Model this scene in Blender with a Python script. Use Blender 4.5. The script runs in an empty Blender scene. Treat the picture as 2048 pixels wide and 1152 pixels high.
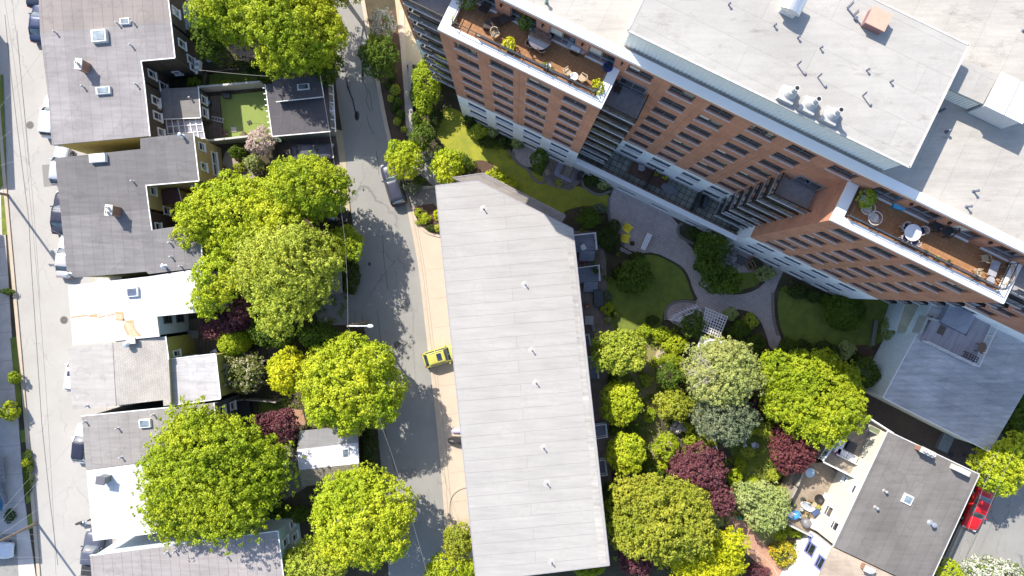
import bpy, math, random
import numpy as np
from mathutils import Vector, Matrix
R = math.radians
random.seed(7); rng = np.random.default_rng(7)
SC = bpy.context.scene
COL = SC.collection
# ---------------------------------------------------------------- camera, sky, sun, exposure
CAMZ = 74.5; FPX = 1365.0
cam_d = bpy.data.cameras.new('camera'); cam = bpy.data.objects.new('camera', cam_d); COL.objects.link(cam)
cam.location = (0, 0, CAMZ); cam.rotation_euler = (0, 0, 0)
cam_d.sensor_width = 36; cam_d.lens = FPX / 2048 * 36; cam_d.clip_end = 2000; cam_d.clip_start = 1
SC.camera = cam
SUN_ELEV = 44.0; SX, SY = -0.585, 0.811      # horizontal direction towards the sun
w = bpy.data.worlds.new('World'); SC.world = w; w.use_nodes = True
nt = w.node_tree; bg = nt.nodes['Background']
sky = nt.nodes.new('ShaderNodeTexSky'); sky.sky_type = 'NISHITA'; sky.sun_disc = False
sky.sun_elevation = R(SUN_ELEV); sky.sun_rotation = math.atan2(SX, SY)
nt.links.new(sky.outputs[0], bg.inputs[0]); bg.inputs[1].default_value = 0.15
sd = bpy.data.lights.new('sun', 'SUN'); sd.energy = 4.3; sd.angle = R(0.5); sd.color = (1, 0.925, 0.82)
sun = bpy.data.objects.new('sun', sd); COL.objects.link(sun)
ce = math.cos(R(SUN_ELEV))
sun.rotation_euler = Vector((-SX*ce, -SY*ce, -math.sin(R(SUN_ELEV)))).to_track_quat('-Z', 'Y').to_euler()
sun.location = (0, 0, 90)
vs = SC.view_settings; vs.view_transform = 'Standard'; vs.look = 'None'; vs.exposure = 0.84; vs.gamma = 1
SC.render.film_transparent = False
try:
    SC.cycles.max_bounces = 6; SC.cycles.transparent_max_bounces = 4; SC.cycles.diffuse_bounces = 3
except Exception: pass

# ---------------------------------------------------------------- helpers
def P(px, py, z=0.0):
    s = (CAMZ - z) / FPX
    return Vector(((px-1024)*s, (576-py)*s, z))
def K(z): return FPX / (CAMZ - z)            # pixels per metre at height z

MATS = {}
def new_mat(name):
    m = bpy.data.materials.new(name); m.use_nodes = True
    n = m.node_tree.nodes; return m, n, m.node_tree.links, n['Principled BSDF']
def pos_node(n, l, ang=0.0, scale=(1, 1, 1)):
    g = n.new('ShaderNodeNewGeometry'); mp = n.new('ShaderNodeMapping'); mp.vector_type = 'POINT'
    mp.inputs['Rotation'].default_value = (0, 0, ang); mp.inputs['Scale'].default_value = scale
    l.new(g.outputs['Position'], mp.inputs[0]); return mp.outputs[0]
def noise(n, l, vec, scale, detail=4, rough=.6):
    t = n.new('ShaderNodeTexNoise'); t.inputs['Scale'].default_value = scale
    t.inputs['Detail'].default_value = detail; t.inputs['Roughness'].default_value = rough
    if vec is not None: l.new(vec, t.inputs['Vector'])
    return t.outputs[0]
def ramp(n, l, fac, a, b):
    r = n.new('ShaderNodeMapRange'); r.inputs['From Min'].default_value = a; r.inputs['From Max'].default_value = b
    l.new(fac, r.inputs['Value']); return r.outputs[0]
def mix(n, l, fac, c1, c2, mode='MIX'):
    m = n.new('ShaderNodeMix'); m.data_type = 'RGBA'; m.blend_type = mode
    if isinstance(fac, float): m.inputs[0].default_value = fac
    else: l.new(fac, m.inputs[0])
    for i, c in ((6, c1), (7, c2)):
        if isinstance(c, (tuple, list)): m.inputs[i].default_value = (*c[:3], 1)
        else: l.new(c, m.inputs[i])
    return m.outputs[2]
def mathn(n, l, op, a, b):
    m = n.new('ShaderNodeMath'); m.operation = op
    for i, v in ((0, a), (1, b)):
        if isinstance(v, (int, float)): m.inputs[i].default_value = v
        else: l.new(v, m.inputs[i])
    return m.outputs[0]
def bump(n, l, h, bs, strength=.3, dist=.02):
    b = n.new('ShaderNodeBump'); b.inputs['Strength'].default_value = strength; b.inputs['Distance'].default_value = dist
    l.new(h, b.inputs['Height']); l.new(b.outputs[0], bs.inputs['Normal'])
def sc(c, k): return tuple(x*k for x in c[:3])

def M(name, col, rough=.6, var=.15, scale=3.0, metal=0.0, spec=None):
    """plain painted / plastic / cloth material with a light mottling"""
    if name in MATS: return MATS[name]
    m, n, l, bs = new_mat(name)
    v = pos_node(n, l); f = ramp(n, l, noise(n, l, v, scale), .3, .7)
    l.new(mix(n, l, f, sc(col, 1-var), sc(col, 1+var)), bs.inputs['Base Color'])
    bs.inputs['Roughness'].default_value = rough; bs.inputs['Metallic'].default_value = metal
    if spec is not None: bs.inputs['Specular IOR Level'].default_value = spec
    MATS[name] = m; return m
def Mglass(name, col=(.02, .025, .03), rough=.04):
    if name in MATS: return MATS[name]
    m, n, l, bs = new_mat(name)
    v = pos_node(n, l); f = ramp(n, l, noise(n, l, v, .9, 2), .35, .65)
    l.new(mix(n, l, f, sc(col, .5), sc(col, 1.8)), bs.inputs['Base Color'])
    bs.inputs['Roughness'].default_value = rough; bs.inputs['Specular IOR Level'].default_value = 1.0; bs.inputs['IOR'].default_value = 1.75; bs.inputs['Coat Weight'].default_value = .6; bs.inputs['Coat Roughness'].default_value = .03; bs.inputs['Coat IOR'].default_value = 1.8
    MATS[name] = m; return m
def Mcar(name, col, metal=.3):
    if name in MATS: return MATS[name]
    m, n, l, bs = new_mat(name)
    v = pos_node(n, l); f = ramp(n, l, noise(n, l, v, 1.5, 3), .3, .7)
    l.new(mix(n, l, f, sc(col, .9), sc(col, 1.08)), bs.inputs['Base Color'])
    bs.inputs['Roughness'].default_value = .38; bs.inputs['Metallic'].default_value = metal*.5
    bs.inputs['Coat Weight'].default_value = .12 if max(col) < .2 else .3; bs.inputs['Specular IOR Level'].default_value = .25 if max(col) < .2 else .5; bs.inputs['Coat Roughness'].default_value = .06
    MATS[name] = m; return m
def Mroll(name, col, ang, row=1.0, length=9.0, seam=.6, stain=.2, patch=.12, streak=.1, puddle=.4, dirt=None, dirt_amt=.5, dirt_scale=.8):
    """roll roofing: strips with seams and butt joints, tonal change from strip to strip, stains and streaks"""
    if name in MATS: return MATS[name]
    m, n, l, bs = new_mat(name)
    v = pos_node(n, l, ang)
    nz = n.new('ShaderNodeTexNoise'); nz.inputs['Scale'].default_value = .35; l.new(v, nz.inputs['Vector'])
    va = n.new('ShaderNodeVectorMath'); va.operation = 'MULTIPLY_ADD'
    l.new(nz.outputs[1], va.inputs[0]); va.inputs[1].default_value = (.0, .12, 0); l.new(v, va.inputs[2])
    b = n.new('ShaderNodeTexBrick'); l.new(va.outputs[0], b.inputs['Vector'])
    b.inputs['Scale'].default_value = 1; b.inputs['Brick Width'].default_value = length; b.inputs['Row Height'].default_value = row
    b.inputs['Mortar Size'].default_value = .022; b.inputs['Mortar Smooth'].default_value = .35; b.inputs['Bias'].default_value = 0
    b.inputs['Color1'].default_value = (*sc(col, 1-patch), 1); b.inputs['Color2'].default_value = (*sc(col, 1+patch*.6), 1)
    b.inputs['Mortar'].default_value = (*sc(col, seam), 1); b.offset = .37
    base = b.outputs[0]
    v2 = pos_node(n, l, ang, (.22, 2.2, 1))
    s1 = ramp(n, l, noise(n, l, v2, 1.3, 6, .65), .3, .72)
    g = mix(n, l, s1, (1-streak*1.6,)*3, (1+streak*.7,)*3)
    base = mix(n, l, 1.0, base, g, 'MULTIPLY')
    s2 = ramp(n, l, noise(n, l, pos_node(n, l), .22, 6, .62), .35, .65)
    base = mix(n, l, 1.0, base, mix(n, l, s2, (1-stain, 1-stain*1.02, 1-stain*1.0), (1+stain*.35,)*3), 'MULTIPLY')
    if dirt:
        d = ramp(n, l, noise(n, l, pos_node(n, l, ang, (.35, 1, 1)), dirt_scale, 9, .78), .56, .74)
        base = mix(n, l, mathn(n, l, 'MULTIPLY', d, dirt_amt), base, dirt)
    f = noise(n, l, pos_node(n, l), 14, 5, .7)
    base = mix(n, l, 1.0, base, mix(n, l, ramp(n, l, f, .3, .7), (.9,)*3, (1.08,)*3), 'MULTIPLY')
    pn = noise(n, l, pos_node(n, l), .45, 3, .5)            # dried puddle rims and scuffs
    rim = mathn(n, l, 'MULTIPLY', ramp(n, l, pn, .575, .60), ramp(n, l, pn, .64, .605))
    scf = mathn(n, l, 'MULTIPLY', ramp(n, l, noise(n, l, pos_node(n, l, ang, (1, .35, 1)), 2.2, 8, .8), .62, .72), .6)
    base = mix(n, l, mathn(n, l, 'ADD', mathn(n, l, 'MULTIPLY', rim, puddle), scf), base, sc(col, .62+.1*(col[0] > .5)))
    l.new(base, bs.inputs['Base Color']); bs.inputs['Roughness'].default_value = .85
    bump(n, l, mathn(n, l, 'ADD', f, mathn(n, l, 'MULTIPLY', b.outputs[1], -2.0)), bs, .35, .02)
    MATS[name] = m; return m
def Mbrick(name, c1, c2, mortar, wd, ht, ms, vertical=None, ang=0.0, bumps=.3, stain=.15, rough=.85, offset=.5):
    """brick / paver / plank pattern. vertical = (ux, uy): the wall's run direction, so courses lie level"""
    if name in MATS: return MATS[name]
    m, n, l, bs = new_mat(name)
    if vertical:
        g = n.new('ShaderNodeNewGeometry'); d = n.new('ShaderNodeVectorMath'); d.operation = 'DOT_PRODUCT'
        l.new(g.outputs['Position'], d.inputs[0]); d.inputs[1].default_value = (vertical[0], vertical[1], 0)
        s = n.new('ShaderNodeSeparateXYZ'); l.new(g.outputs['Position'], s.inputs[0])
        c = n.new('ShaderNodeCombineXYZ'); l.new(d.outputs['Value'], c.inputs[0]); l.new(s.outputs[2], c.inputs[1]); v = c.outputs[0]
    else: v = pos_node(n, l, ang)
    b = n.new('ShaderNodeTexBrick'); l.new(v, b.inputs['Vector'])
    b.inputs['Scale'].default_value = 1; b.inputs['Brick Width'].default_value = wd; b.inputs['Row Height'].default_value = ht
    b.inputs['Mortar Size'].default_value = ms; b.inputs['Mortar Smooth'].default_value = .2; b.offset = offset
    b.inputs['Color1'].default_value = (*c1, 1); b.inputs['Color2'].default_value = (*c2, 1); b.inputs['Mortar'].default_value = (*mortar, 1)
    s2 = ramp(n, l, noise(n, l, pos_node(n, l), .5, 7, .65), .32, .68)
    base = mix(n, l, 1.0, b.outputs[0], mix(n, l, s2, (1-stain,)*3, (1+stain*.5,)*3), 'MULTIPLY')
    f = noise(n, l, pos_node(n, l), 9, 5, .7)
    base = mix(n, l, 1.0, base, mix(n, l, ramp(n, l, f, .3, .7), (.88,)*3, (1.1,)*3), 'MULTIPLY')
    l.new(base, bs.inputs['Base Color']); bs.inputs['Roughness'].default_value = rough
    bump(n, l, mathn(n, l, 'MULTIPLY', b.outputs[1], -1.0), bs, bumps, .02)
    MATS[name] = m; return m
def Mground(name, cols, scale=.6, fine=6.0, rough=.95, contrast=1.0, cracks=0.0, crackcol=(.03, .03, .03), bmp=.4):
    """mottled ground: three tones mixed by two noises, optional crack lines"""
    if name in MATS: return MATS[name]
    m, n, l, bs = new_mat(name)
    v = pos_node(n, l)
    a = ramp(n, l, noise(n, l, v, scale, 8, .65), .5-.2/contrast, .5+.2/contrast)
    b = ramp(n, l, noise(n, l, v, fine, 6, .7), .36, .66)
    c = mix(n, l, a, cols[0], cols[1]); c = mix(n, l, mathn(n, l, 'MULTIPLY', b, .6), c, cols[2])
    st_ = ramp(n, l, noise(n, l, v, 1.1, 7, .75), .60, .72)
    c = mix(n, l, mathn(n, l, 'MULTIPLY', st_, .45), c, sc(cols[0], .6))
    if cracks:
        nz = n.new('ShaderNodeTexNoise'); nz.inputs['Scale'].default_value = 1.1; nz.inputs['Detail'].default_value = 5; l.new(v, nz.inputs['Vector'])
        va = n.new('ShaderNodeVectorMath'); va.operation = 'MULTIPLY_ADD'; l.new(nz.outputs[1], va.inputs[0])
        va.inputs[1].default_value = (1.6, 1.6, 0); l.new(v, va.inputs[2])
        vo = n.new('ShaderNodeTexVoronoi'); vo.feature = 'DISTANCE_TO_EDGE'; vo.inputs['Scale'].default_value = .16
        mp = n.new('ShaderNodeMapping'); mp.inputs['Scale'].default_value = (1.6, .6, 1); l.new(va.outputs[0], mp.inputs[0]); l.new(mp.outputs[0], vo.inputs['Vector'])
        ln = ramp(n, l, vo.outputs[0], .014, .002)
        msk = ramp(n, l, noise(n, l, v, .16, 2), .47, .6)
        c = mix(n, l, mathn(n, l, 'MULTIPLY', mathn(n, l, 'MULTIPLY', ln, msk), cracks), c, crackcol)
    l.new(c, bs.inputs['Base Color']); bs.inputs['Roughness'].default_value = rough
    bump(n, l, noise(n, l, v, fine*2, 5, .7), bs, bmp, .03)
    MATS[name] = m; return m
def Mleaf(name, c1, c2, trans=.35, flower=None, famt=0.0):
    """leaf: two tones picked leaf by leaf and drifting over the crown; some light passes through"""
    if name in MATS: return MATS[name]
    m, n, l, bs = new_mat(name)
    g = n.new('ShaderNodeNewGeometry')
    big = ramp(n, l, noise(n, l, pos_node(n, l), .45, 4, .6), .3, .7)
    f = mathn(n, l, 'ADD', mathn(n, l, 'MULTIPLY', g.outputs['Random Per Island'], .35), mathn(n, l, 'MULTIPLY', big, .65))
    c = mix(n, l, f, c1, c2)
    drift = ramp(n, l, noise(n, l, pos_node(n, l), .17, 3, .6), .42, .62)
    c = mix(n, l, mathn(n, l, 'MULTIPLY', drift, .38), c, (c1[0]*.9+.02, c1[1]*1.15, c1[2]*1.2))
    if flower:
        k = n.new('ShaderNodeMath'); k.operation = 'LESS_THAN'
        r2 = mathn(n, l, 'FRACT', mathn(n, l, 'MULTIPLY', g.outputs['Random Per Island'], 37.7), 0)
        msk = mathn(n, l, 'MULTIPLY', ramp(n, l, noise(n, l, pos_node(n, l), 1.1, 3), .62-famt*.4, .72-famt*.4), famt*1.3)
        l.new(r2, k.inputs[0]); l.new(msk, k.inputs[1]); c = mix(n, l, k.outputs[0], c, flower)
    l.new(c, bs.inputs['Base Color']); bs.inputs['Roughness'].default_value = .55; bs.inputs['Specular IOR Level'].default_value = .25
    tr = n.new('ShaderNodeBsdfTranslucent'); l.new(c, tr.inputs[0])
    ms = n.new('ShaderNodeMixShader'); ms.inputs[0].default_value = trans*.65
    l.new(bs.outputs[0], ms.inputs[1]); l.new(tr.outputs[0], ms.inputs[2])
    l.new(ms.outputs[0], n['Material Output'].inputs[0])
    MATS[name] = m; return m

def tag(o, label=None, cat=None, group=None, kind=None):
    if label: o['label'] = label
    if cat: o['category'] = cat
    if group: o['group'] = group
    if kind: o['kind'] = kind
    return o
def empty(name, loc, label=None, cat=None, group=None, rz=0):
    o = bpy.data.objects.new(name, None); o.location = loc; o.rotation_euler.z = rz; o.empty_display_size = .3
    COL.objects.link(o); return tag(o, label, cat, group)

class MB:
    """collects shapes and links them as ONE mesh object"""
    def __init__(s): s.v = []; s.f = []; s.m = []; s.mats = []; s.cur = 0; s.T = None
    def mat(s, m):
        if m not in s.mats: s.mats.append(m)
        s.cur = s.mats.index(m); return s
    def add(s, vs, fs):
        b = len(s.v)
        for p in vs:
            p = Vector(p); s.v.append(s.T @ p if s.T is not None else p)
        for f in fs: s.f.append(tuple(i+b for i in f)); s.m.append(s.cur)
        return s
    def box(s, c, d, rz=0.0, taper=1.0):
        x, y, z = d[0]/2, d[1]/2, d[2]/2; cs, sn = math.cos(rz), math.sin(rz); vs = []
        for k, t in ((-1, 1.0), (1, taper)):
            for a, b in ((-1, -1), (1, -1), (1, 1), (-1, 1)):
                u, v = a*x*t, b*y*t; vs.append((c[0]+u*cs-v*sn, c[1]+u*sn+v*cs, c[2]+k*z))
        return s.add(vs, [(3, 2, 1, 0), (4, 5, 6, 7), (0, 1, 5, 4), (1, 2, 6, 5), (2, 3, 7, 6), (3, 0, 4, 7)])
    def prism(s, pts, z0, z1, top=True, bottom=True, sides=True):
        n = len(pts)
        a = sum(pts[i][0]*pts[(i+1) % n][1]-pts[(i+1) % n][0]*pts[i][1] for i in range(n))
        if a < 0: pts = list(reversed(pts))
        vs = [(p[0], p[1], z0) for p in pts]+[(p[0], p[1], z1) for p in pts]; fs = []
        if top: fs.append(tuple(range(n, 2*n)))
        if bottom: fs.append(tuple(reversed(range(n))))
        if sides: fs += [(i, (i+1) % n, n+(i+1) % n, n+i) for i in range(n)]
        return s.add(vs, fs)
    def bar(s, p0, p1, w, h=None):
        """square bar between two points"""
        p0, p1 = Vector(p0), Vector(p1); h = h or w; d = (p1-p0)
        if d.length < 1e-6: return s
        d.normalize(); up = Vector((0, 0, 1)) if abs(d.z) < .99 else Vector((1, 0, 0))
        a = d.cross(up).normalized(); b = a.cross(d).normalized(); vs = []
        for p in (p0, p1):
            for i, j in ((-1, -1), (1, -1), (1, 1), (-1, 1)): vs.append(p+a*(i*w/2)+b*(j*h/2))
        return s.add(vs, [(3, 2, 1, 0), (4, 5, 6, 7), (0, 1, 5, 4), (1, 2, 6, 5), (2, 3, 7, 6), (3, 0, 4, 7)])
    def tube(s, pts, r, n=8, r2=None, cap=True):
        pts = [Vector(p) for p in pts]; m = len(pts); vs = []; fs = []
        for i, p in enumerate(pts):
            d = (pts[min(i+1, m-1)]-pts[max(i-1, 0)]).normalized(); up = Vector((0, 0, 1)) if abs(d.z) < .95 else Vector((1, 0, 0))
            a = d.cross(up).normalized(); b = a.cross(d).normalized()
            rr = r if r2 is None else r+(r2-r)*i/(m-1)
            for k in range(n): t = 2*math.pi*k/n; vs.append(p+a*(rr*math.cos(t))+b*(rr*math.sin(t)))
        for i in range(m-1):
            for k in range(n): k2 = (k+1) % n; fs.append((i*n+k2, i*n+k, (i+1)*n+k, (i+1)*n+k2))
        if cap: fs.append(tuple(range(n))); fs.append(tuple(reversed(range((m-1)*n, m*n))))
        return s.add(vs, fs)
    def lathe(s, c, prof, n=16, sx=1, sy=1):
        vs = []; fs = []
        for r, z in prof:
            for k in range(n): t = 2*math.pi*k/n; vs.append((c[0]+r*sx*math.cos(t), c[1]+r*sy*math.sin(t), c[2]+z))
        for i in range(len(prof)-1):
            for k in range(n): k2 = (k+1) % n; fs.append((i*n+k, i*n+k2, (i+1)*n+k2, (i+1)*n+k))
        fs.append(tuple(reversed(range(n)))); fs.append(tuple(range((len(prof)-1)*n, len(prof)*n)))
        return s.add(vs, fs)
    def build(s, name, mat=None, parent=None, world=True, smooth=False, bevel=0, origin=None):
        """world: shapes were given in world coordinates; else they are local to the parent"""
        if mat is not None and not s.mats: s.mats = [mat]
        me = bpy.data.meshes.new(name)
        vs = s.v; n = len(vs)
        if n:
            lo = Vector([min(v[i] for v in vs) for i in range(3)]); hi = Vector([max(v[i] for v in vs) for i in range(3)])
            c = Vector(((lo.x+hi.x)/2, (lo.y+hi.y)/2, lo.z))
        else: c = Vector((0, 0, 0))
        if origin is not None: c = Vector(origin)
        me.from_pydata([v-c for v in vs], [], s.f)
        for m in s.mats: me.materials.append(m)
        if len(s.mats) > 1: me.polygons.foreach_set('material_index', s.m)
        if smooth: me.polygons.foreach_set('use_smooth', [True]*len(s.f))
        me.update()
        o = bpy.data.objects.new(name, me); COL.objects.link(o); o.location = c
        if bevel:
            b = o.modifiers.new('bevel', 'BEVEL'); b.width = bevel; b.segments = 2; b.limit_method = 'ANGLE'
        if parent is not None:
            o.parent = parent
            if world: o.matrix_parent_inverse = wm(parent).inverted()
        return o
def wm(o):
    m = Matrix.LocRotScale(o.location, o.rotation_euler, o.scale)
    if o.parent is not None: m = wm(o.parent) @ o.matrix_parent_inverse @ m
    return m
def copy_tree(o, parent=None):
    c = o.copy(); COL.objects.link(c)
    if parent is not None: c.parent = parent; c.matrix_parent_inverse = o.matrix_parent_inverse.copy()
    for ch in KIDS.get(o.name, []) or [x for x in o.children]: copy_tree(ch, c)
    return c
KIDS = {}
def place(proto, loc, rz=0, label=None, cat=None, group=None, scale=None):
    """first use moves the prototype itself, later uses copy it with all its parts"""
    if not proto.get('_used'): proto['_used'] = 1; o = proto
    else: o = copy_tree(proto)
    o.location = loc; o.rotation_euler.z = rz
    if scale: o.scale = (scale,)*3 if not isinstance(scale, tuple) else scale
    tag(o, label, cat, group); return o
def sheet(name, pxs, z, mat, label=None, thick=None, kind='structure'):
    """flat patch of ground traced in the picture, at its real place"""
    pts = [P(x, y, 0) for x, y in pxs]; b = MB()
    b.prism(pts, (z-thick) if thick else z, z, bottom=bool(thick), sides=bool(thick))
    o = b.build(name, mat); o['kind'] = kind
    if label: o['label'] = label
    return o
def smooth_poly(pts, it=2, closed=True):
    for _ in range(it):
        q = []; n = len(pts)
        for i in range(n if closed else n-1):
            a, b = pts[i], pts[(i+1) % n]
            q.append((a[0]*.75+b[0]*.25, a[1]*.75+b[1]*.25)); q.append((a[0]*.25+b[0]*.75, a[1]*.25+b[1]*.75))
        if not closed: q = [pts[0]]+q+[pts[-1]]
        pts = q
    return pts
def strip(name, pts_px, width, z0, z1, mat, kind='structure', parent=None):
    """kerb or border following a line"""
    pts = [P(x, y, 0) for x, y in pts_px]; b = MB(); L = []; Rr = []
    for i, p in enumerate(pts):
        d = (pts[min(i+1, len(pts)-1)]-pts[max(i-1, 0)]).normalized(); nn = Vector((-d.y, d.x, 0))*(width/2)
        L.append(p+nn); Rr.append(p-nn)
    n = len(pts); vs = [(p.x, p.y, z) for z in (z0, z1) for p in L+Rr]; fs = []
    for i in range(n-1):
        fs.append((2*n+i, 3*n+i, 3*n+i+1, 2*n+i+1)); fs.append((i, 2*n+i, 2*n+i+1, i+1)); fs.append((3*n+i, n+i, n+i+1, 3*n+i+1))
    b.add(vs, fs); o = b.build(name, mat, parent)
    if kind: o['kind'] = kind
    return o
def inset(pts, d):
    n = len(pts); a = sum(pts[i][0]*pts[(i+1) % n][1]-pts[(i+1) % n][0]*pts[i][1] for i in range(n)); sgn = 1 if a > 0 else -1
    out = []
    for i in range(n):
        p0, p1, p2 = Vector(pts[i-1][:2]), Vector(pts[i][:2]), Vector(pts[(i+1) % n][:2])
        d1 = (p1-p0).normalized(); d2 = (p2-p1).normalized(); n1 = Vector((-d1.y, d1.x))*sgn; n2 = Vector((-d2.y, d2.x))*sgn
        bis = n1+n2; q = bis/(max(.3, bis.dot(n1))) if bis.length > 1e-4 else n1
        out.append((p1.x+q.x*d, p1.y+q.y*d))
    return out

# ---------------------------------------------------------------- foliage
def leaf_quads(name, cen, nor, size, mat, loc, parent=None):
    N = len(cen); r = rng.normal(size=(N, 3)); t = np.cross(nor, r); t /= np.linalg.norm(t, axis=1)[:, None]+1e-9
    b = np.cross(nor, t); s = size[:, None]
    v = np.empty((N, 4, 3), np.float32)
    v[:, 0] = cen-t*s; v[:, 1] = cen-b*s*.62; v[:, 2] = cen+t*s; v[:, 3] = cen+b*s*.62
    v -= np.array(loc, np.float32)
    me = bpy.data.meshes.new(name); me.vertices.add(N*4); me.vertices.foreach_set('co', v.ravel())
    me.loops.add(N*4); me.loops.foreach_set('vertex_index', np.arange(N*4, dtype=np.int32))
    me.polygons.add(N); me.polygons.foreach_set('loop_start', np.arange(0, N*4, 4, dtype=np.int32))
    me.materials.append(mat); me.update(calc_edges=True); me.validate()
    o = bpy.data.objects.new(name, me); COL.objects.link(o); o.location = loc
    if parent is not None: o.parent = parent; o.matrix_parent_inverse = wm(parent).inverted()
    return o
def unit(n):
    v = rng.normal(size=(n, 3)); return v/np.linalg.norm(v, axis=1)[:, None]
def crown_points(lobes, cr, leaf, dens=1.0, ragged=.25):
    """lobes: (cx,cy,cz,rx,ry,rz). Tufts sit over the lobes' shells; leaves sit over the tufts."""
    C = []; D = []
    for i, (x, y, z, a, b, c) in enumerate(lobes):
        area = 4*math.pi*((((a*b)**1.6+(a*c)**1.6+(b*c)**1.6)/3)**(1/1.6)); n = max(8, int(area/(cr*cr*1.6)*dens))
        u = unit(n); u = u[u[:, 2] > -.55]
        shell = 1+rng.normal(scale=ragged*.4, size=(len(u), 1))-(rng.random((len(u), 1)) < .25)*rng.random((len(u), 1))*.4
        p = u*np.array([a, b, c])*shell+np.array([x, y, z])
        keep = np.ones(len(p), bool)
        for j, (x2, y2, z2, a2, b2, c2) in enumerate(lobes):
            if j != i: keep &= (((p-np.array([x2, y2, z2]))/np.array([a2, b2, c2]))**2).sum(1) > .62
        if a > 2.2:                                        # a few openings that show the limbs
            for _ in range(3):
                hc = unit(1)[0]; hc[2] = abs(hc[2])*.6+.25; hc /= np.linalg.norm(hc); keep &= np.linalg.norm(p-(hc*np.array([a, b, c])+np.array([x, y, z])), axis=1) > rng.uniform(.35, .75)
        C.append(p[keep]); D.append(u[keep])
        if a > 1.2:
            u2 = unit(int(n*.7)); u2 = u2[u2[:, 2] > -.3]; C.append(u2*np.array([a, b, c])*rng.uniform(.5, .8, (len(u2), 1))+np.array([x, y, z])); D.append(u2)
    C = np.vstack(C); D = np.vstack(D)
    C[:, 2] = np.maximum(C[:, 2], cr*.35)
    R_ = cr*rng.uniform(.5, 1.35, len(C))
    per = max(5, int(2.6*(cr/leaf)**2))
    idx = np.repeat(np.arange(len(C)), per)
    u = unit(len(idx)); flip = (u*D[idx]).sum(1) < -.35; u[flip] *= -1
    rr = R_[idx][:, None]*rng.uniform(.45, 1.05, (len(idx), 1))
    cen = C[idx]+u*rr*np.array([1, 1, .8]); nor = u*.6+D[idx]*.3+rng.normal(scale=.5, size=u.shape)+np.array([0, 0, .25])
    nor /= np.linalg.norm(nor, axis=1)[:, None]
    return cen, nor, leaf*rng.uniform(.6, 1.25, len(idx))
BARK = None
def limbs(b, base, z0, lobes, r, k=9, seed=0):
    rd = random.Random(seed); x0, y0 = base
    x1 = np.mean([l[0] for l in lobes]); y1 = np.mean([l[1] for l in lobes]); zc = np.mean([l[2] for l in lobes])
    fork = Vector((x0*.75+x1*.25, y0*.75+y1*.25, max(z0+.3, zc*.45)))
    b.tube([(x0, y0, z0), (x0+(fork.x-x0)*.3, y0+(fork.y-y0)*.3, z0+(fork.z-z0)*.5), fork], r, 8, r*.72)
    for i in range(k):
        l = lobes[i % len(lobes)]; u = Vector((rd.uniform(-1, 1), rd.uniform(-1, 1), rd.uniform(-.1, .8)))
        t = Vector((l[0]+u.x*l[3]*.75, l[1]+u.y*l[4]*.75, l[2]+u.z*l[5]*.7)); mid = fork.lerp(t, .5)+Vector((rd.uniform(-.3, .3), rd.uniform(-.3, .3), .3))
        b.tube([fork, mid, t], r*.42, 6, r*.1)
def tree(name, px, py, rx, ry, h, mat, label, cat='tree', group=None, cr=.5, leaf=.17, lobes=7, dens=1.0, seed=None, base_h=.35, trunk=None, ragged=.25, zbase=0.0, spread=.52, extra=None, kids=('crown', 'trunk')):
    """px,py,rx,ry: the crown as it shows in the photograph; h: height in metres above zbase"""
    global rng
    seed = seed if seed is not None else int(px*7+py*13) % 9973
    rng = np.random.default_rng(seed); rd = random.Random(seed)
    zc = zbase+h*(.5+base_h*.35); c = P(px, py, zc); k = K(zc); a, b_ = rx/k, ry/k; rz = h*(1-base_h)*.5
    L = [(c.x, c.y, zc, a*.72, b_*.72, rz)] if lobes > 1 else [(c.x, c.y, zc, a, b_, rz)]
    if lobes > 1:
        for i in range(lobes):
            t = 2*math.pi*(i+rd.uniform(-.25, .25))/lobes; q = rd.uniform(.27, .5); w_ = rd.uniform(.9, 1.07)
            L.append((c.x+math.cos(t)*a*(1-q)*w_, c.y+math.sin(t)*b_*(1-q)*w_, zc+rd.uniform(-.28, .12)*rz, a*q*rd.uniform(.9, 1.15), b_*q*rd.uniform(.9, 1.15), rz*rd.uniform(.55, .8)))
    if extra:
        for (ex, ey, er, ez) in extra:
            z = zbase+ez; p = P(ex, ey, z); rr = er/K(z); L.append((p.x, p.y, z, rr, rr, rr*.75))
    g = Vector((c.x, c.y, zbase)); root = empty(name, g, label, cat, group)
    cen, nor, sz = crown_points(L, cr*.64, leaf*.65, dens, ragged*1.25)
    cen[:, 2] = np.maximum(cen[:, 2], zbase+.05)
    leaf_quads(kids[0], cen, nor, sz, mat, tuple(g), root)
    b = MB(); limbs(b, (c.x, c.y), zbase, L, trunk or max(.06, h*.022), 4+lobes, seed)
    b.build(kids[1], M('bark_grey_brown', (.17, .14, .11), .9, .3, 6), root, smooth=True)
    return root
def shrub(px, py, rx, ry, h, mat, label, name='shrub', cat='shrub', group=None, cr=.24, leaf=.1, lobes=4, dens=1.0, zbase=0.0, **kw):
    return tree(name, px, py, rx, ry, h, mat, label, cat, group, cr, leaf, lobes, dens, base_h=.0, trunk=.03, zbase=zbase, kids=('foliage', 'stem'), **kw)
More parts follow.
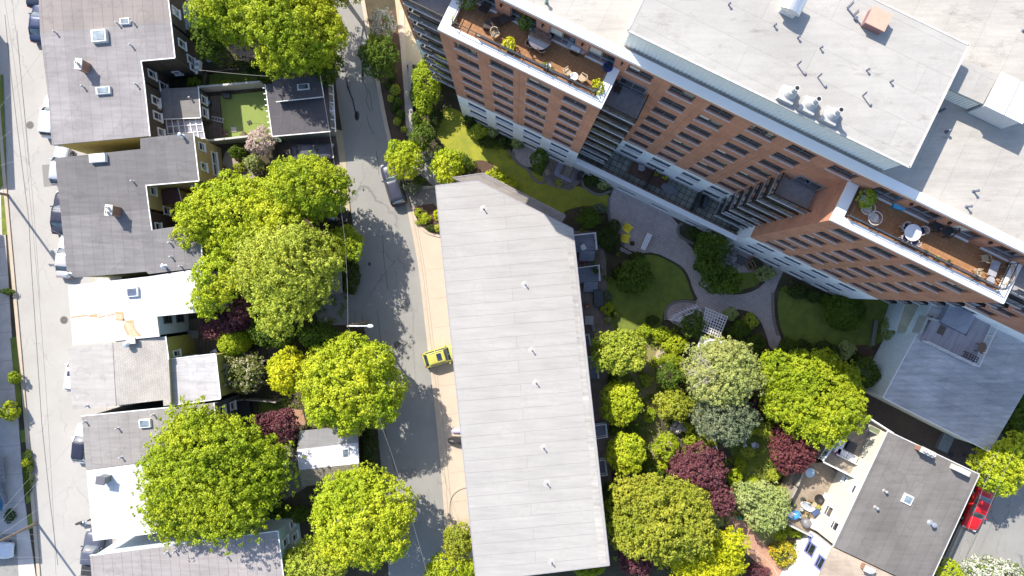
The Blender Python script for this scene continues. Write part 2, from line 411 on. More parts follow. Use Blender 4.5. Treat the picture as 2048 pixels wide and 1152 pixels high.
# ================================================================ materials
ASPH = Mground('asphalt', [(.235, .232, .22), (.31, .305, .285), (.265, .26, .245)], .25, 9, cracks=.4, bmp=.5)
STREET = Mground('street_concrete', [(.35, .338, .318), (.42, .408, .385), (.385, .37, .35)], .3, 8, cracks=.35, crackcol=(.16, .15, .14))
CONC = Mground('driveway_concrete', [(.45, .375, .29), (.52, .44, .35), (.485, .405, .32)], .5, 7, bmp=.15)
KERB = Mground('kerb_concrete', [(.42, .35, .28), (.52, .44, .35), (.46, .39, .31)], 1.5, 9, bmp=.2)
WALK = Mbrick('sidewalk_slabs', (.54, .49, .455), (.60, .545, .51), (.33, .30, .28), 9, 3.1, .03, ang=R(-5), stain=.2)
SOIL = Mground('garden_soil', [(.05, .036, .024), (.10, .075, .05), (.045, .06, .02)], .7, 5, contrast=1.5)
MULCH = Mground('bark_mulch', [(.07, .04, .028), (.12, .075, .05), (.09, .055, .04)], 1.5, 14)
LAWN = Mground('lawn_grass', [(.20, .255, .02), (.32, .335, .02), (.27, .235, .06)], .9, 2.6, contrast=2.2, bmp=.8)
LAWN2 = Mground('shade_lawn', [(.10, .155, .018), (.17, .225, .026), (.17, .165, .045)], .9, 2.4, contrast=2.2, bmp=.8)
DRYGRASS = Mground('dry_lawn', [(.24, .20, .09), (.16, .19, .03), (.30, .24, .14)], .5, 3.5, contrast=1.5, bmp=.8)
TURF = Mground('artificial_turf', [(.20, .26, .06), (.24, .30, .075), (.22, .28, .08)], .8, 12, bmp=.2)
GRAVEL = Mground('dry_ground', [(.42, .35, .24), (.50, .43, .31), (.33, .29, .15)], .8, 6, bmp=.5)
PAVER = Mbrick('courtyard_pavers', (.40, .345, .33), (.47, .405, .385), (.29, .25, .24), .30, .30, .018, ang=R(26), stain=.15)
PATIO = Mbrick('patio_boards', (.25, .19, .165), (.31, .235, .205), (.14, .105, .09), 2.4, .2, .02, ang=R(85), stain=.3)
REDPATH = Mbrick('red_brick_path', (.42, .22, .15), (.5, .28, .19), (.35, .24, .17), .3, .12, .012, ang=R(-50), stain=.2)
DECK = Mbrick('weathered_deck_boards', (.14, .11, .09), (.20, .155, .125), (.05, .04, .03), 3.5, .15, .015, ang=R(88), stain=.3)
EDGE = Mground('edging_stone', [(.16, .145, .125), (.22, .20, .17), (.19, .17, .15)], 2, 10)
UDIR = Vector((.8995, -.4367, 0)).normalized(); NDIR = Vector((-.4367, -.8995, 0)).normalized()
BRICK = Mbrick('red_brick_wall', (.43, .17, .10), (.52, .22, .13), (.46, .28, .20), .9, .24, .035, vertical=(UDIR.x, UDIR.y), bumps=.5, stain=.22)
BRICKS = Mbrick('red_brick_side_wall', (.43, .17, .10), (.52, .22, .13), (.46, .28, .20), .9, .24, .035, vertical=(NDIR.x, NDIR.y), bumps=.5, stain=.22)
STUCCO = M('white_stucco', (.84, .85, .86), .8, .08, .8)
WCAP = M('white_parapet_metal', (.80, .80, .80), .5, .03, .5)
WHITE = M('white_paint', (.78, .79, .80), .5, .05)
BLACKM = M('black_metal', (.022, .02, .02), .45, .2)
GREYM = M('grey_metal', (.35, .36, .38), .4, .1, 3, .5)
STEEL = M('galvanised_steel', (.62, .64, .66), .3, .1, 3, .7)
GLASS = Mglass('dark_window_glass')
FRAMED = M('dark_window_frame', (.075, .08, .085), .5, .1)
SILL = M('pale_stone_sill', (.62, .55, .53), .8, .08)
BLIND = M('window_blind', (.55, .54, .48), .7, .1)
TERR = Mbrick('terrace_clay_tiles', (.30, .15, .065), (.36, .18, .085), (.2, .1, .05), .3, .3, .012, ang=R(25.9), offset=0, stain=.12)
WOODB = M('brown_wood', (.20, .10, .05), .7, .25, 5)
WICK = M('tan_wicker', (.42, .33, .22), .8, .25, 18)
DKWICK = M('dark_brown_wicker', (.055, .035, .03), .8, .3, 18)

# ================================================================ ground
b = MB(); b.prism([(-400, -400), (400, -400), (400, 400), (-400, 400)], -1.0, 0.0); g = b.build('ground', SOIL); g['kind'] = 'structure'
STX = lambda y: -16+.0838*y if y < 1152 else 80          # kerb of the left street
stL = [(-16, -20), (16, 388), (44, 700), (70, 1000), (84, 1175)]
stR = [(172, -20), (176, 120), (192, 300), (212, 530), (228, 700), (248, 940), (262, 1175)]
sheet('street', stL+[(x-24, y) for x, y in reversed(stR)], .012, STREET)
sheet('sidewalk', [(x-26, y) for x, y in stR]+[(230, 1175), (262, 1175)]+[(x+30, y) for x, y in reversed(stR)], .10, WALK, thick=.1)
strip('kerb', [(x-25, y) for x, y in stR], .16, 0, .12, KERB)
sheet('sidewalk', [(-80, -20), (-24, -20), (8, 388), (22, 640), (50, 1000), (76, 1175), (-90, 1175)], .10, WALK, thick=.1)
strip('kerb', [(x-3.5, y) for x, y in stL], .36, 0, .13, KERB)
for pts in ([(2, 150), (7, 150), (14, 360), (0, 384), (-4, 350)], [(3, 386), (13, 400), (18, 470), (6, 470)], [(22, 676), (35, 672), (46, 830), (36, 830)],
            [(46, 905), (58, 902), (66, 1000), (54, 1008)], [(55, 1028), (68, 1028), (71, 1055), (58, 1058)], [(41, 860), (52, 860), (54, 884), (44, 884)]):
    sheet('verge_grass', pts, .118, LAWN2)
sheet('driveway', [(-60, 1068), (34, 1066), (40, 1175), (-60, 1175)], .112, ASPH)
# long dark tar joints in the left street
TAR = M('tar_joint', (.13, .125, .12), .8, .3)
strip('tar_seam', [(10, 30), (22, 150), (44, 330), (58, 440), (62, 520), (72, 670), (84, 850), (100, 1000), (116, 1130)], .07, .012, .018, TAR)
strip('tar_seam', [(34, 60), (52, 260), (58, 330)], .05, .012, .018, TAR)
# lane
laneL = [(668, -20), (668, 100), (674, 200), (686, 270), (692, 330), (700, 400), (714, 520), (724, 640), (744, 720), (752, 800), (758, 900), (772, 1000), (778, 1175)]
laneR = [(722, -20), (738, 70), (755, 160), (770, 240), (784, 300), (806, 372), (826, 450), (842, 540), (853, 640), (862, 720), (872, 800), (882, 900), (891, 1000), (900, 1175)]
sheet('lane', smooth_poly(laneL, 1, False)+smooth_poly(laneR, 1, False)[::-1], .012, ASPH)
strip('kerb', smooth_poly(laneR, 1, False), .42, 0, .10, KERB)
sheet('lane_verge', [(640, 250), (686, 262), (700, 420), (690, 440), (640, 440)], .008, GRAVEL)
sheet('parking_pad', [(632, 530), (716, 540), (726, 650), (640, 650), (622, 600)], .008, ASPH)
for pts in ([(690, 150), (694, 175), (704, 200), (712, 235), (716, 240), (708, 205)], [(723, 120), (728, 150), (724, 165)]):
    sheet('tar_patch', pts, .018, M('tar_patch', (.045, .045, .05), .7, .2))
for cx, cy, r1, r2 in ((714, 232, 5, 10), (739, 528, 3, 4), (727, 380, 2, 3)):
    sheet('tar_patch', [(cx+r1*math.cos(t*.7), cy+r2*math.sin(t*.7)) for t in range(9)], .018, M('tar_patch', (.045, .045, .05)))
for pts in ([(688, 118), (692, 135), (690, 150), (700, 170), (697, 182), (708, 200)], [(724, 140), (728, 165), (736, 185), (732, 200), (741, 225)], [(738, 180), (742, 200), (745, 222)], [(733, 230), (738, 250), (748, 270)],
            [(752, 300), (757, 330), (758, 350)], [(755, 620), (762, 690), (768, 760)], [(770, 860), (780, 900), (790, 940)], [(868, 1000), (876, 1030), (879, 1052)], [(765, 470), (768, 520), (776, 580)]):
    strip('tar_seam', pts, .045, .012, .018, M('tar_patch', (.045, .045, .05)))
for nm, x, y, lb in (('manhole_cover', 795, 690, 'round iron manhole cover in the lane beside the yellow car'), ('manhole_cover', 128, 640, 'round iron manhole cover in the pale street beside the white roof'), ('manhole_cover', 60, 250, 'round iron manhole cover in the upper left street')):
    o = empty(nm, P(x, y, .012), lb, 'manhole cover'); m = MB(); m.lathe(P(x, y, .012), [(.36, 0), (.36, .012), (.30, .016)], 20); m.build('lid', M('iron_lid', (.10, .09, .085), .6), o); m = MB(); m.lathe(P(x, y, .013), [(.44, 0), (.42, .008)], 20); m.build('frame', M('iron_frame', (.16, .15, .14), .6), o)
for pts in ([(800, 600), (818, 596), (826, 622), (806, 628)], [(84, 330), (104, 328), (108, 372), (88, 374)], [(800, 940), (830, 935), (836, 952), (806, 958)]): sheet('asphalt_patch', pts, .018, Mground('patched_asphalt', [(.20, .198, .19), (.25, .245, .235), (.22, .215, .2)], .6, 10))
# beige forecourt of the townhouse row
sheet('driveway', smooth_poly([(812, 372), (900, 372), (960, 1175), (905, 1175), (892, 1000), (884, 900), (874, 800), (864, 720), (855, 640), (844, 540), (828, 450)], 0), .06, CONC, thick=.06)
strip('tar_seam', [(834, 446), (850, 540), (862, 640), (872, 730), (883, 820), (893, 910), (903, 1010), (906, 1060)], .05, .06, .066, M('joint', (.3, .25, .2)))
for i in range(9):
    y = 540+i*58; x = 842+(y-540)*.112
    strip('driveway_joint', [(x+12, y), (x+58, y-6)], .03, .06, .064, M('joint', (.3, .25, .2)))
strip('kerb', smooth_poly([(836, 446), (842, 456), (856, 467), (880, 473)], 2, False), .22, .06, .16, KERB)
sheet('garden_bed', smooth_poly([(826, 413), (880, 405), (884, 470), (858, 464), (842, 452), (830, 432)], 1), .075, MULCH)
strip('kerb', smooth_poly([(899, 1040), (897, 1010), (902, 990), (918, 976), (945, 970)], 2, False), .2, .06, .16, KERB)
sheet('garden_bed', [(899, 1041), (950, 1036), (955, 1090), (900, 1090)], .075, GRAVEL)
# strip right of the lane
sheet('garden_bed', [(740, 20), (800, 20), (804, 120), (812, 270), (800, 320), (790, 290), (772, 215), (756, 130)], .02, MULCH)
sheet('dry_ground', [(790, 0), (806, -20), (830, -20), (862, 128), (812, 130), (800, 90)], .024, GRAVEL)
sheet('garden_path', [(798, 20), (808, 20), (812, 120), (822, 180), (824, 270), (813, 272), (808, 180), (802, 110)], .09, CONC, thick=.09)
sheet('garden_bed', [(822, 128), (870, 130), (905, 215), (870, 260), (860, 300), (940, 345), (880, 370), (815, 350), (826, 270)], .016, SOIL)
sheet('garden_path', [(812, 386), (872, 374), (905, 392), (905, 412), (818, 416)], .07, Mground('path_grey', [(.20, .185, .165), (.26, .24, .21), (.22, .2, .18)], 1, 8))
sheet('garden_path', [(818, 330), (840, 300), (872, 305), (860, 335), (900, 378), (880, 384)], .02, ASPH)
# lawns
sheet('lawn', smooth_poly([(882, 222), (902, 212), (940, 236), (985, 275), (1022, 305), (1052, 336), (1090, 356), (1120, 372), (1165, 372), (1192, 388), (1224, 388), (1220, 440), (1150, 438), (1080, 405), (1000, 372), (955, 335), (905, 310), (884, 290), (870, 262)], 2), .02, LAWN)
sheet('garden_bed', smooth_poly([(945, 322), (962, 320), (985, 325), (990, 340), (1010, 360), (960, 350)], 1), .026, MULCH)
sheet('garden_bed', smooth_poly([(1120, 425), (1160, 412), (1195, 412), (1216, 425), (1224, 460), (1248, 500), (1240, 545), (1200, 560), (1150, 470)], 1), .024, SOIL)
PATHPTS = [(1240, 355), (1222, 385), (1217, 420), (1222, 455), (1235, 482), (1255, 499), (1278, 507), (1308, 504), (1345, 521), (1366, 534), (1378, 553), (1386, 580), (1398, 603), (1372, 600), (1348, 606),
           (1330, 622), (1334, 640), (1372, 660), (1430, 640), (1470, 617), (1500, 623), (1520, 640), (1532, 668), (1540, 700), (1562, 700), (1564, 680), (1552, 655), (1543, 628), (1546, 590), (1560, 556), (1578, 520),
           (1548, 520), (1535, 560), (1512, 581), (1480, 590), (1450, 588), (1424, 578), (1408, 560), (1398, 535), (1388, 500), (1366, 478), (1357, 468), (1358, 445), (1300, 400)]
sheet('courtyard_paving', smooth_poly(PATHPTS, 1), .036, PAVER)
sheet('courtyard_paving', smooth_poly([(1020, 298), (1050, 286), (1085, 300), (1084, 322), (1058, 338), (1032, 322)], 2), .036, PAVER)
sheet('courtyard_paving', [(1092, 300), (1175, 330), (1160, 365), (1140, 382), (1098, 372), (1084, 352)], .040, PATIO)
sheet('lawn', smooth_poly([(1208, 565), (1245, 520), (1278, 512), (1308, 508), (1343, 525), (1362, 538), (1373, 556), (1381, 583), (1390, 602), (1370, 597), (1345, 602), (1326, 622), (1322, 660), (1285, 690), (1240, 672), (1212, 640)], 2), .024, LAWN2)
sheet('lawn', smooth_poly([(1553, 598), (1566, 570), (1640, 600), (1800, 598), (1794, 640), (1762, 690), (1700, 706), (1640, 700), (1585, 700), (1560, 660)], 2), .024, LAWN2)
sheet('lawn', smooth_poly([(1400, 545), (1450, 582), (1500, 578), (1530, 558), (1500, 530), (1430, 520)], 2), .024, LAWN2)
sheet('courtyard_paving', [(1430, 500), (1470, 480), (1545, 530), (1520, 545), (1470, 545)], .030, PAVER)
sheet('lawn', smooth_poly([(1215, 620), (1300, 650), (1340, 700), (1320, 800), (1320, 930), (1280, 960), (1220, 950), (1205, 700)], 2), .012, DRYGRASS)
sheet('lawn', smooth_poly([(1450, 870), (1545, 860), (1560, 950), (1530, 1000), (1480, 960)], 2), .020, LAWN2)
sheet('lawn', smooth_poly([(1480, 1020), (1530, 1030), (1560, 1085), (1540, 1120), (1500, 1090)], 2), .018, DRYGRASS)
sheet('lawn', smooth_poly([(1380, 840), (1450, 850), (1440, 890), (1390, 900)], 2), .018, LAWN)
sheet('garden_path', [(1450, 1012), (1472, 1020), (1492, 1050), (1590, 1150), (1560, 1170), (1470, 1085), (1448, 1050)], .026, REDPATH)
sheet('garden_path', smooth_poly([(1310, 700), (1335, 690), (1342, 740), (1320, 770), (1312, 740)], 1), .03, GRAVEL)
sheet('garden_path', smooth_poly([(1330, 880), (1352, 830), (1362, 835), (1340, 890), (1330, 940), (1318, 940)], 1), .03, GRAVEL)
sheet('patio', [(1138, 462), (1200, 462), (1212, 520), (1214, 620), (1222, 680), (1214, 700), (1225, 1000), (1180, 1130), (1120, 1000)], .05, PATIO, thick=.05)
strip('edging', [(1205, 508), (1208, 545)], .35, 0, .12, EDGE)
strip('edging', [(1219, 630), (1222, 672)], .35, 0, .12, EDGE)
for pts in ([(1018, 300), (1032, 325), (1058, 340), (1064, 356), (1082, 368), (1092, 360)], [(1094, 352), (1112, 368), (1136, 374), (1150, 366)], [(1164, 350), (1164, 368), (1170, 378), (1198, 392), (1222, 382)],
            [(1364, 447), (1355, 452), (1356, 470), (1366, 478), (1388, 488)], [(1545, 585), (1546, 640), (1556, 670)], [(1330, 640), (1331, 618), (1345, 605), (1372, 601), (1392, 606)], [(1217, 395), (1216, 425), (1225, 462), (1248, 492)]):
    strip('edging', smooth_poly(pts, 1, False), .28, 0, .14, EDGE)
# right-hand side: yard, street
sheet('yard_paving', [(1725, 770), (1760, 745), (1960, 880), (1965, 960), (1925, 950), (1780, 860), (1735, 850)], .03, Mbrick('dark_yard_paving', (.075, .06, .055), (.10, .08, .07), (.05, .04, .035), .2, .1, .01, ang=R(-26)))
sheet('street', [(1985, 905), (2100, 960), (2100, 1200), (1850, 1200)], .012, ASPH)
strip('kerb', [(1978, 930), (1868, 1180)], .25, 0, .12, KERB)
strip('tar_seam', [(2012, 950), (1905, 1170)], .06, .012, .018, TAR)
sheet('courtyard_paving', smooth_poly([(1705, 690), (1745, 690), (1750, 725), (1725, 735), (1700, 715)], 1), .036, MULCH)
# backyards on the left
sheet('artificial_turf', [(438, 192), (536, 182), (546, 282), (447, 288)], .03, TURF)
sheet('yard_deck', [(404, 196), (440, 192), (450, 290), (412, 292)], .28, DECK, thick=.28)
sheet('yard_deck', [(372, 640), (450, 628), (480, 700), (560, 690), (560, 715), (436, 726), (378, 712)], .16, DECK, thick=.16)
sheet('yard_paving', [(545, 262), (670, 258), (680, 330), (552, 330)], .016, Mground('dark_drive', [(.10, .08, .07), (.15, .12, .10), (.12, .1, .09)], .6, 8))
sheet('yard_paving', [(452, 300), (475, 320), (520, 350), (470, 372), (440, 340)], .016, Mground('pink_gravel', [(.30, .235, .20), (.38, .3, .26), (.26, .24, .18)], 1, 9))
sheet('yard_paving', [(566, 890), (600, 895), (612, 975), (568, 1000), (556, 940)], .02, Mground('path_grey', [(.20, .185, .165), (.26, .24, .21), (.22, .2, .18)], 1, 8))
sheet('yard_paving', [(560, 815), (605, 820), (612, 850), (570, 850)], .02, REDPATH)
sheet('lawn', [(515, 800), (575, 795), (585, 825), (520, 828)], .02, LAWN2)
sheet('lawn', [(400, 150), (520, 140), (530, 172), (400, 178)], .016, LAWN2)

# ================================================================ windows
WCACHE = {}
def window(parent, p, ang, wd, ht, frame=FRAMED, pane=GLASS, sill=True, panes=2, name='window', proud=.0, blind=False, fr=.09, sillmat=SILL):
    """window mesh at p (centre, on the wall face); ang = direction of the wall run; it faces to the left-hand... outward normal = run rotated -90"""
    key = (round(wd, 2), round(ht, 2), frame.name, pane.name, sill, panes, proud, blind, fr, sillmat.name)
    if key not in WCACHE:
        m = MB(); m.mat(frame); y0 = proud
        for s in (-1, 1):
            m.box((s*(wd/2-fr/2), y0, 0), (fr, .10, ht)); m.box((0, y0, s*(ht/2-fr/2)), (wd-2*fr, .098, fr))
        for i in range(1, panes): m.box((-wd/2+wd*i/panes, y0, 0), (fr*.8, .09, ht-2*fr))
        m.mat(pane); m.box((0, y0+.02, 0), (wd-2*fr+.01, .03, ht-2*fr+.01))
        if blind in (1, 3, True): m.mat(BLIND); m.box((-wd/4, y0+.001, ht*.15), (wd/2-fr*1.6, .012, ht*.55))
        if blind in (2, 3): m.mat(M('grey_blind', (.24, .24, .21))); m.box((wd/4, y0+.0012, ht*.1), (wd/2-fr*1.6, .012, ht*.7))
        if blind == 4: m.mat(M('half_curtain', (.33, .31, .24))); m.box((wd*.3, y0+.0012, ht*.02), (wd*.22, .012, ht*.8)); m.box((-wd*.38, y0+.0012, ht*.02), (wd*.1, .012, ht*.8))
        m.mat(frame); m.box((0, y0-.03, -ht*.12), (wd-2*fr, .03, fr*.5))
        if sill: m.mat(sillmat); m.box((0, -.06 if sill is True else -.12, -ht/2-.05), (wd+.14, .26 if sill is True else .26, .09))
        o = m.build(name, None, None, origin=(0, 0, 0)); WCACHE[key] = o
        new = o
    else:
        new = WCACHE[key].copy(); new.parent = None; new.matrix_parent_inverse = Matrix.Identity(4); COL.objects.link(new); new.name = name
    new.location = p; new.rotation_euler.z = ang; new.parent = parent; new.matrix_parent_inverse = wm(parent).inverted()
    return new

def wall_holes(b, o, ud, L, z0, z1, holes, depth=.22):
    """wall face from o along ud, length L, with real openings; outward normal = ud turned clockwise. holes: (uc, zc, w, h)"""
    nrm = Vector((ud.y, -ud.x, 0))
    us = sorted({0, L, *[max(0, min(L, h[0]+s*h[2]/2)) for h in holes for s in (-1, 1)]}); zs = sorted({z0, z1, *[max(z0, min(z1, h[1]+s*h[3]/2)) for h in holes for s in (-1, 1)]})
    def W(u, z, d=0): return Vector((o[0], o[1], 0))+ud*u-nrm*d+Vector((0, 0, z))
    for i in range(len(us)-1):
        for j in range(len(zs)-1):
            uc, zc = (us[i]+us[i+1])/2, (zs[j]+zs[j+1])/2
            if us[i+1]-us[i] < 1e-4 or zs[j+1]-zs[j] < 1e-4: continue
            if any(abs(uc-h[0]) < h[2]/2 and abs(zc-h[1]) < h[3]/2 for h in holes): continue
            b.add([W(us[i], zs[j]), W(us[i+1], zs[j]), W(us[i+1], zs[j+1]), W(us[i], zs[j+1])], [(0, 1, 2, 3)])
    for (uc, zc, w_, h_) in holes:
        a, c, d, e = uc-w_/2, uc+w_/2, zc-h_/2, zc+h_/2
        if d < z0-.01 or e > z1+.01: continue
        for q in (((a, d), (c, d)), ((c, d), (c, e)), ((c, e), (a, e)), ((a, e), (a, d))):
            (u1, v1), (u2, v2) = q; b.add([W(u1, v1), W(u2, v2), W(u2, v2, depth), W(u1, v1, depth)], [(0, 1, 2, 3)])

# ================================================================ brick apartment block
W0 = P(1012, 0, 27.5); W0.z = 0
def U(u, v, z=0.0): return W0+UDIR*u+NDIR*v+Vector((0, 0, z))
UA = math.atan2(UDIR.y, UDIR.x)
blk = empty('apartment_block', U(16, -12, 0), 'long red brick apartment block with white base and two projecting terrace bays', 'apartment building')
ZB = 8.15; FH = 2.75; ZR = 27.2; ZT = 24.55
rowz = lambda i: 1.25+FH*i
stats = []
def facade(u0, u1, v, zt, cols, rows, side=False, ww=1.95, wh=1.35, skip=()):
    """front-facing wall between u0 and u1 with its windows"""
    o = U(u0, v); holes = [(c-u0, rowz(i), ww, wh) for c in cols for i in rows if (c, i) not in skip]
    for z0, z1, mt, nm in ((0, ZB, STUCCO, 'base_wall'), (ZB, zt, BRICK, 'brick_wall')):
        b = MB(); wall_holes(b, o, UDIR, u1-u0, z0, z1, [h for h in holes if z0 <= h[1] < z1]); b.build(nm, mt, blk)
    for c in cols:
        for i in rows:
            if (c, i) in skip: continue
            stats.append((U(c, v-.16, rowz(i)), ww, wh, i, v))
# bay fronts and middle walls; window rows 0..8 on the bays, up to 9 on the main wall
C1 = (-1.9, 1.1, 4.2, 7.2); C2 = (29.9, 32.9, 35.9, 38.9); CM = (13.85, 16.9, 20.2, 23.3)
facade(-4.0, 9.15, 3.1, ZT+.2, C1, range(9)); facade(27.7, 41.6, 3.1, ZT+.2, C2, range(9))
facade(-10.07, -4.0, 0, 27.2, (-8.6,), range(9), ww=1.5)
facade(9.15, 27.7, 0, 27.2, (10.55,)+CM+(26.6,), range(1, 10), skip={(c, i) for c in (10.55, 26.6) for i in range(0, 9)})
facade(41.6, 62, 0, 27.2, (44, 47.5, 50.5), range(1, 10))
# terrace back walls are part of the main wall above the bays
def plainwall(p, q, z0, z1, mt, nm='brick_wall', parent=blk):
    b = MB(); b.add([(p.x, p.y, z0), (q.x, q.y, z0), (q.x, q.y, z1), (p.x, p.y, z1)], [(0, 1, 2, 3)]); return b.build(nm, mt, parent)
DOORH = 2.0
for u0, u1, doors in ((-4.0, 9.15, (-1.9, 1.35, 4.45, 7.55)), (27.7, 41.6, (30.2, 33.2, 36.4, 39.7))):
    b = MB(); wall_holes(b, U(u0, 0), UDIR, u1-u0, ZT, 27.2, [(d-u0, ZT+1.1, 2.1, DOORH) for d in doors]); b.build('brick_wall', BRICK, blk)
    for d in doors:
        window(blk, U(d, -.14, ZT+1.1), UA, 2.1, DOORH, GREYM, GLASS, False, 2, 'terrace_door', blind=(d in (4.45, 7.55, 36.4)))
        b = MB(); b.bar(U(d-1.15, .06, ZT+.06), U(d+1.15, .06, ZT+.06), .14, .09); b.build('door_sill', WHITE, blk)
        l = MB(); l.box(U(d+1.55, .1, ZT+1.9), (.14, .14, .3), UA); l.build('wall_light', BLACKM, blk)
# sides of the bays and far end
for u, sgn in ((-4.0, -1), (9.15, 1), (27.7, -1), (41.6, 1)):
    p, q = (U(u, 0), U(u, 3.1)) if sgn < 0 else (U(u, 3.1), U(u, 0))
    plainwall(p, q, 0, ZB, STUCCO, 'base_wall'); plainwall(p, q, ZB, ZT+.2, BRICKS)
plainwall(U(-10.07, -26), U(-10.07, 0), 0, ZB, STUCCO, 'base_wall'); plainwall(U(-10.07, -26), U(-10.07, 0), ZB, 27.2, BRICKS)
plainwall(U(62, 0), U(62, -26), 0, 27.2, BRICKS)
plainwall(U(62, -26), U(-10.07, -26), 0, 27.2, BRICKS)
# windows: the biggest 100 as parts, the small lowest ones as one part
stats.sort(key=lambda s: -s[0].z)
rd = random.Random(5)
FRB = M('bronze_window_frame', (.075, .08, .085), .45, .1)
for (p, ww, wh, i, v) in stats[:96]:
    window(blk, p, UA, ww, wh, FRB, GLASS, 'deep', 2, 'window', blind=rd.choice((0, 0, 0, 0, 1, 2, 3, 4)), fr=.11)
m = MB()
for (p, ww, wh, i, v) in stats[96:]:
    def bx(u, d, z, su, sd_, sz, mt): m.mat(mt).box((p.x+UDIR.x*u-NDIR.x*d, p.y+UDIR.y*u-NDIR.y*d, p.z+z), (su, sd_, sz), UA)
    bx(0, .02, 0, ww-.18, .03, wh-.18, GLASS)
    for s in (-1, 1): bx(s*(ww/2-.05), 0, 0, .1, .1, wh, FRB); bx(0, 0, s*(wh/2-.05), ww-.2, .098, .1, FRB)
    bx(0, 0, 0, .08, .09, wh-.2, FRB); bx(0, -.12, -wh/2-.05, ww+.14, .26, .09, SILL)
o = m.build('lower_windows', None, blk); o['kind'] = 'stuff'; o['label'] = 'rows of lower windows on the facade'
# vertical joints and level bands in the brick
JT = M('brick_joint', (.40, .24, .17), .8)
m = MB()
for u, v, zt in ((2.6, 3.1, ZT), (34.4, 3.1, ZT), (15.4, 0, 27), (21.8, 0, 27), (12.2, 0, 27)): m.bar(U(u, v+.004, ZB), U(u, v+.004, zt), .05, .02)
m.build('expansion_joint', JT, blk)
# bay terrace floors, parapet caps, railings
ROOFW = Mroll('white_membrane', (.40, .385, .36), -UA, 1.9, 11, .84, .10, .04, .06, dirt=(.16, .14, .12), dirt_amt=.75, dirt_scale=1.0, puddle=.15)
ROOFW2 = Mroll('white_membrane_cross', (.42, .395, .36), -UA+math.pi/2, 2.4, 13, .86, .10, .04, .10, dirt=(.14, .12, .1), dirt_amt=.8, dirt_scale=.8, puddle=.12)
GLRAIL = Mglass('smoked_rail_glass', (.08, .07, .065), .08)
for bi, (u0, u1) in enumerate(((-4.0, 9.15), (27.7, 41.6))):
    b = MB(); b.prism([U(u0+.1, 0), U(u1-.1, 0), U(u1-.1, 3.0), U(u0+.1, 3.0)], ZT-.1, ZT); b.build('terrace_floor', TERR, blk)
    b = MB(); cw = .62; z0, z1 = ZT+.17, ZT+.45
    b.prism([U(u0-.03, 3.13), U(u1+.03, 3.13), U(u1+.03, 3.13-cw), U(u0-.03, 3.13-cw)], z0, z1)
    b.prism([U(u0-.03, 3.13-cw), U(u0+.75, 3.13-cw), U(u0+.75, .01), U(u0-.03, .01)], z0, z1-.003)
    b.prism([U(u1-.72, 3.13-cw), U(u1+.03, 3.13-cw), U(u1+.03, .01), U(u1-.72, .01)], z0, z1-.003)
    b.build('parapet_cap', WCAP, blk)
    b = MB(); b.prism([U(u0+.1, 2.5), U(u1-.1, 2.5), U(u1-.1, 2.44), U(u0+.1, 2.44)], ZT, z0+.1)
    b.prism([U(u0+.76, 2.44), U(u0+.80, 2.44), U(u0+.80, .01), U(u0+.76, .01)], ZT, z0+.1); b.build('parapet_lining', M('rust_brown_lining', (.30, .15, .08)), blk)
    rl = MB(); zt = ZT+1.2; uu = [u0+.85+(u1-u0-1.7)*k/6 for k in range(7)]
    path = [(u0+.85, .25)]+[(u0+.85, 2.38)]+[(u1-.8, 2.38)]+[(u1-.8, .25)]
    for (a, c), (d, e) in zip(path, path[1:]): rl.bar(U(a, c, zt), U(d, e, zt), .05); rl.bar(U(a, c, ZT+.5), U(d, e, ZT+.5), .035)
    for u in uu: rl.bar(U(u, 2.38, ZT), U(u, 2.38, zt), .05); rl.bar(U(u, 2.38, zt-.05), U(u, 2.7, ZT+.5), .03)
    for u in (u0+.85, u1-.8): rl.bar(U(u, .3, ZT), U(u, .3, zt), .05)
    rlo = rl.build('terrace_railing', BLACKM, blk)
    gl = MB()
    for k in range(6):
        if bi == 0 and k in (0,): continue
        gl.bar(U(uu[k]+.06, 2.38, ZT+.78), U(uu[k+1]-.06, 2.38, ZT+.78), .012, .5)
    gl.build('glass_panel', GLRAIL, rlo)
# main roof
b = MB(); b.prism([U(-10, -.5), U(62, -.5), U(62, -26), U(-10, -26)], 26.6, ZR, bottom=False); b.build('roof', ROOFW2, blk)
b = MB(); b.prism([U(-10.1, .06), U(62, .06), U(62, -.57), U(-10.1, -.57)], 27.18, 27.5); b.prism([U(-10.1, -.57), U(-9.6, -.57), U(-9.6, -26), U(-10.1, -26)], 27.18, 27.497); b.build('roof_edge_cap', WCAP, blk)
ph = MB(); ph.prism([U(8.7, -.9), U(28.6, -.9), U(28.6, -9.2), U(8.7, -9.2)], ZR+.002, 30.1, top=False, bottom=False)
RIB = M('penthouse_wall_metal', (.80, .81, .77), .5, .04); pw = ph.build('penthouse_wall', RIB, blk)
m = MB(); k = 8.72
while k < 28.6: m.box(U(k, -.885, 28.6), (.12, .05, 2.75), UA); k += .3
k = -1.1
while k > -9.1: m.box(U(28.64, k, 28.6), (.09, .12, 2.75), UA); m.box(U(8.66, k, 28.6), (.09, .12, 2.75), UA); k -= .3
o = m.build('wall_ribs', RIB, pw)
b = MB(); b.prism([U(8.5, -.62), U(28.78, -.62), U(28.78, -9.42), U(8.5, -9.42)], 30.05, 30.3); pr = pent_roof = b.build('penthouse_roof', ROOFW, blk)
b = MB()
for a, c in (((8.5, -.62), (28.78, -.62)), ((28.78, -.62), (28.78, -9.42)), ((28.78, -9.42), (8.5, -9.42)), ((8.5, -9.42), (8.5, -.62))):
    b.bar(U(a[0], a[1], 30.28), U(c[0], c[1], 30.28), .14, .09)
b.build('roof_edge_trim', M('pale_roof_trim', (.47, .455, .43)), pr)
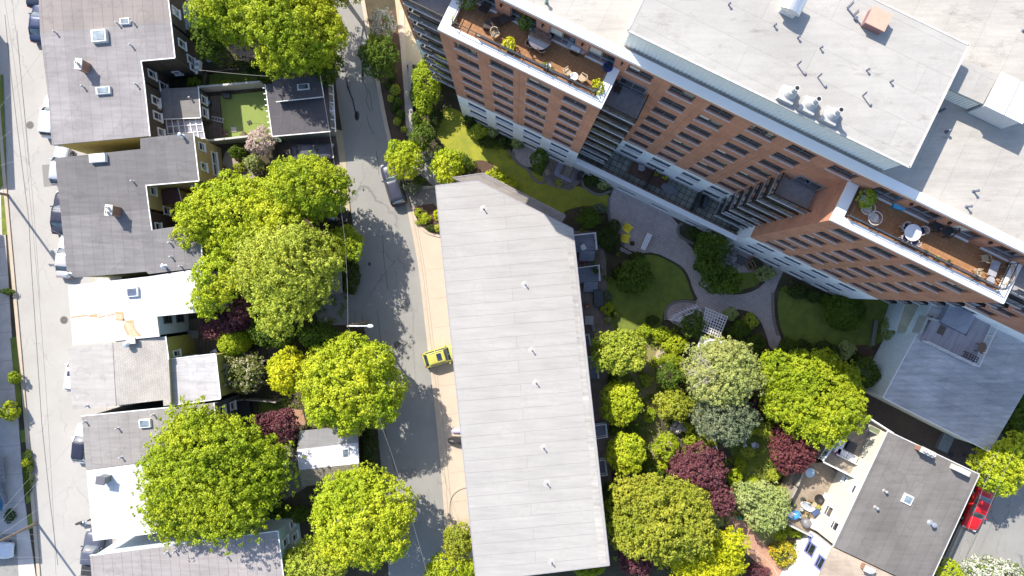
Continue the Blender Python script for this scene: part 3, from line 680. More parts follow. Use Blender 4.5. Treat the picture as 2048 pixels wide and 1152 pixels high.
# podium with tiled terraces
pd = MB(); wall_holes(pd, U(9.15, 3.0), UDIR, 18.55, 0, 3.45, [(c, 1.2, 2.0, .9) for c in (3.0, 6.4, 10.4, 14.4)]); pd.build('podium_wall', STUCCO, blk)
for c in (3.0, 6.4, 10.4, 14.4): window(blk, U(9.15+c, 2.86, 1.2), UA, 2.0, .9, FRAMED, GLASS, True, 2, 'window', sillmat=WHITE)
PTILE = Mbrick('podium_tiles', (.22, .225, .19), (.32, .325, .29), (.06, .07, .045), .6, .6, .035, ang=-UA, stain=.4, offset=0)
b = MB(); b.prism([U(9.15, .002), U(27.7, .002), U(27.7, 2.98), U(9.15, 2.98)], 2.3, 2.75); b.build('podium_floor', PTILE, blk)
b = MB(); b.prism([U(9.1, 3.1), U(27.72, 3.1), U(27.72, 2.55), U(9.1, 2.55)], 3.4, 3.68); b.build('podium_cap', WCAP, blk)
for u in (11.9, 17.0, 22.3): m = MB(); m.bar(U(u, .1, 3.6), U(u, 2.5, 3.6), .06, 1.6); m.build('terrace_divider', BLACKM, blk)
m = MB(); m.bar(U(9.2, 2.5, 3.95), U(27.6, 2.5, 3.95), .05)
for k in range(10): m.bar(U(9.3+k*2.03, 2.5, 3.4), U(9.3+k*2.03, 2.5, 3.95), .05)
m.build('podium_railing', WOODB, blk)
b = MB(); b.prism([U(14.6, .15), U(18.9, .15), U(18.9, 1.5), U(14.6, 1.5)], 2.752, 2.85); b.build('wood_decking', M('red_brown_decking', (.12, .065, .045), .8, .3, 3), blk)
# balconies
def balcony(u0, u1, z, depth=2.0, open_side=0, glass=True, floor=None, rail=GREYM):
    b = MB(); b.prism([U(u0, .003), U(u1, .003), U(u1, depth), U(u0, depth)], z-.2, z); bo = b.build('balcony', floor or M('balcony_concrete', (.30, .30, .31), .8), blk)
    b = MB(); b.prism([U(u0, depth+.05), U(u1, depth+.05), U(u1, depth), U(u0, depth)], z-.22, z+.02); b.build('slab_edge', M('balcony_edge', (.42, .43, .46)), bo)
    b = MB(); b.bar(U(u0, depth-.05, z+1.05), U(u1, depth-.05, z+1.05), .09, .07)
    for s in ((u0+.05,) if open_side < 0 else (u1-.05,)):
        b.bar(U(s, 0.05, z+1.05), U(s, depth, z+1.05), .09, .07); b.bar(U(s, depth-.05, z), U(s, depth-.05, z+1.05), .08)
    for k in range(1, 4): b.bar(U(u0+(u1-u0)*k/4, depth-.05, z), U(u0+(u1-u0)*k/4, depth-.05, z+1.0), .05)
    b.build('balcony_railing', BLACKM, bo)
    b = MB(); b.bar(U(u0+.1, depth-.05, z+.52), U(u1-.1, depth-.05, z+.52), .03, .85)
    s = u0+.05 if open_side < 0 else u1-.05; b.bar(U(s, .1, z+.52), U(s, depth-.1, z+.52), .03, .85); b.build('balcony_panel', GLRAIL, bo)
for k in range(7): balcony(24.35, 27.68, 4.95+2.42*k, 1.95, -1)
for k in range(8): balcony(9.17, 12.0, 2.75+2.4*(k+1), 2.2, 1)
for k in range(8): balcony(-7.6, -4.02, 3.0+2.55*(k+1), 2.0, -1)
for k in range(9): balcony(41.63, 45, 1.25+2.6*(k+1), 2.0, 1)
for u, zz in ((10.55, 21.9), (26.4, 19.5), (-6, 23.4)):
    for k in range(7): window(blk, U(u, .05, zz+1.15-2.45*k), UA, 2.2, 2.0, GREYM, GLASS, False, 2, 'balcony_door')
# smaller plant room at the right
s = MB(); q = [(1997, 150), (1925, 118), (1895, 176), (1966, 208)]; q = [P(x, y, 28.9) for x, y in q]
s.prism(q, 28.7, 28.9); s.build('plant_room_roof', ROOFW, blk)
s = MB(); s.prism(inset([(a.x, a.y) for a in q], .12), ZR+.002, 28.7, top=False, bottom=False); pw2 = s.build('plant_room_wall', RIB, blk)
m = MB(); k = 0
a0, a1 = q[2], q[3]
for k in range(12): p = a0.lerp(a1, (k+.5)/12); m.box((p.x-NDIR.x*.09, p.y-NDIR.y*.09, 28.0), (.1, .08, 1.4), UA)
m.build('wall_ribs', RIB, pw2)
# ================================================================ row houses and other buildings
def house(name, label, cat, px, z, wallm, roofm, edges={}, wins=(), trims=(), group=None, trimm=WHITE, wz0=0.0, ins=.14, roof_th=.22, slope=None):
    """px: roof outline in the picture at height z. edges: material of single walls by index of the outline edge.
    wins: (edge, t, z, w, h, style); t runs along the edge as listed"""
    pts = [P(x, y, z) for x, y in px]; q = [(p.x, p.y) for p in pts]; n = len(q)
    a = sum(q[i][0]*q[(i+1) % n][1]-q[(i+1) % n][0]*q[i][1] for i in range(n))
    c = Vector((sum(p[0] for p in q)/n, sum(p[1] for p in q)/n, 0)); root = empty(name, c, label, cat, group)
    iq = inset(q, ins); by = {}
    for i in range(n): by.setdefault(edges.get(i, wallm).name, (edges.get(i, wallm), []))[1].append(i)
    for mt, idx in by.values():
        b = MB()
        for i in idx:
            p0, p1 = iq[i], iq[(i+1) % n]
            if a < 0: p0, p1 = p1, p0
            b.add([(p0[0], p0[1], wz0), (p1[0], p1[1], wz0), (p1[0], p1[1], z-roof_th), (p0[0], p0[1], z-roof_th)], [(0, 1, 2, 3)])
        b.build('wall', mt, root)
    b = MB(); b.prism(q, z-roof_th, z); ro = b.build('roof', roofm, root)
    for tr in trims:
        b = MB(); p0, p1 = pts[tr], pts[(tr+1) % n]; d = (p1-p0).normalized(); nn = Vector((d.y, -d.x, 0))*(1 if a > 0 else -1)
        b.bar(p0+nn*.045-d*.03+Vector((0, 0, -.04)), p1+nn*.045+d*.03+Vector((0, 0, -.04)), .09, .10); b.build('gutter', trimm, ro)
    for (e, t, zc, ww, hh, st) in wins:
        p0, p1 = iq[e], iq[(e+1) % n]
        x = p0[0]+(p1[0]-p0[0])*t; y = p0[1]+(p1[1]-p0[1])*t
        if a < 0: ang = math.atan2(p0[1]-p1[1], p0[0]-p1[0])
        else: ang = math.atan2(p1[1]-p0[1], p1[0]-p0[0])
        fr = {'w': WHITE, 'd': FRAMED, 'b': M('blue_window_frame', (.20, .22, .50))}[st[0]]
        window(root, Vector((x, y, zc)), ang, ww, hh, fr, GLASS, st[0] == "w", 2 if ww > 1.3 else 1, "window", proud=-.055, fr=.12, sillmat=WHITE)
    return root, ro
DKSH = Mbrick('dark_wall_shingles', (.075, .062, .05), (.10, .082, .066), (.04, .033, .027), .3, .16, .012, vertical=(0, 1))
DKBR = M('dark_brown_siding', (.07, .05, .042), .8)
YELL = M('yellow_clapboard', (.46, .36, .17), .8, .06)
YELS = M('mustard_wall', (.40, .36, .12), .8, .08)
OLIV = M('olive_yellow_wall', (.34, .33, .09), .8, .06)
PALE = M('pale_blue_wall', (.50, .57, .62), .8, .06)
TEAL = M('pale_teal_siding', (.40, .52, .53), .8, .06)
SLAT = M('slate_blue_siding', (.075, .085, .10), .8, .1)
BRW = M('grey_brown_wall', (.22, .2, .18), .8)
A5 = R(-6)
RF1 = Mroll('brown_grey_felt', (.265, .235, .22), math.pi/2-R(5), 1.0, 34, .62, .12, .07, .07)
RF2 = Mroll('lavender_grey_felt', (.285, .268, .27), math.pi/2-R(5), 1.0, 34, .74, .20, .07, .12)
RF3 = Mroll('dark_grey_felt', (.155, .148, .15), math.pi/2-R(5), 1.0, 34, .80, .14, .08, .12)
RF3b = Mroll('mid_grey_felt', (.205, .195, .198), math.pi/2-R(5), 1.0, 34, .72, .14, .08, .16)
RFW = Mroll('white_roof_coating', (.64, .64, .655), math.pi/2-R(5), 1.0, 34, .72, .05, .02, .02)
RFC = Mroll('cream_felt', (.42, .395, .375), math.pi/2-R(5), 1.0, 34, .95, .10, .02, .10)
SHING = Mbrick('brown_roof_shingles', (.40, .37, .34), (.44, .41, .375), (.33, .30, .27), .32, .22, .02, ang=math.pi/2-R(5), stain=.2)
RFL = Mroll('pale_grey_felt', (.48, .47, .48), math.pi/2-R(5), .9, 34, .88, .12, .04, .15)
RF10 = Mroll('pinkish_grey_felt', (.345, .315, .31), math.pi/2-R(5), .95, 34, .60, .12, .05, .12)
RF8 = Mroll('taupe_grey_felt', (.29, .27, .26), math.pi/2-R(5), 1.0, 34, .75, .14, .06, .12)
ZH = 6.8; GRP = 'row houses along the left street'
h1, r1 = house('row_house', 'topmost row house with brownish felt roof and dark shingled rear wall', 'house', [(76, -40), (331, -40), (341, 43), (80, 66)], ZH, DKSH, RF1, wins=[(1, .62, 5.2, .9, 1.5, 'w'), (1, .35, 2.6, .9, 1.4, 'w')], trims=(1,), group=GRP)
h2, r2 = house('row_house', 'row house with lavender grey roof, large square skylight and dark shingled rear wing', 'house', [(80, 66), (341, 43), (349, 115), (281, 121), (287, 160), (94, 175)], ZH, DKSH, RF2, edges={}, wins=[(1, .40, 4.6, .85, 1.5, 'w'), (1, .72, 2.9, .85, 1.6, 'w'), (1, .93, 2.6, .8, 1.3, 'w'), (3, .45, 4.7, .85, 1.5, 'w'), (3, .85, 2.6, 1.2, 1.6, 'w'), (2, .55, 2.2, .8, 1.0, 'w')], trims=(1, 2, 3), group=GRP)
h3, r3 = house('row_house', 'pale lavender roofed row house with narrow skylight and mustard yellow side wall', 'house', [(94, 175), (287, 160), (299, 272), (104, 290)], ZH, DKSH, RF2, edges={2: YELS}, wins=[(1, .25, 4.6, .9, 1.6, 'w'), (1, .55, 4.6, .9, 1.6, 'w'), (1, .85, 4.2, .9, 1.3, 'w')], trims=(1,), group=GRP)
h4, r4 = house('row_house', 'dark grey roofed row house with yellow clapboard rear wall and white windows', 'house', [(110, 316), (281, 298), (280, 277), (386, 265), (397, 361), (291, 370), (297, 418), (122, 433)], ZH, YELL, RF3,
               wins=[(3, .20, 5.0, .9, 1.3, 'w'), (3, .66, 5.0, .9, 1.3, 'w'), (3, .48, 2.2, 2.6, 1.2, 'w'), (5, .22, 5.3, .9, 1.1, 'w'), (5, .95, 3.0, .9, 1.3, 'w'), (4, .3, 3.6, .9, .8, 'w')], trims=(3, 4, 5), group=GRP)
h5, r5 = house('row_house', 'mid grey roofed row house with twin pot brick chimney at its upper edge', 'house', [(122, 433), (297, 418), (303, 460), (400, 446), (404, 535), (297, 548), (292, 543), (262, 546), (135, 556)], ZH, DKBR, RF3b,
               edges={3: PALE, 7: OLIV}, wins=[(1, .72, 5.2, .9, 1.2, 'w'), (3, .5, 4.5, .9, 1.3, 'w')], trims=(1, 3), group=GRP)
h6, r6 = house('row_house', 'bright white roofed row house with rust stains and two rear windows', 'house', [(136, 571), (297, 553), (400, 537), (414, 623), (314, 633), (319, 673), (146, 691)], ZH, PALE, RFW, wins=[(4, .24, 4.6, .95, 1.6, 'd'), (4, .24, 2.0, .95, 1.6, 'd'), (3, .5, 3, 1, 1.2, 'd'), (2, .5, 4, 1, 1.3, 'w')], trims=(2,), group=GRP, trimm=M('blue_trim', (.12, .2, .35)))
h7, r7 = house('row_house', 'row house with cream front roof, brown shingled rear slope and olive yellow wall', 'house', [(135, 697), (225, 685), (232, 812), (145, 820)], ZH, OLIV, RFC, trims=(), group=GRP)
def sub_roof(root, px, z, wallm, roofm, name='roof', edges={}, wins=(), trims=(), zs=None, wz0=0.0, th=.2, trimm=WHITE):
    """another wing of the same house; zs gives each corner its own height (a sloping roof)"""
    zs = zs or [z]*len(px); pts = [P(x, y, k) for (x, y), k in zip(px, zs)]; n = len(pts)
    a = sum(pts[i].x*pts[(i+1) % n].y-pts[(i+1) % n].x*pts[i].y for i in range(n))
    if a < 0: pts = pts[::-1]; edges = {n-2-i if n-2-i >= 0 else n-1: m for i, m in edges.items()}; flip = True
    else: flip = False
    iq = inset([(p.x, p.y) for p in pts], .12); by = {}
    for i in range(n): by.setdefault(edges.get(i, wallm).name, (edges.get(i, wallm), []))[1].append(i)
    for mt, idx in by.values():
        b = MB()
        for i in idx:
            j = (i+1) % n; b.add([(*iq[i], wz0), (*iq[j], wz0), (*iq[j], pts[j].z-th), (*iq[i], pts[i].z-th)], [(0, 1, 2, 3)])
        b.build('wall', mt, root)
    b = MB(); b.add([tuple(p) for p in pts]+[(p.x, p.y, p.z-th) for p in pts], [tuple(range(n)), tuple(reversed(range(n, 2*n)))]+[(n+i, n+(i+1) % n, (i+1) % n, i) for i in range(n)])
    ro = b.build(name, roofm, root)
    for tr in trims:
        if flip: tr = n-2-tr if n-2-tr >= 0 else n-1
        p0, p1 = pts[tr], pts[(tr+1) % n]; d = (p1-p0).normalized(); nn = Vector((d.y, -d.x, 0)); b = MB()
        b.bar(p0+nn*.04, p1+nn*.04, .08, .08); b.build('gutter', trimm, ro)
    for (e, t, zc, ww, hh, st) in wins:
        if flip: e = n-2-e if n-2-e >= 0 else n-1; t = 1-t
        p0, p1 = iq[e], iq[(e+1) % n]; window(root, Vector((p0[0]+(p1[0]-p0[0])*t, p0[1]+(p1[1]-p0[1])*t, zc)), math.atan2(p1[1]-p0[1], p1[0]-p0[0]), ww, hh, {'w': WHITE, 'd': FRAMED, 'b': M('blue_window_frame', (.20, .22, .50))}[st[0]], GLASS, st[0] == "w", 2 if ww > 1.3 else 1, "window", proud=-.055, fr=.12, sillmat=WHITE)
    return ro
sub_roof(h7, [(226, 685), (331, 673), (337, 719), (342, 810), (327, 812), (326, 800), (233, 811)], ZH, OLIV, SHING, zs=[ZH+.02, ZH-.5, ZH-.5, ZH-.5, ZH-.5, ZH-.45, ZH], wins=[(1, .8, 4.4, .7, 1.4, 'w')], trims=(1,))
sub_roof(h7, [(337, 719), (431, 708), (441, 797), (342, 810)], 5.6, OLIV, RFL, wins=[(0, .22, 3.6, 1.2, 1.0, 'w')], trims=(0, 1, 2))
h8, r8 = house('row_house', 'taupe roofed row house largely under a big tree, slate blue rear wall', 'house', [(163, 833), (345, 815), (427, 806), (437, 905), (172, 940)], ZH, SLAT, RF8, wins=[(2, .2, 4.8, .9, 1.3, 'w'), (2, .2, 2.2, .9, 1.2, 'w'), (2, .55, 4.4, .9, 1.3, 'w')], trims=(0, 2), group=GRP)
h9, r9 = house('row_house', 'white roofed row house partly under a big tree, with a slate chimney', 'house', [(173, 941), (437, 906), (482, 1046), (186, 1082)], ZH, PALE, RFW, trims=(), group=GRP)
h10, r10 = house('row_house', 'bottommost row house with pinkish grey ribbed felt roof and pale teal rear wall', 'house', [(180, 1112), (555, 1063), (572, 1200), (187, 1200)], ZH, PALE, RF10, edges={1: TEAL, 0: M('white_blue_clapboard', (.58, .64, .68), .8)},
                 wins=[(1, .25, 4.8, .9, 1.5, 'w'), (1, .10, 2.4, .9, 1.2, 'w'), (1, .33, 2.0, .9, 1.5, 'w'), (0, .42, 4.3, .8, 1.1, 'd'), (0, .52, 4.3, .7, 1.1, 'd'), (0, .60, 4.3, .7, 1.1, 'd'), (0, .8, 4.3, .8, 1.1, 'd')], trims=(0, 1), group=GRP)
sub_roof(h1, [(357, 5), (389, 8), (394, 59), (365, 59)], 3.2, DKSH, Mbrick('grey_slates', (.30, .32, .34), (.36, .38, .40), (.2, .2, .22), .3, .2, .02), trims=(1,))
# rear flat wing of house 3 and its clear pergola
w3 = sub_roof(h3, [(312, 178), (396, 174), (401, 235), (318, 238)], 3.3, DKSH, Mroll('grey_wing_felt', (.24, .23, .225), 1.5, 1, 8, .75), wins=[(1, .3, 2.0, .9, 1.2, 'w'), (1, .75, 2.0, 1.0, 1.2, 'w')], trims=(1, 2))
pgl = MB(); z = 2.9; q = [P(320, 240, z), P(402, 235, z), P(410, 277, z), P(326, 282, z)]
for k in range(8): a = q[0].lerp(q[1], k/7); c = q[3].lerp(q[2], k/7); pgl.bar(a, c, .08)
for k in range(4): a = q[0].lerp(q[3], k/3); c = q[1].lerp(q[2], k/3); pgl.bar(a, c, .06, .09)
for p in (q[2], q[3]): pgl.bar(p, (p.x, p.y, 0), .1)
pr = empty('patio_roof', (q[0].x, q[0].y, 0), 'clear panelled patio roof on a pale frame beside the flat rear wing', 'patio roof'); pgl.build('frame', WHITE, pr)
b = MB(); b.prism(q, z-.07, z-.055); b.build('roof_panel', Mglass('clear_plastic', (.20, .19, .22), .25), pr)
# porch bits of house 4
ex = MB(); ex.box(P(342, 393, 2.6), (2.5, 1.9, 0), R(4))
sub_roof(h4, [(316, 380), (356, 376), (363, 404), (322, 410)], 3.6, YELL, M('maroon_porch_roof', (.10, .045, .045), .8, .2), trims=(1,))
# rust stains on the white roof (thin water-borne marks with their own shape)
RUST = Mground('rust_stain', [(.40, .22, .09), (.46, .30, .14), (.52, .42, .30)], 2.5, 6, contrast=.8, bmp=0)
RUSTL = Mground('faint_rust_stain', [(.50, .38, .24), (.60, .52, .42), (.46, .30, .16)], 1.2, 4, contrast=.8, bmp=0)
def roofmark(parent, pts, z, m, nm='rust_stain'):
    b = MB(); b.prism([P(x, y, z) for x, y in pts], z, z+.004, bottom=False); return b.build(nm, m, parent)
for i, s in enumerate(([(230, 622), (247, 623), (249, 641), (232, 640)], [(250, 641), (266, 640), (268, 656), (276, 664), (282, 672), (262, 674), (252, 660)])):
    roofmark(r6, s, ZH+.003+.006*i, RUSTL, 'pale_stain')
for i, s in enumerate(([(142, 633), (176, 629), (176, 632), (142, 636)], [(178, 630), (194, 627), (195, 635), (178, 634)], [(196, 634), (210, 630), (210, 633), (196, 637)], [(212, 631), (229, 626), (230, 629), (213, 633)],
            [(229, 624), (247, 625), (249, 641), (246, 641), (244, 628), (231, 627)], [(231, 638), (249, 638), (249, 642), (232, 641)], [(250, 642), (267, 640), (268, 646), (251, 645)], [(249, 645), (253, 658), (259, 670), (255, 671), (247, 655)], [(267, 646), (271, 658), (283, 672), (277, 673), (266, 655)])):
    roofmark(r6, s, ZH+.014, RUST)
for r_, px_, e in ((h1, [(80, 66), (76, -40)], 0), (h2, [(94, 175), (80, 66)], 0), (h3, [(104, 290), (94, 175)], 0), (h4, [(122, 433), (110, 316)], 0), (h5, [(135, 556), (122, 433)], 0), (h6, [(146, 691), (136, 571)], 0), (h7, [(145, 820), (135, 697)], 0), (h8, [(172, 940), (163, 833)], 0), (h9, [(186, 1082), (173, 941)], 0)):
    p0, p1 = P(*px_[1], ZH), P(*px_[0], ZH)          # street fronts: two windows above, window and door below
    d = (p1-p0).normalized(); nn = Vector((d.y, -d.x, 0)); ang = math.atan2(d.y, d.x); L = (p1-p0).length
    for t, zc, ww, hh in ((.27, 5.0, 1.0, 1.5), (.73, 5.0, 1.0, 1.5), (.27, 2.0, 1.0, 1.6)): q = p0+d*L*t-nn*.14; window(r_, Vector((q.x, q.y, zc)), ang, ww, hh, WHITE, GLASS, True, 1, 'window', proud=-.055, fr=.12, sillmat=WHITE)
    q = p0+d*L*.73-nn*.14; m = MB(); m.box((q.x+nn.x*.03, q.y+nn.y*.03, 1.15), (1.0, .08, 2.1), ang); m.build('door', M('painted_door', (.16, .05, .05), .4), r_)
# off-picture terrace across the street: it throws the shade on the pavement
fh = M('blue_painted_wall', (.05, .25, .50), .7)
house('terrace_house', 'bright blue walled terrace house with wooden porch steps at the left edge', 'house', [(-250, 880), (-108, 868), (-92, 1068), (-230, 1078)], ZH, fh, RF8)
house('terrace_house', 'grey terrace house just outside the left edge, shading the pavement', 'house', [(-330, 360), (-174, 350), (-110, 866), (-260, 878)], ZH, BRW, RF8)
house('terrace_house', 'grey corner terrace house outside the upper left edge, shading the street', 'house', [(-300, -80), (-166, -75), (-152, 245), (-290, 250)], ZH, BRW, RF8)
# porch stairs
b = empty('porch_stairs', P(14, 950, 0), 'weathered grey wooden porch stairs against the left edge below the hedge strip', 'stairs')
s = MB(); s.prism([P(-20, 915, 0), P(18, 910, 0), P(22, 958, 0), P(-16, 962, 0)], .9, 1.0); s.build('landing', M('grey_wood', (.32, .30, .31), .8, .3, 4), b)
s = MB()
for k in range(8): s.box(P(4+k*.3, 966+k*5.0, 0)+Vector((0, 0, .95-.11*k)), (1.3, .27, .05), R(-5))
s.build('treads', M('grey_wood', (.2, .19, .2)), b)
s = MB()
for x in (-9, 19): s.bar(P(x, 960, 0)+Vector((0, 0, 1.8)), P(x+4, 1002, 0)+Vector((0, 0, 1.0)), .07); s.bar(P(x, 912, 0)+Vector((0, 0, 1.8)), P(x, 960, 0)+Vector((0, 0, 1.8)), .07)
for k in range(6): s.bar(P(19, 912+k*9.5, 0)+Vector((0, 0, .9)), P(19, 912+k*9.5, 0)+Vector((0, 0, 1.8)), .05)
s.bar(P(-9, 912, 0)+Vector((0, 0, 1.8)), P(19, 912, 0)+Vector((0, 0, 1.8)), .07); s.build('handrail', M('grey_wood', (.2, .19, .2)), b)

# townhouse row with long grey roof
ZG = 9.0
RG = Mroll('silver_grey_felt', (.395, .38, .36), R(-5), 1.15, 26, .76, .07, .018, .07, puddle=.12)
gx = [(872, 372), (955, 362), (1145, 458), (1218, 1130), (953, 1162)]
tg, rg = house('townhouse_row', 'long townhouse block with pale silver grey roof, slanted upper end, between lane and courtyard', 'townhouses', gx, ZG, M('mauve_grey_siding', (.26, .25, .25), .8), RG, trims=(0, 1, 2, 3, 4),
               wins=[(2, t, 6.8, 1.3, 1.3, 'w') for t in (.08, .2, .32, .44, .56, .68, .8, .92)]+[(3, .3, 6.5, 1.2, 1.2, 'w')]+[(4, .06+.125*k, z_, w_, h_, 'w') for k in range(8) for z_, w_, h_ in ((1.25, 2.5, 2.3), (4.3, 1.5, 1.3), (7.0, 1.5, 1.3))], trimm=M('mauve_roof_trim', (.30, .285, .31)))
sub_roof(tg, [(905, 356), (966, 347), (1130, 431), (1118, 450), (940, 372)], 7.6, M('mauve_grey_siding', (.26, .25, .25)), Mroll('grey_lower_felt', (.27, .25, .235), R(27), 1.4, 9, .8), trims=(0, 1, 2), trimm=M('mauve_roof_trim', (.30, .285, .31)))
bd = MB(); q = [P(x, y, ZG) for x, y in ((1126, 448), (1145, 458), (1218, 1130), (1199, 1132), (1146, 640))]; bd.prism([P(x, y, ZG) for x, y in ((1131, 461), (1142, 466), (1214, 1126), (1199, 1128))], ZG, ZG+.03, bottom=False)
bd.build('roof_border', Mroll('pale_border_felt', (.44, .42, .39), R(85), 3, 12, .9, .15, .04, .2), rg)
# house at lower right
RLR = Mroll('warm_grey_felt', (.19, .178, .168), R(-64.6), 1.05, 26, .72, .22, .09, .10)
hr, rr = house('corner_house', 'grey roofed house at lower right with cream and white garden wall', 'house', [(1776, 863), (1958, 949), (1852, 1180), (1667, 1093)], 7.0, M('cream_clapboard', (.66, .61, .50), .8, .05), RLR,
               edges={}, wins=[(3, .47, 5.7, 1.0, .9, 'w'), (3, .13, 5.5, 1.0, 1.5, 'w'), (3, .2, 3.4, 1.2, 1.6, 'w'), (3, .5, 3.6, .7, .7, 'w'), (3, .66, 3.0, .9, 1.6, 'w')], trims=(3, 0, 1), trimm=M('pale_trim', (.6, .6, .6)))
hw, rw2 = house('corner_house', 'white walled house with blue framed windows at the bottom, right of the brick path', 'house', [(1666, 1095), (1853, 1183), (1845, 1240), (1598, 1240)], 6.97, M('bright_white_wall', (.76, .77, .80), .7, .03), Mroll('sandy_felt', (.50, .41, .32), R(27), 1.5, 9, .9, .3),
                wins=[(3, .745, 5.9, 1.3, 1.5, 'b'), (3, .80, 3.3, 1.3, 1.9, 'b'), (3, .93, 2.4, .6, .8, 'b')])
0 and roofmark(rr, [(1776, 876), (1800, 886), (1806, 902), (1790, 912), (1772, 905)], 7.003, Mground('pale_roof_stain', [(.30, .28, .24), (.33, .31, .27), (.24, .23, .21)], .8, 5, bmp=0), 'pale_patch')
# slate blue roofed house at right
RSL = Mroll('slate_blue_felt', (.58, .585, .59), R(26), 1.0, 12, .72, .25, .08, .2)
ht, rt = house('slate_house', 'large slate blue roofed building at the right with pale teal siding and a roof deck', 'house', [(1838, 662), (1870, 598), (2110, 598), (2110, 680), (1980, 903), (1767, 795)], 5.6, M('pale_teal_wall', (.74, .84, .86), .8, .1), RSL, trims=(0, 4, 5))
sub_roof(ht, [(1815, 590), (1885, 590), (1862, 622), (1838, 662), (1833, 668), (1792, 664)], 3.2, M('pale_teal_wall', (.74, .84, .86)), Mroll('mossy_cream_felt', (.50, .50, .36), R(26), 1.6, 9, .85, .3), trims=(5,))
dk = MB(); zd = 5.9
dk.prism([P(x, y, zd) for x, y in ((1842, 682), (1866, 632), (1880, 646), (1933, 672), (1964, 600), (2003, 600), (1945, 735))], 5.604, zd); dko = dk.build('roof_deck', Mbrick('grey_deck_boards', (.36, .34, .37), (.52, .49, .52), (.2, .18, .2), 4, .15, .015, ang=R(-62)), ht)
b = MB(); b.prism([P(x, y, 6.4) for x, y in ((1903, 604), (1968, 604), (1932, 668), (1882, 642))], 5.606, 6.4); b.build('stair_bulkhead', Mroll('navy_felt', (.36, .39, .46), R(-26), 1, 9, .9, .3), ht)
b = MB(); b.prism([P(x, y, 7) for x, y in ((1855, 632), (1858, 634), (1844, 668), (1840, 666))], 5.6, 7.0); b.prism([P(x, y, 7) for x, y in ((1858, 634), (1880, 640), (1880, 643), (1858, 637))], 5.6, 6.9); b.build('deck_screen', M('pale_screen', (.4, .42, .40)), ht)
b = MB()
def rail(b, p, q, z0, hgt, step=.16, post=1.8, th=.07):
    p, q = Vector((p.x, p.y, 0)), Vector((q.x, q.y, 0)); L = (q-p).length; U0 = Vector((0, 0, z0))
    b.bar(p+U0+Vector((0, 0, hgt)), q+U0+Vector((0, 0, hgt)), th); b.bar(p+U0+Vector((0, 0, .12)), q+U0+Vector((0, 0, .12)), th*.8)
    n = int(L/step)
    for i in range(n+1): t = i/max(1, n); a = p.lerp(q, t)+U0; b.bar(a+Vector((0, 0, .1)), a+Vector((0, 0, hgt)), .03)
    for i in range(int(L/post)+1): a = p+(q-p).normalized()*min(L, i*post)+U0; b.bar(a, a+Vector((0, 0, hgt+.08)), .1)
rail(b, P(2003, 606, zd), P(1945, 729, zd), zd, 1.05); rail(b, P(1944, 730, zd), P(1843, 681, zd), zd, 1.05)
b.build('deck_railing', WHITE, dko)

# carriage house by the lane
RD = Mroll('charcoal_felt', (.085, .08, .09), math.pi/2, 1.1, 9, 1.3, .15, .05, .05)
gh, rgh = house('carriage_house', 'charcoal roofed carriage house beside the lane with raised skylit dormer and white brackets', 'garage', [(531, 169), (655, 162), (660, 262), (545, 272)], 3.0, M('grey_green_siding', (.27, .28, .27), .8), RD, trims=(2, 3), wins=[(1, .5, 1.7, 1.0, 1.0, 'w')])
dm = sub_roof(gh, [(543, 157), (640, 152), (647, 193), (552, 203)], 3.8, M('grey_green_siding', (.27, .28, .27)), RD, trims=(2, 1))
for k in range(9): b = MB(); p = P(532+k*1.6, 176+k*11.4, 2.9); b.box((p.x-.12, p.y, 2.85), (.45, .10, .12)); b.build('bracket', WHITE, gh)
for k in range(6): b = MB(); p = P(655+k*1.0, 170+k*17, 2.9); b.bar((p.x+.1, p.y, 2.85), (p.x+.5, p.y-.05, 2.6), .09); b.build('bracket', WHITE, gh)
b = MB()
a, c = P(655, 165, 2.9), P(661, 262, 2.9); b.bar((a.x+.48, a.y, 2.62), (c.x+.48, c.y, 2.62), .1); b.build('fascia_rail', WHITE, gh)
# gabled garden studio
gs = empty('garden_studio', P(655, 925, 0), 'garden studio with white upper slope and tan shingled lower slope', 'shed')
def slope(root, px, zs, m, name='roof', th=.15):
    pts = [P(x, y, z) for (x, y), z in zip(px, zs)]; b = MB(); n = len(pts)
    if sum(pts[i].x*pts[(i+1) % n].y-pts[(i+1) % n].x*pts[i].y for i in range(n)) < 0: pts.reverse()
    b.add([tuple(p) for p in pts]+[(p.x, p.y, p.z-th) for p in pts], [tuple(range(n)), tuple(reversed(range(n, 2*n)))]+[(n+i, n+(i+1) % n, (i+1) % n, i) for i in range(n)]); return b.build(name, m, root)
slope(gs, [(600, 862), (716, 850), (716, 885), (594, 899)], [3.7, 3.7, 3.89, 3.89], Mroll('painted_shade_felt', (.30, .30, .31), math.pi/2, 1, 9, .8))  # shadow on the upper roof strip is put into this grey felt colour
slope(gs, [(594, 899), (716, 885), (718, 927), (598, 940)], [3.9, 3.9, 4.3, 4.3], Mroll('white_felt_slope', (.62, .62, .68), math.pi/2, 1, 9, .9))
slope(gs, [(598, 940), (718, 927), (722, 955), (604, 974)], [4.3, 4.3, 3.55, 3.55], Mbrick('tan_shingles', (.26, .23, .18), (.34, .30, .23), (.17, .14, .11), .45, .2, .02, ang=R(6)))
b = MB(); b.prism(inset([P(x, y, 3.3) for x, y in ((602, 866), (714, 852), (719, 948), (604, 968))], .2), 0, 3.0, top=False); b.build('wall', M('dark_stain_wall', (.08, .06, .05)), gs)
# small outbuilding roof beside the hedge, half under the olive tree
house('shed', 'small pale roofed shed between olive tree and clipped hedge', 'shed', [(648, 515), (682, 515), (684, 586), (652, 590)], 2.7, DKBR, Mroll('pale_shed_felt', (.34, .31, .28), 1.5, 1, 6, .8))
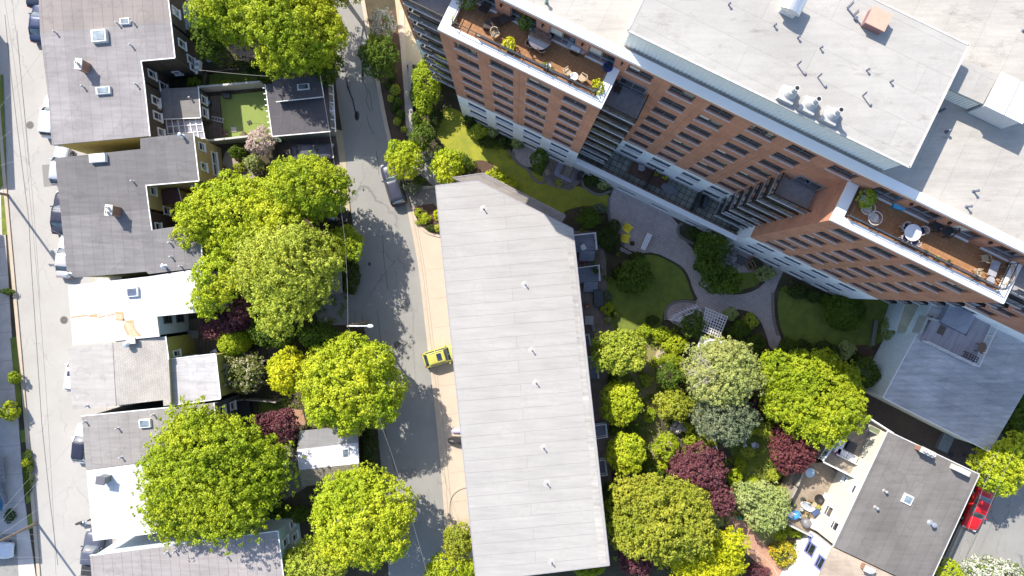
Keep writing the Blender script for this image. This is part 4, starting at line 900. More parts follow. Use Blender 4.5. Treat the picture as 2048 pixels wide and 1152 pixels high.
# slate-roofed shed in the yard by the teal wall
house('shed', 'small ribbed blue grey shed beside the pale teal wall', 'shed', [(1722, 720), (1748, 728), (1740, 760), (1716, 742)], 2.2, M('shed_grey', (.25, .27, .3)), M('ribbed_blue_sheet', (.25, .28, .34)))

# ================================================================ things on the roofs
def chimney(parent, px, py, z, wx, wy, h, rz=0, mat=None, pots=2, name='chimney', top=None):
    p = P(px, py, z); mat = mat or Mbrick('chimney_brick', (.25, .11, .07), (.32, .15, .10), (.36, .3, .25), .22, .08, .01)
    b = MB(); b.box((p.x, p.y, z+h/2), (wx, wy, h), rz); b.mat(mat)
    b = MB(); b.mat(mat); b.box((p.x, p.y, z+h/2), (wx, wy, h), rz); o = b.build(name, None, parent)
    b = MB(); b.box((p.x, p.y, z+h+.06), (wx+.14, wy+.14, .12), rz); b.build('chimney_cap', top or M('cement_cap', (.55, .52, .48)), o)
    for k in range(pots):
        t = (k-(pots-1)/2)*.45; b = MB(); b.lathe((p.x-math.sin(rz)*t*(wy > wx)+math.cos(rz)*t*(wx >= wy), p.y+math.cos(rz)*t*(wy > wx)+math.sin(rz)*t*(wx >= wy), z+h+.12), [(.14, 0), (.12, .35), (.15, .37), (.15, .42), (.09, .42), (.09, .2)], 12); b.build('chimney_pot', M('clay_pot', (.62, .60, .58)), o)
    return o
chimney(r2, 175, 137, ZH, .55, .95, 1.35, R(-6), pots=1)
chimney(r5, 236, 424, ZH, .60, .95, 1.5, R(-6), pots=2)
chimney(r7, 268, 681, ZH-.3, .75, .45, .5, R(5), pots=0, mat=M('old_stone_chimney', (.30, .22, .15)))
b = MB(); b.lathe(P(261, 688, ZH-.3), [(.2, 0), (.2, .5), (.3, .6), (.3, .85), (.12, .95)], 12); b.build('flue_cowl', STEEL, r7, smooth=False)
chimney(r9, 215, 955, ZH, .75, .65, 1.1, R(-8), pots=0, mat=M('slate_chimney', (.16, .18, .20)), top=M('slate_cap', (.12, .12, .14)))
chimney(rr, 1842, 899, 7, 1.3, .45, 1.0, UA, pots=3)
b = MB(); p = P(1913, 937, 7); b.box((p.x, p.y, 7.55), (1.35, .5, 1.1), UA); b.build('chimney', M('white_chimney', (.6, .58, .54)), rr)
chimney(rw2, 1730, 1133, 7, .9, .5, .8, UA, pots=1)
def skylight(parent, px, py, z, wx, wy, h=.25, rz=R(5), frame=None, glass=None, name='skylight'):
    p = P(px, py, z); b = MB(); b.box((p.x, p.y, z+h/2), (wx, wy, h), rz, .96); o = b.build(name, frame or M('pale_skylight_frame', (.6, .63, .63)), parent)
    b = MB(); b.box((p.x, p.y, z+h+.02), (wx*.72, wy*.72, .05), rz); b.build('glass_pane', glass or Mglass('skylight_glass', (.16, .2, .22), .08), o); return o
skylight(r1, 252, 44, ZH, .95, .6, .3, frame=WHITE); skylight(r2, 202, 74, ZH, 1.5, 1.25, .45); skylight(r3, 209, 182, ZH, 1.45, .75, .3)
skylight(r4, 199, 317, ZH, 1.6, .85, .45, frame=WHITE, glass=M('milky_dome', (.78, .78, .8), .3)); skylight(r6, 267, 584, ZH, 1.2, .95, .3, glass=Mglass('skylight_dark', (.08, .09, .13)))
skylight(r8, 292, 846, ZH, 1.15, .85, .3, frame=WHITE); skylight(dm, 607, 174, 3.8, 1.3, .65, .12, glass=Mglass('skylight_dark', (.03, .05, .05))); skylight(gs, 692, 905, 4.0, .75, 1.05, .2, frame=WHITE)
skylight(rr, 1814, 998, 7, 1.0, .95, .2, UA, frame=WHITE)
def vent(parent, px, py, z, h=.4, r=.08, mat=None, cap=True, name='vent_pipe'):
    p = P(px, py, z); b = MB(); b.tube([p, p+Vector((0, 0, h))], r, 10)
    if cap: b.lathe(p+Vector((0, 0, h)), [(r*1.5, 0), (r*1.6, .06), (r*.4, .12)], 10)
    b.lathe(p, [(r*1.9, 0), (r*1.8, .02), (r*1.2, .06)], 12); return b.build(name, mat or M('light_pipe', (.36, .37, .39), .5), parent)
for r_, pts in ((r1, [(237, 48), (268, 46)]), (r2, [(113, 66), (264, 92)]), (r3, [(168, 174), (274, 170)]), (r4, [(267, 363)]), (r5, [(341, 486), (344, 514), (363, 533)]), (r7, [(176, 811)]), (r8, [(172, 843), (237, 856), (308, 829), (244, 914)]), (r10, [(335, 1104), (351, 1102), (456, 1113)]), (w3, [(382, 197)])):
    for x, y in pts: vent(r_, x, y, ZH if r_ not in (w3,) else 3.3, .45, .07)
vent(r4, 366, 272, ZH, .7, .12, STEEL); vent(r5, 331, 533, ZH, .6, .13, STEEL); vent(r5, 140, 549, ZH, .5, .13, STEEL)
vent(rr, 1768, 981, 7, .5, .09); vent(rr, 1750, 1014, 7, .5, .09); vent(rr, 1860, 1045, 7, .7, .16, STEEL)
for x, y in ((968, 419), (1051, 570), (1065, 702), (1073, 767), (1088, 897), (1095, 968), (1104, 1126)):
    p = P(x, y, ZG); b = MB(); b.lathe((p.x-.05, p.y+.05, ZG), [(.36, 0), (.34, .010), (.08, .016)], 20); fl = b.build('pipe_flashing', M('pale_flashing', (.41, .40, .39)), rg)
    vent(fl, x, y, ZG+.02, .38, .05, M('dark_pipe', (.12, .12, .14)))
# penthouse roof kit
NAVY = M('dark_blue_grey_pipe', (.10, .12, .17), .5)
for x, y in ((1457, 10), (1548, 52), (1595, 76), (1640, 97), (1733, 141), (1780, 164)):
    p = P(x, y, 30.3); b = MB(); b.tube([p, p+Vector((0, 0, .28))], .05, 8); b.lathe(p+Vector((0, 0, .28)), [(.09, 0), (.09, .04), (.02, .07)], 8); b.build('roof_drain_pipe', NAVY, pent_roof)
for x, y in ((1572, 192), (1614, 213), (1657, 234)):
    p = P(x, y, 30.3); b = MB(); b.box((p.x, p.y, 30.3+.2), (1.05, 1.0, .4), UA); o = b.build('exhaust_fan', M('fan_curb', (.40, .40, .40)), blk)
    b = MB(); b.lathe((p.x+.1, p.y+.08, 30.7), [(.42, 0), (.40, .12), (.24, .5), (.16, .55), (.16, 1.0), (.19, 1.0), (.19, 1.12), (.13, 1.12), (.12, .9)], 20); b.build('exhaust_cone', M('fan_cone', (.47, .47, .47)), o, smooth=False)
    b = MB(); b.lathe((p.x+.1, p.y+.08, 31.55), [(.125, 0), (.125, .285)], 14); b.build('dark_opening', BLACKM, o)
p = P(1577, 18, 30.3); b = MB(); b.box((p.x, p.y, 30.7), (1.0, .95, .8), UA); o = b.build('hood_vent', M('pale_duct', (.6, .6, .6)), blk)
b = MB(); n = 10; pts = []
for i in range(n+1): t = math.pi*i/n; pts.append(Vector((math.cos(t)*.68, 0, math.sin(t)*.45)))
vs = []
for s in (-.62, .62):
    for q in pts: vs.append(p+UDIR*q.x+NDIR*s+Vector((0, 0, .8+q.z)))
b.add(vs, [(i, i+1, n+2+i, n+1+i) for i in range(n)]+[tuple(range(n, -1, -1)), tuple(range(n+1, 2*n+2))]); b.build('curved_hood', STEEL, o, smooth=False)
p = P(1757, 38, 31); b = MB(); b.box((p.x, p.y, 30.65), (1.25, 1.1, .75), UA); o = b.build('roof_hatch', M('hatch_curb', (.22, .12, .12)), blk); b = MB(); b.box((p.x, p.y, 31.04), (1.35, 1.2, .07), UA); b.build('hatch_lid', M('salmon_painted_lid', (.58, .33, .25), .6, .06), o)
for x, y in ((1596, 133), (1637, 158), (1727, 195)):
    a = P(x-2, y-4, 30.35); c = P(x+13, y+17, 30.35); d = P(x+7, y-12, 30.35); b = MB(); b.tube([d, a], .025, 6); b.tube([a, c], .03, 6); b.tube([c+Vector((0, 0, 0)), c+Vector((.1, .1, 0))], .07, 6); b.build('conduit', NAVY, blk)
b = MB(); a, c = P(1694, 15, 30.4), P(1722, 49, 30.4); b.tube([a, c], .035, 6); b.tube([a, P(1708, 1, 30.4)], .03, 6); b.tube([P(1706, 30, 30.4), P(1718, 19, 30.4)], .03, 6); b.lathe(P(1710, 38, 30.3), [(.12, 0), (.12, .2)], 10); b.build('conduit', NAVY, blk)
for x, y in ((1947, 383), (1933, 414), (2046, 62), (1880, 222), (1892, 264)):
    vent(blk, x, y, ZR, .45, .07, NAVY)
vent(blk, 1093, 6, ZR, .45, .08, M('green_pipe', (.12, .2, .18)))
b = MB(); p = P(2024, 196, 29.2); b.box((p.x, p.y, 28.2), (2.6, 2.3, 1.9), UA); o = b.build('air_handling_unit', M('duct_grey', (.5, .52, .54), .4, .05), blk)
b = MB(); b.box((p.x, p.y, 29.19), (2.75, 2.5, .09), UA); b.build('unit_lid', WCAP, o)
b = MB(); b.box((p.x, p.y, 29.25), (.05, 2.5, .03), UA); b.build('lid_seam', GREYM, o)
b = MB(); a, c = P(1968, 213, 28), P(2010, 226, 28); b.tube([a, c], .34, 14); b.build('duct', M('duct_grey', (.5, .52, .54)), o)
# AC boxes on walls
def acbox(px, py, z, rz, lab):
    p = P(px, py, z); r = empty('air_conditioner', p, lab, 'air conditioner'); b = MB(); b.box((p.x, p.y, z), (.45, .95, .7), rz); b.build('casing', M('off_white_casing', (.66, .67, .66)), r)
    b = MB(); b.lathe((p.x, p.y, z+.35), [(.2, 0), (.2, .02), (.05, .025)], 14); b.build('grille', GREYM, r)
acbox(315, 214, 3.9, R(-5), 'off white air conditioner box on the dark wall above the flat rear wing'); acbox(397, 131, 2.4, R(-5), 'pale air conditioner box at the end of the dark shingled wall, beside the yard')
b = empty('satellite_dish', P(305, 433, 4), 'small grey satellite dish on the dark wall under the roof edge', 'satellite dish'); m = MB(); m.lathe(P(306, 433, 4.2), [(.05, 0), (.28, .1), (.38, .2), (.36, .2), (.25, .12)], 16); m.build('dish', GREYM, b)
m = MB(); m.bar(P(306, 433, 4.2), P(311, 428, 4.5), .04); m.build('arm', GREYM, b)
# ================================================================ vehicles
TYRE = M('tyre_rubber', (.02, .02, .02), .85); RIM = M('alloy_rim', (.55, .56, .58), .3, .1, 3, .8)
CARGL = Mglass('car_glass', (.03, .045, .055), .03); LAMPW = M('headlight_lens', (.75, .78, .8), .1, .05); LAMPR = M('tail_light_lens', (.45, .02, .02), .2)
BLKP = M('black_plastic', (.03, .03, .032), .6)
def rrect(x0, x1, w, z, r=.25, n=4, front_r=None):
    pts = []; 
    for (cx, cy, a0) in ((x1-(front_r or r), w-r, 0), (x0+r, w-r, 90), (x0+r, -w+r, 180), (x1-(front_r or r), -w+r, 270)):
        rx = (front_r or r) if a0 in (0, 270) else r
        for k in range(n+1): t = R(a0+90*k/n); pts.append((cx+rx*math.cos(t), cy+r*math.sin(t), z))
    return pts
CARS = {'sedan': dict(L=4.7, W=1.82, H=1.45, cab=(-1.75, .95, -1.05, .25), hood=.93, trunk=.98), 'suv': dict(L=4.6, W=1.86, H=1.66, cab=(-2.12, 1.02, -1.8, .4), hood=1.02, trunk=1.05),
        'hatch': dict(L=4.3, W=1.78, H=1.5, cab=(-1.98, .95, -1.5, .3), hood=.95, trunk=.98), 'wagon': dict(L=4.75, W=1.84, H=1.55, cab=(-2.2, .92, -1.85, .3), hood=.96, trunk=1.0),
        'pickup': dict(L=5.5, W=1.95, H=1.8, cab=(-.75, 1.35, -.6, .75), hood=1.15, trunk=1.1)}
def car(kind, px, py, rot_px, col, label, cat='car', roofcol=None, group=None, sunroof=False, rails=False, metal=.3, z0=.012, z=.7):
    """px,py centre; rot_px: direction of the bonnet in the picture (dx, dy)"""
    c = CARS[kind]; L, W, H = c['L'], c['W'], c['H']; hl, hw = L/2, W/2; g = P(px, py, z); cm = Mcar('car_paint_%s' % '_'.join('%d' % (x*100) for x in col), col, metal)
    root = empty('parked_pickup' if kind == 'pickup' else 'parked_car', (g.x, g.y, z0), label, cat, group, math.atan2(-rot_px[1], rot_px[0]))
    # body: rings from the nose to the tail
    st = [(-hl, .72, .38, .62), (-hl+.06, .86, .3, .86), (-hl+.35, .97, .24, .97), (-hl*.6, 1, .2, 1), (0, 1, .2, 1), (hl*.55, 1, .2, 1), (hl-.45, .96, .22, .93), (hl-.12, .84, .27, .76), (hl, .62, .36, .55)]
    b = MB(); vs = []; fs = []; sec = 10
    for i, (x, ws, zb, zs) in enumerate(st):
        w_ = hw*ws; zt = (c['trunk'] if x < -.2 else c['hood'])*zs; cr = .04
        half = [(0, zt+cr), (w_*.55, zt+cr*.8), (w_*.88, zt-.02), (w_*.99, zt-.16), (w_, (zt+zb)/2), (w_*.94, zb)]
        ring = half+[(-y, q) for y, q in reversed(half[1:])]
        for y, q in ring: vs.append((x, y, q))
    n = 11
    for i in range(len(st)-1):
        for k in range(n): k2 = (k+1) % n; fs.append((i*n+k, (i+1)*n+k, (i+1)*n+k2, i*n+k2))
    fs.append(tuple(range(n))); fs.append(tuple(reversed(range((len(st)-1)*n, len(st)*n)))); b.add(vs, fs)
    if kind == 'pickup':
        b.v = b.v; body = b.build('body', cm, root, world=False, smooth=True)
        m = MB(); m.prism([(-hl+.12, -hw+.14), (-.95, -hw+.14), (-.95, hw-.14), (-hl+.12, hw-.14)], 1.155, 1.175); m.build('cargo_cover', BLKP, root, world=False)
        m = MB()
        for x in (-2.1, -1.5): m.box((x, 0, 1.185), (.04, W-.3, .02))
        m.build('cover_seam', GREYM, root, world=False)
    else: body = b.build('body', cm, root, world=False, smooth=True)
    xb0, xb1, xt0, xt1 = c['cab']; zb = min(c['hood'], c['trunk'])-.05; wb, wt = hw*.90, hw*.72
    m = MB(); lo = rrect(xb0, xb1, wb, zb, .18, 4, .42); hi = rrect(xt0, xt1, wt, H-.05, .16, 4, .28); n = len(lo)
    m.add(lo+hi, [(i, (i+1) % n, n+(i+1) % n, n+i) for i in range(n)]+[tuple(range(n, 2*n))]); m.build('window_glass', CARGL, root, world=False, smooth=True)
    m = MB(); r1 = rrect(xt0-.05, xt1+.03, wt+.03, H-.07, .16, 4, .26); r2 = rrect(xt0, xt1-.04, wt-.03, H-.02, .16, 4, .26); r3 = rrect(xt0+.3, xt1-.35, wt*.6, H+.01, .16, 4, .2); r4 = [(x, y, H-.1) for x, y, _ in r1]
    m.add(r4+r1+r2+r3, [(j*n+i, j*n+(i+1) % n, (j+1)*n+(i+1) % n, (j+1)*n+i) for j in range(3) for i in range(n)]+[tuple(range(3*n, 4*n))])
    roof = m.build('roof', cm if roofcol is None else Mcar('car_roof_%d' % int(roofcol[0]*100), roofcol), root, world=False, smooth=True)
    for s in (-1, 1):
        xm = (xb0+xb1)/2-.1
        for a_, c_, w1, w2 in (((xb1-.12, s*(wb-.06), zb+.03), (xt1-.02, s*(wt-.0), H-.08), .07, .05), ((xb0+.08, s*(wb-.05), zb+.03), (xt0+.03, s*(wt-.01), H-.08), .12, .06), ((xm, s*(wb+.005), zb), (xm, s*(wt+.02), H-.1), .08, .04)):
            m = MB(); m.bar(a_, c_, w1, w2); m.build('pillar', cm, root, world=False)
    m = MB(); m.box((hl-.02, 0, .42), (.06, W*.5, .16)); m.build('grille', BLKP, root, world=False)
    m = MB()
    for s in (-1, 1): m.bar((-.05, s*(hw+.003), .55), (-.05, s*(hw+.003), .9), .012)
    m.bar((xb1+.02, -wb*.8, zb+.052), (xb1+.02, wb*.8, zb+.052), .05, .02); m.build('trim_line', BLKP, root, world=False)
    if rails or kind == 'wagon':
        m = MB()
        for s in (-1, 1): m.bar((xt0+.15, s*(wt-.06), H+.03), (xt1-.15, s*(wt-.06), H+.03), .035)
        m.build('roof_rail', BLKP, root, world=False)
    if sunroof: m = MB(); m.prism(rrect(xt1-.85, xt1-.32, wt*.62, 0, .06), H-.01, H+.02); m.build('sunroof', Mglass('sunroof_glass', (.012, .012, .02)), root, world=False)
    for sx in (hl-.85, -hl+.85):
        for s in (-1, 1):
            wo = MB(); wo.tube([(sx, s*(hw-.24), .33), (sx, s*(hw-.01), .33)], .33, 18); wl = wo.build('wheel', TYRE, root, world=False)
            m = MB(); m.tube([(sx, s*(hw-.03), .33), (sx, s*(hw+.0), .33)], .21, 14); q = m.build('rim', RIM, root, world=False)
            q.parent = wl; q.location = Vector((0, s*.12, .12))
    for s in (-1, 1):
        m = MB(); m.box((hl-.16, s*hw*.66, c['hood']*.68), (.26, .3, .12)); m.build('headlight', LAMPW, root, world=False)
        m = MB(); m.box((-hl+.07, s*hw*.72, c['trunk']*.72), (.12, .26, .14)); m.build('tail_light', LAMPR, root, world=False)
        m = MB(); m.box((xb1-.35, s*(hw+.08), zb+.08), (.14, .22, .13)); m.build('mirror', cm, root, world=False, bevel=.03)
    return root
GC = 'cars parked along the left kerb'
sl = (.10, -1)
car('sedan', 73, -28, sl, (.02, .03, .06), 'topmost dark navy car, mostly cut off by the top edge', group=GC)
car('sedan', 80, 42, sl, (.03, .045, .10), 'dark navy car parked below the topmost one, under a tree shadow', group=GC)
car('suv', 103, 234, sl, (.74, .76, .82), 'white car half hidden by the pale lavender roofed row house', group=GC)
car('hatch', 121, 332, sl, (.42, .44, .50), 'silver grey car with red tail lights, nose in the gap beside the mustard wall', group=GC)
car('sedan', 123, 426, sl, (.04, .045, .07), 'black car beside the seam between two dark roofs', group=GC)
car('sedan', 132, 513, sl, (.52, .52, .53), 'silver car nearest the shadow tip of the utility pole', group=GC)
car('suv', 154, 742, sl, (.72, .73, .78), 'white car with dark sunroof beside the cream roofed house', group=GC, sunroof=True)
car('hatch', 165, 887, sl, (.78, .78, .80), 'white car with navy roof beside the taupe roof', group=GC, roofcol=(.03, .035, .06))
car('pickup', 186, 1110, sl, (.10, .11, .15), 'dark blue grey pickup truck at the bottom of the street', 'pickup truck', group=GC)
car('hatch', -14, 1100, (1, .04), (.70, .72, .78), 'white car in the driveway at the left edge')
car('sedan', 624, 303, (1, -.04), (.09, .09, .11), 'dark grey sedan parked under the carriage house side', sunroof=False)
car('wagon', 787, 369, (-.30, -1), (.04, .045, .075), 'dark blue wagon under the street tree on the lane')
car('hatch', 885, 711, (1, -.30), (.50, .48, .10), 'lime yellow hatchback reversing out from under the long grey roof', sunroof=True, rails=True, metal=.1)
car('sedan', 1955, 1019, (-.42, 1), (.62, .012, .018), 'bright red car in the lower right street', sunroof=False, metal=.1)
car('hatch', 655, 428, (1, .03), (.03, .035, .035), 'black car almost hidden under the maple on the parking pad')
# motorcycle
mo = empty('motorcycle', P(174, 1040, 0), 'small black and chrome motorcycle beside the white roofed house', 'motorcycle', rz=R(15))
m = MB()
for x in (-.65, .65): m.tube([(x, -.06, .3), (x, .06, .3)], .3, 16)
m.build('wheel', TYRE, mo, world=False)
m = MB(); m.tube([(-.6, 0, .35), (-.2, 0, .6), (.3, 0, .75), (.65, 0, .3)], .06, 8); m.tube([(-.75, 0, .75), (0, 0, .8)], .13, 10); m.build('frame', BLKP, mo, world=False)
m = MB(); m.lathe((.18, 0, .75), [(.08, 0), (.18, .08), (.15, .2), (.05, .25)], 12); m.build('fuel_tank', M('chrome_blue', (.35, .37, .42), .2, .1, 3, .8), mo, world=False)
m = MB(); m.tube([(.35, -.38, .98), (.42, 0, 1.0), (.35, .38, .98)], .025, 6); m.lathe((.5, 0, .85), [(.09, 0), (.11, .1), (.03, .18)], 10); m.build('handlebar', STEEL, mo, world=False)
# covered motorbike and kayak by the townhouse
cv = empty('covered_motorcycle', P(915, 880, 0), 'motorcycle under a creased black cover beside the long grey roof', 'motorcycle'); m = MB()
rings = [(-1.05, .05, .1), (-.9, .3, .75), (-.4, .42, .95), (.1, .38, 1.25), (.5, .5, 1.1), (.95, .3, .85), (1.1, .08, .2)]; vs = []; 
for x, w_, h_ in rings:
    for k in range(9): t = math.pi*k/8; vs.append((x+.04*math.sin(k*3+x*5), w_*math.cos(t)*(1+.12*math.sin(k*7+x*9)), h_*math.sin(t)**.7+.0))
fs = [(i*9+k, (i+1)*9+k, (i+1)*9+k+1, i*9+k+1) for i in range(6) for k in range(8)]; m.add(vs, fs); m.build('cover', M('black_cover_cloth', (.03, .03, .032), .35, .3), cv, world=False)
ky = empty('kayak', P(913, 861, 0), 'pale lilac kayak lying beside the covered motorcycle', 'kayak'); m = MB(); n = 14; vs = []
for x, w_ in ((-.55, .03), (-.35, .26), (.3, .3), (1.6, .3), (2.3, .05)):
    for k in range(8): t = 2*math.pi*k/8; vs.append((x, w_*math.cos(t), .22+.18*math.sin(t)*(w_/.3)))
m.add(vs, [(i*8+k, (i+1)*8+k, (i+1)*8+(k+1) % 8, i*8+(k+1) % 8) for i in range(4) for k in range(8)]); m.build('hull', M('lilac_plastic', (.45, .40, .58), .4, .05), ky, world=False, smooth=True)

# ================================================================ furniture makers (built at the origin, then placed)
def mk_chair(kind='wicker', mat=WICK, cushion=None):
    r = empty('patio_chair', (0, 0, 0)); m = MB(); m.box((0, 0, .42), (.5, .5, .05)); m.build('seat', mat, r, world=False, bevel=.015)
    m = MB()
    for k in range(7): t = R(-70+k*140/6); m.bar((-.24*math.cos(t)-.02, .27*math.sin(t), .42), (-.32*math.cos(t)-.04, .30*math.sin(t), .86), .05, .03)
    for k in range(6): t, u = R(-70+k*140/6), R(-70+(k+1)*140/6); m.bar((-.32*math.cos(t)-.04, .30*math.sin(t), .86), (-.32*math.cos(u)-.04, .30*math.sin(u), .86), .05)
    m.build('backrest', mat, r, world=False)
    for s in (-1, 1): m = MB(); m.bar((.22, s*.28, .64), (-.2, s*.29, .68), .05, .035); m.bar((.22, s*.28, .4), (.22, s*.28, .64), .04); m.build('armrest', mat, r, world=False)
    for x in (-.2, .2):
        for s in (-.21, .21): m = MB(); m.bar((x, s, 0), (x, s, .4), .045); m.build('leg', mat, r, world=False)
    if cushion: m = MB(); m.box((0, 0, .475), (.44, .46, .07)); m.build('cushion', cushion, r, world=False, bevel=.03)
    return r
def mk_round_slat(mat):
    r = empty('round_chair', (0, 0, 0))
    for rr_, zz_, ww_ in ((.5, .62, .045), (.36, .38, .035)):
        m = MB()
        for k in range(24): t, u = R(k*15), R(k*15+15); m.bar((rr_*math.cos(t), rr_*math.sin(t), zz_), (rr_*math.cos(u), rr_*math.sin(u), zz_), ww_)
        m.build('hoop', mat, r, world=False)
    m = MB()
    for k in range(6): y = -.25+k*.1; h = math.sqrt(.36**2-y*y); m.bar((-h*.9+.05, y, .4), (h*.9+.05, y, .4), .055, .02)
    m.build('seat_slats', M('white_slat', (.75, .75, .75)), r, world=False); m = MB()
    for k in range(12): t = R(90+k*180/11); m.bar((.36*math.cos(t), .36*math.sin(t), .38), (.5*math.cos(t), .5*math.sin(t), .62), .02)
    m.build('backrest', mat, r, world=False)
    for k in range(4): t = R(45+k*90); m = MB(); m.bar((.3*math.cos(t), .3*math.sin(t), 0), (.34*math.cos(t), .34*math.sin(t), .38), .035); m.build('leg', mat, r, world=False)
    return r
def mk_table(rad, top, leg, name='round_table', h=.74, rect=None, nleg=4):
    r = empty(name, (0, 0, 0)); m = MB()
    if rect: m.box((0, 0, h), (rect[0], rect[1], .05))
    else: m.lathe((0, 0, h-.03), [(rad*.98, 0), (rad, .02), (rad, .05), (rad*.97, .06)], 28)
    m.build('tabletop', top, r, world=False)
    for k in range(nleg):
        t = R(45+k*360/nleg); x, y = (rad*.65*math.cos(t), rad*.65*math.sin(t)) if not rect else (rect[0]*.42*(1 if k in (0, 3) else -1), rect[1]*.4*(1 if k < 2 else -1))
        m = MB(); m.bar((x, y, 0), (x, y, h-.03), .05); m.build('leg', leg, r, world=False)
    return r
def mk_lounger(mat):
    r = empty('sun_lounger', (0, 0, 0)); m = MB(); m.box((.35, 0, .33), (1.15, .68, .14)); m.build('seat', mat, r, world=False, bevel=.04)
    m = MB(); m.T = Matrix.Translation((-.25, 0, .36)) @ Matrix.Rotation(R(35), 4, 'Y'); m.box((-.36, 0, .03), (.75, .68, .14)); m.build('backrest', mat, r, world=False, bevel=.04)
    for x in (-.1, .8):
        for s in (-.28, .28): m = MB(); m.box((x, s, .13), (.06, .06, .26)); m.build('leg', BLACKM, r, world=False)
    return r
def mk_pot(potm, leafm, rad=.22, h=.35, fr=.35, fh=.5, seed=1, name='potted_plant', leaf=.09):
    global rng
    rng = np.random.default_rng(seed); r = empty(name, (0, 0, 0)); m = MB(); m.lathe((0, 0, 0), [(rad*.7, 0), (rad, h), (rad*1.08, h), (rad*1.05, h+.03), (rad*.8, h+.02)], 16); m.build('pot', potm, r, world=False)
    cen, nor, sz = crown_points([(0, 0, h+fh*.45, fr, fr, fh*.55)], .13, leaf, 1.0, .3); cen[:, 2] = np.maximum(cen[:, 2], h-.05); leaf_quads('foliage', cen, nor, sz, leafm, (0, 0, 0), r); return r
def mk_adirondack(mat):
    r = empty('garden_armchair', (0, 0, 0)); m = MB()
    for k in range(5): m.box((.28-k*.12, 0, .36-k*.03), (.1, .56, .03))
    m.build('seat', mat, r, world=False); m = MB()
    for k in range(5): y = (k-2)*.125; m.bar((-.24, y, .24), (-.62-.0*abs(k-2), y*1.25, .95-abs(k-2)*.06), .11, .025)
    m.build('backrest', mat, r, world=False)
    for s in (-1, 1):
        m = MB(); m.box((.02, s*.37, .56), (.78, .15, .03)); m.bar((.32, s*.33, 0), (.32, s*.33, .55), .09, .04); m.build('armrest', mat, r, world=False)
        m = MB(); m.bar((.35, s*.29, .34), (-.55, s*.29, .03), .04, .12); m.build('leg', mat, r, world=False)
    return r
YEL = M('bright_yellow_plastic', (.92, .72, .015), .5, .06)
def grill(px, py, z, rz, label, lid=M('steel_lid', (.45, .46, .5), .35, .1, 3, .6)):
    r = empty('barbecue_grill', P(px, py, z), label, 'barbecue', rz=rz); m = MB(); m.box((0, 0, .45), (.62, .5, .8)); m.build('cabinet', BLACKM, r, world=False, bevel=.02)
    m = MB(); n = 8; vs = []
    for s in (-.34, .34):
        for k in range(n+1): t = math.pi*k/n; vs.append((s, .27*math.cos(t), .86+.24*math.sin(t)))
    m.add(vs, [(i, i+1, n+2+i, n+1+i) for i in range(n)]+[tuple(range(n, -1, -1)), tuple(range(n+1, 2*n+2))]); m.build('lid', lid, r, world=False)
    for s in (-1, 1): m = MB(); m.box((s*.53, 0, .84), (.36, .42, .05)); m.build('side_shelf', lid, r, world=False)
    m = MB(); m.bar((-.25, -.3, 1.0), (.25, -.3, 1.0), .03); m.build('handle', STEEL, r, world=False); return r
# leaf colours
L_LIME = Mleaf('lime_maple_leaf', (.26, .36, .012), (.72, .73, .045), .38)
L_GREEN = Mleaf('fresh_green_leaf', (.18, .28, .010), (.56, .60, .03), .36)
L_MID = Mleaf('mid_green_leaf', (.045, .095, .010), (.18, .26, .02), .32)
L_DARK = Mleaf('dark_green_leaf', (.035, .065, .012), (.09, .13, .02), .25)
L_OLIVE = Mleaf('olive_leaf', (.26, .33, .025), (.64, .67, .09), .34)
L_BRONZE = Mleaf('bronze_green_leaf', (.18, .23, .018), (.54, .53, .055), .33)
L_YEL = Mleaf('golden_leaf', (.42, .46, .008), (.74, .70, .03), .4)
L_PURP = Mleaf('purple_leaf', (.10, .032, .042), (.26, .095, .11), .25)
L_RED = Mleaf('red_maple_leaf', (.115, .03, .036), (.26, .085, .085), .25)
L_PINE = Mleaf('grey_green_needles', (.27, .32, .08), (.56, .57, .19), .25)
L_SPR = Mleaf('blue_green_needles', (.11, .15, .08), (.28, .31, .17), .2)
L_VAR = Mleaf('variegated_leaf', (.26, .33, .08), (.55, .58, .24), .3)
L_BLOS = Mleaf('leaf_with_cream_blossom', (.13, .17, .03), (.24, .24, .06), .3, flower=(.50, .46, .30), famt=.45)
L_WHITE = Mleaf('leaf_with_white_blossom', (.12, .19, .03), (.2, .27, .05), .3, flower=(.62, .62, .56), famt=.62)
L_PINK = Mleaf('leaf_with_pink_blossom', (.35, .27, .22), (.55, .42, .36), .3, flower=(.62, .50, .44), famt=.8)
L_DRY = Mleaf('faded_pink_blossom', (.30, .26, .10), (.46, .36, .20), .3, flower=(.50, .38, .33), famt=.8)
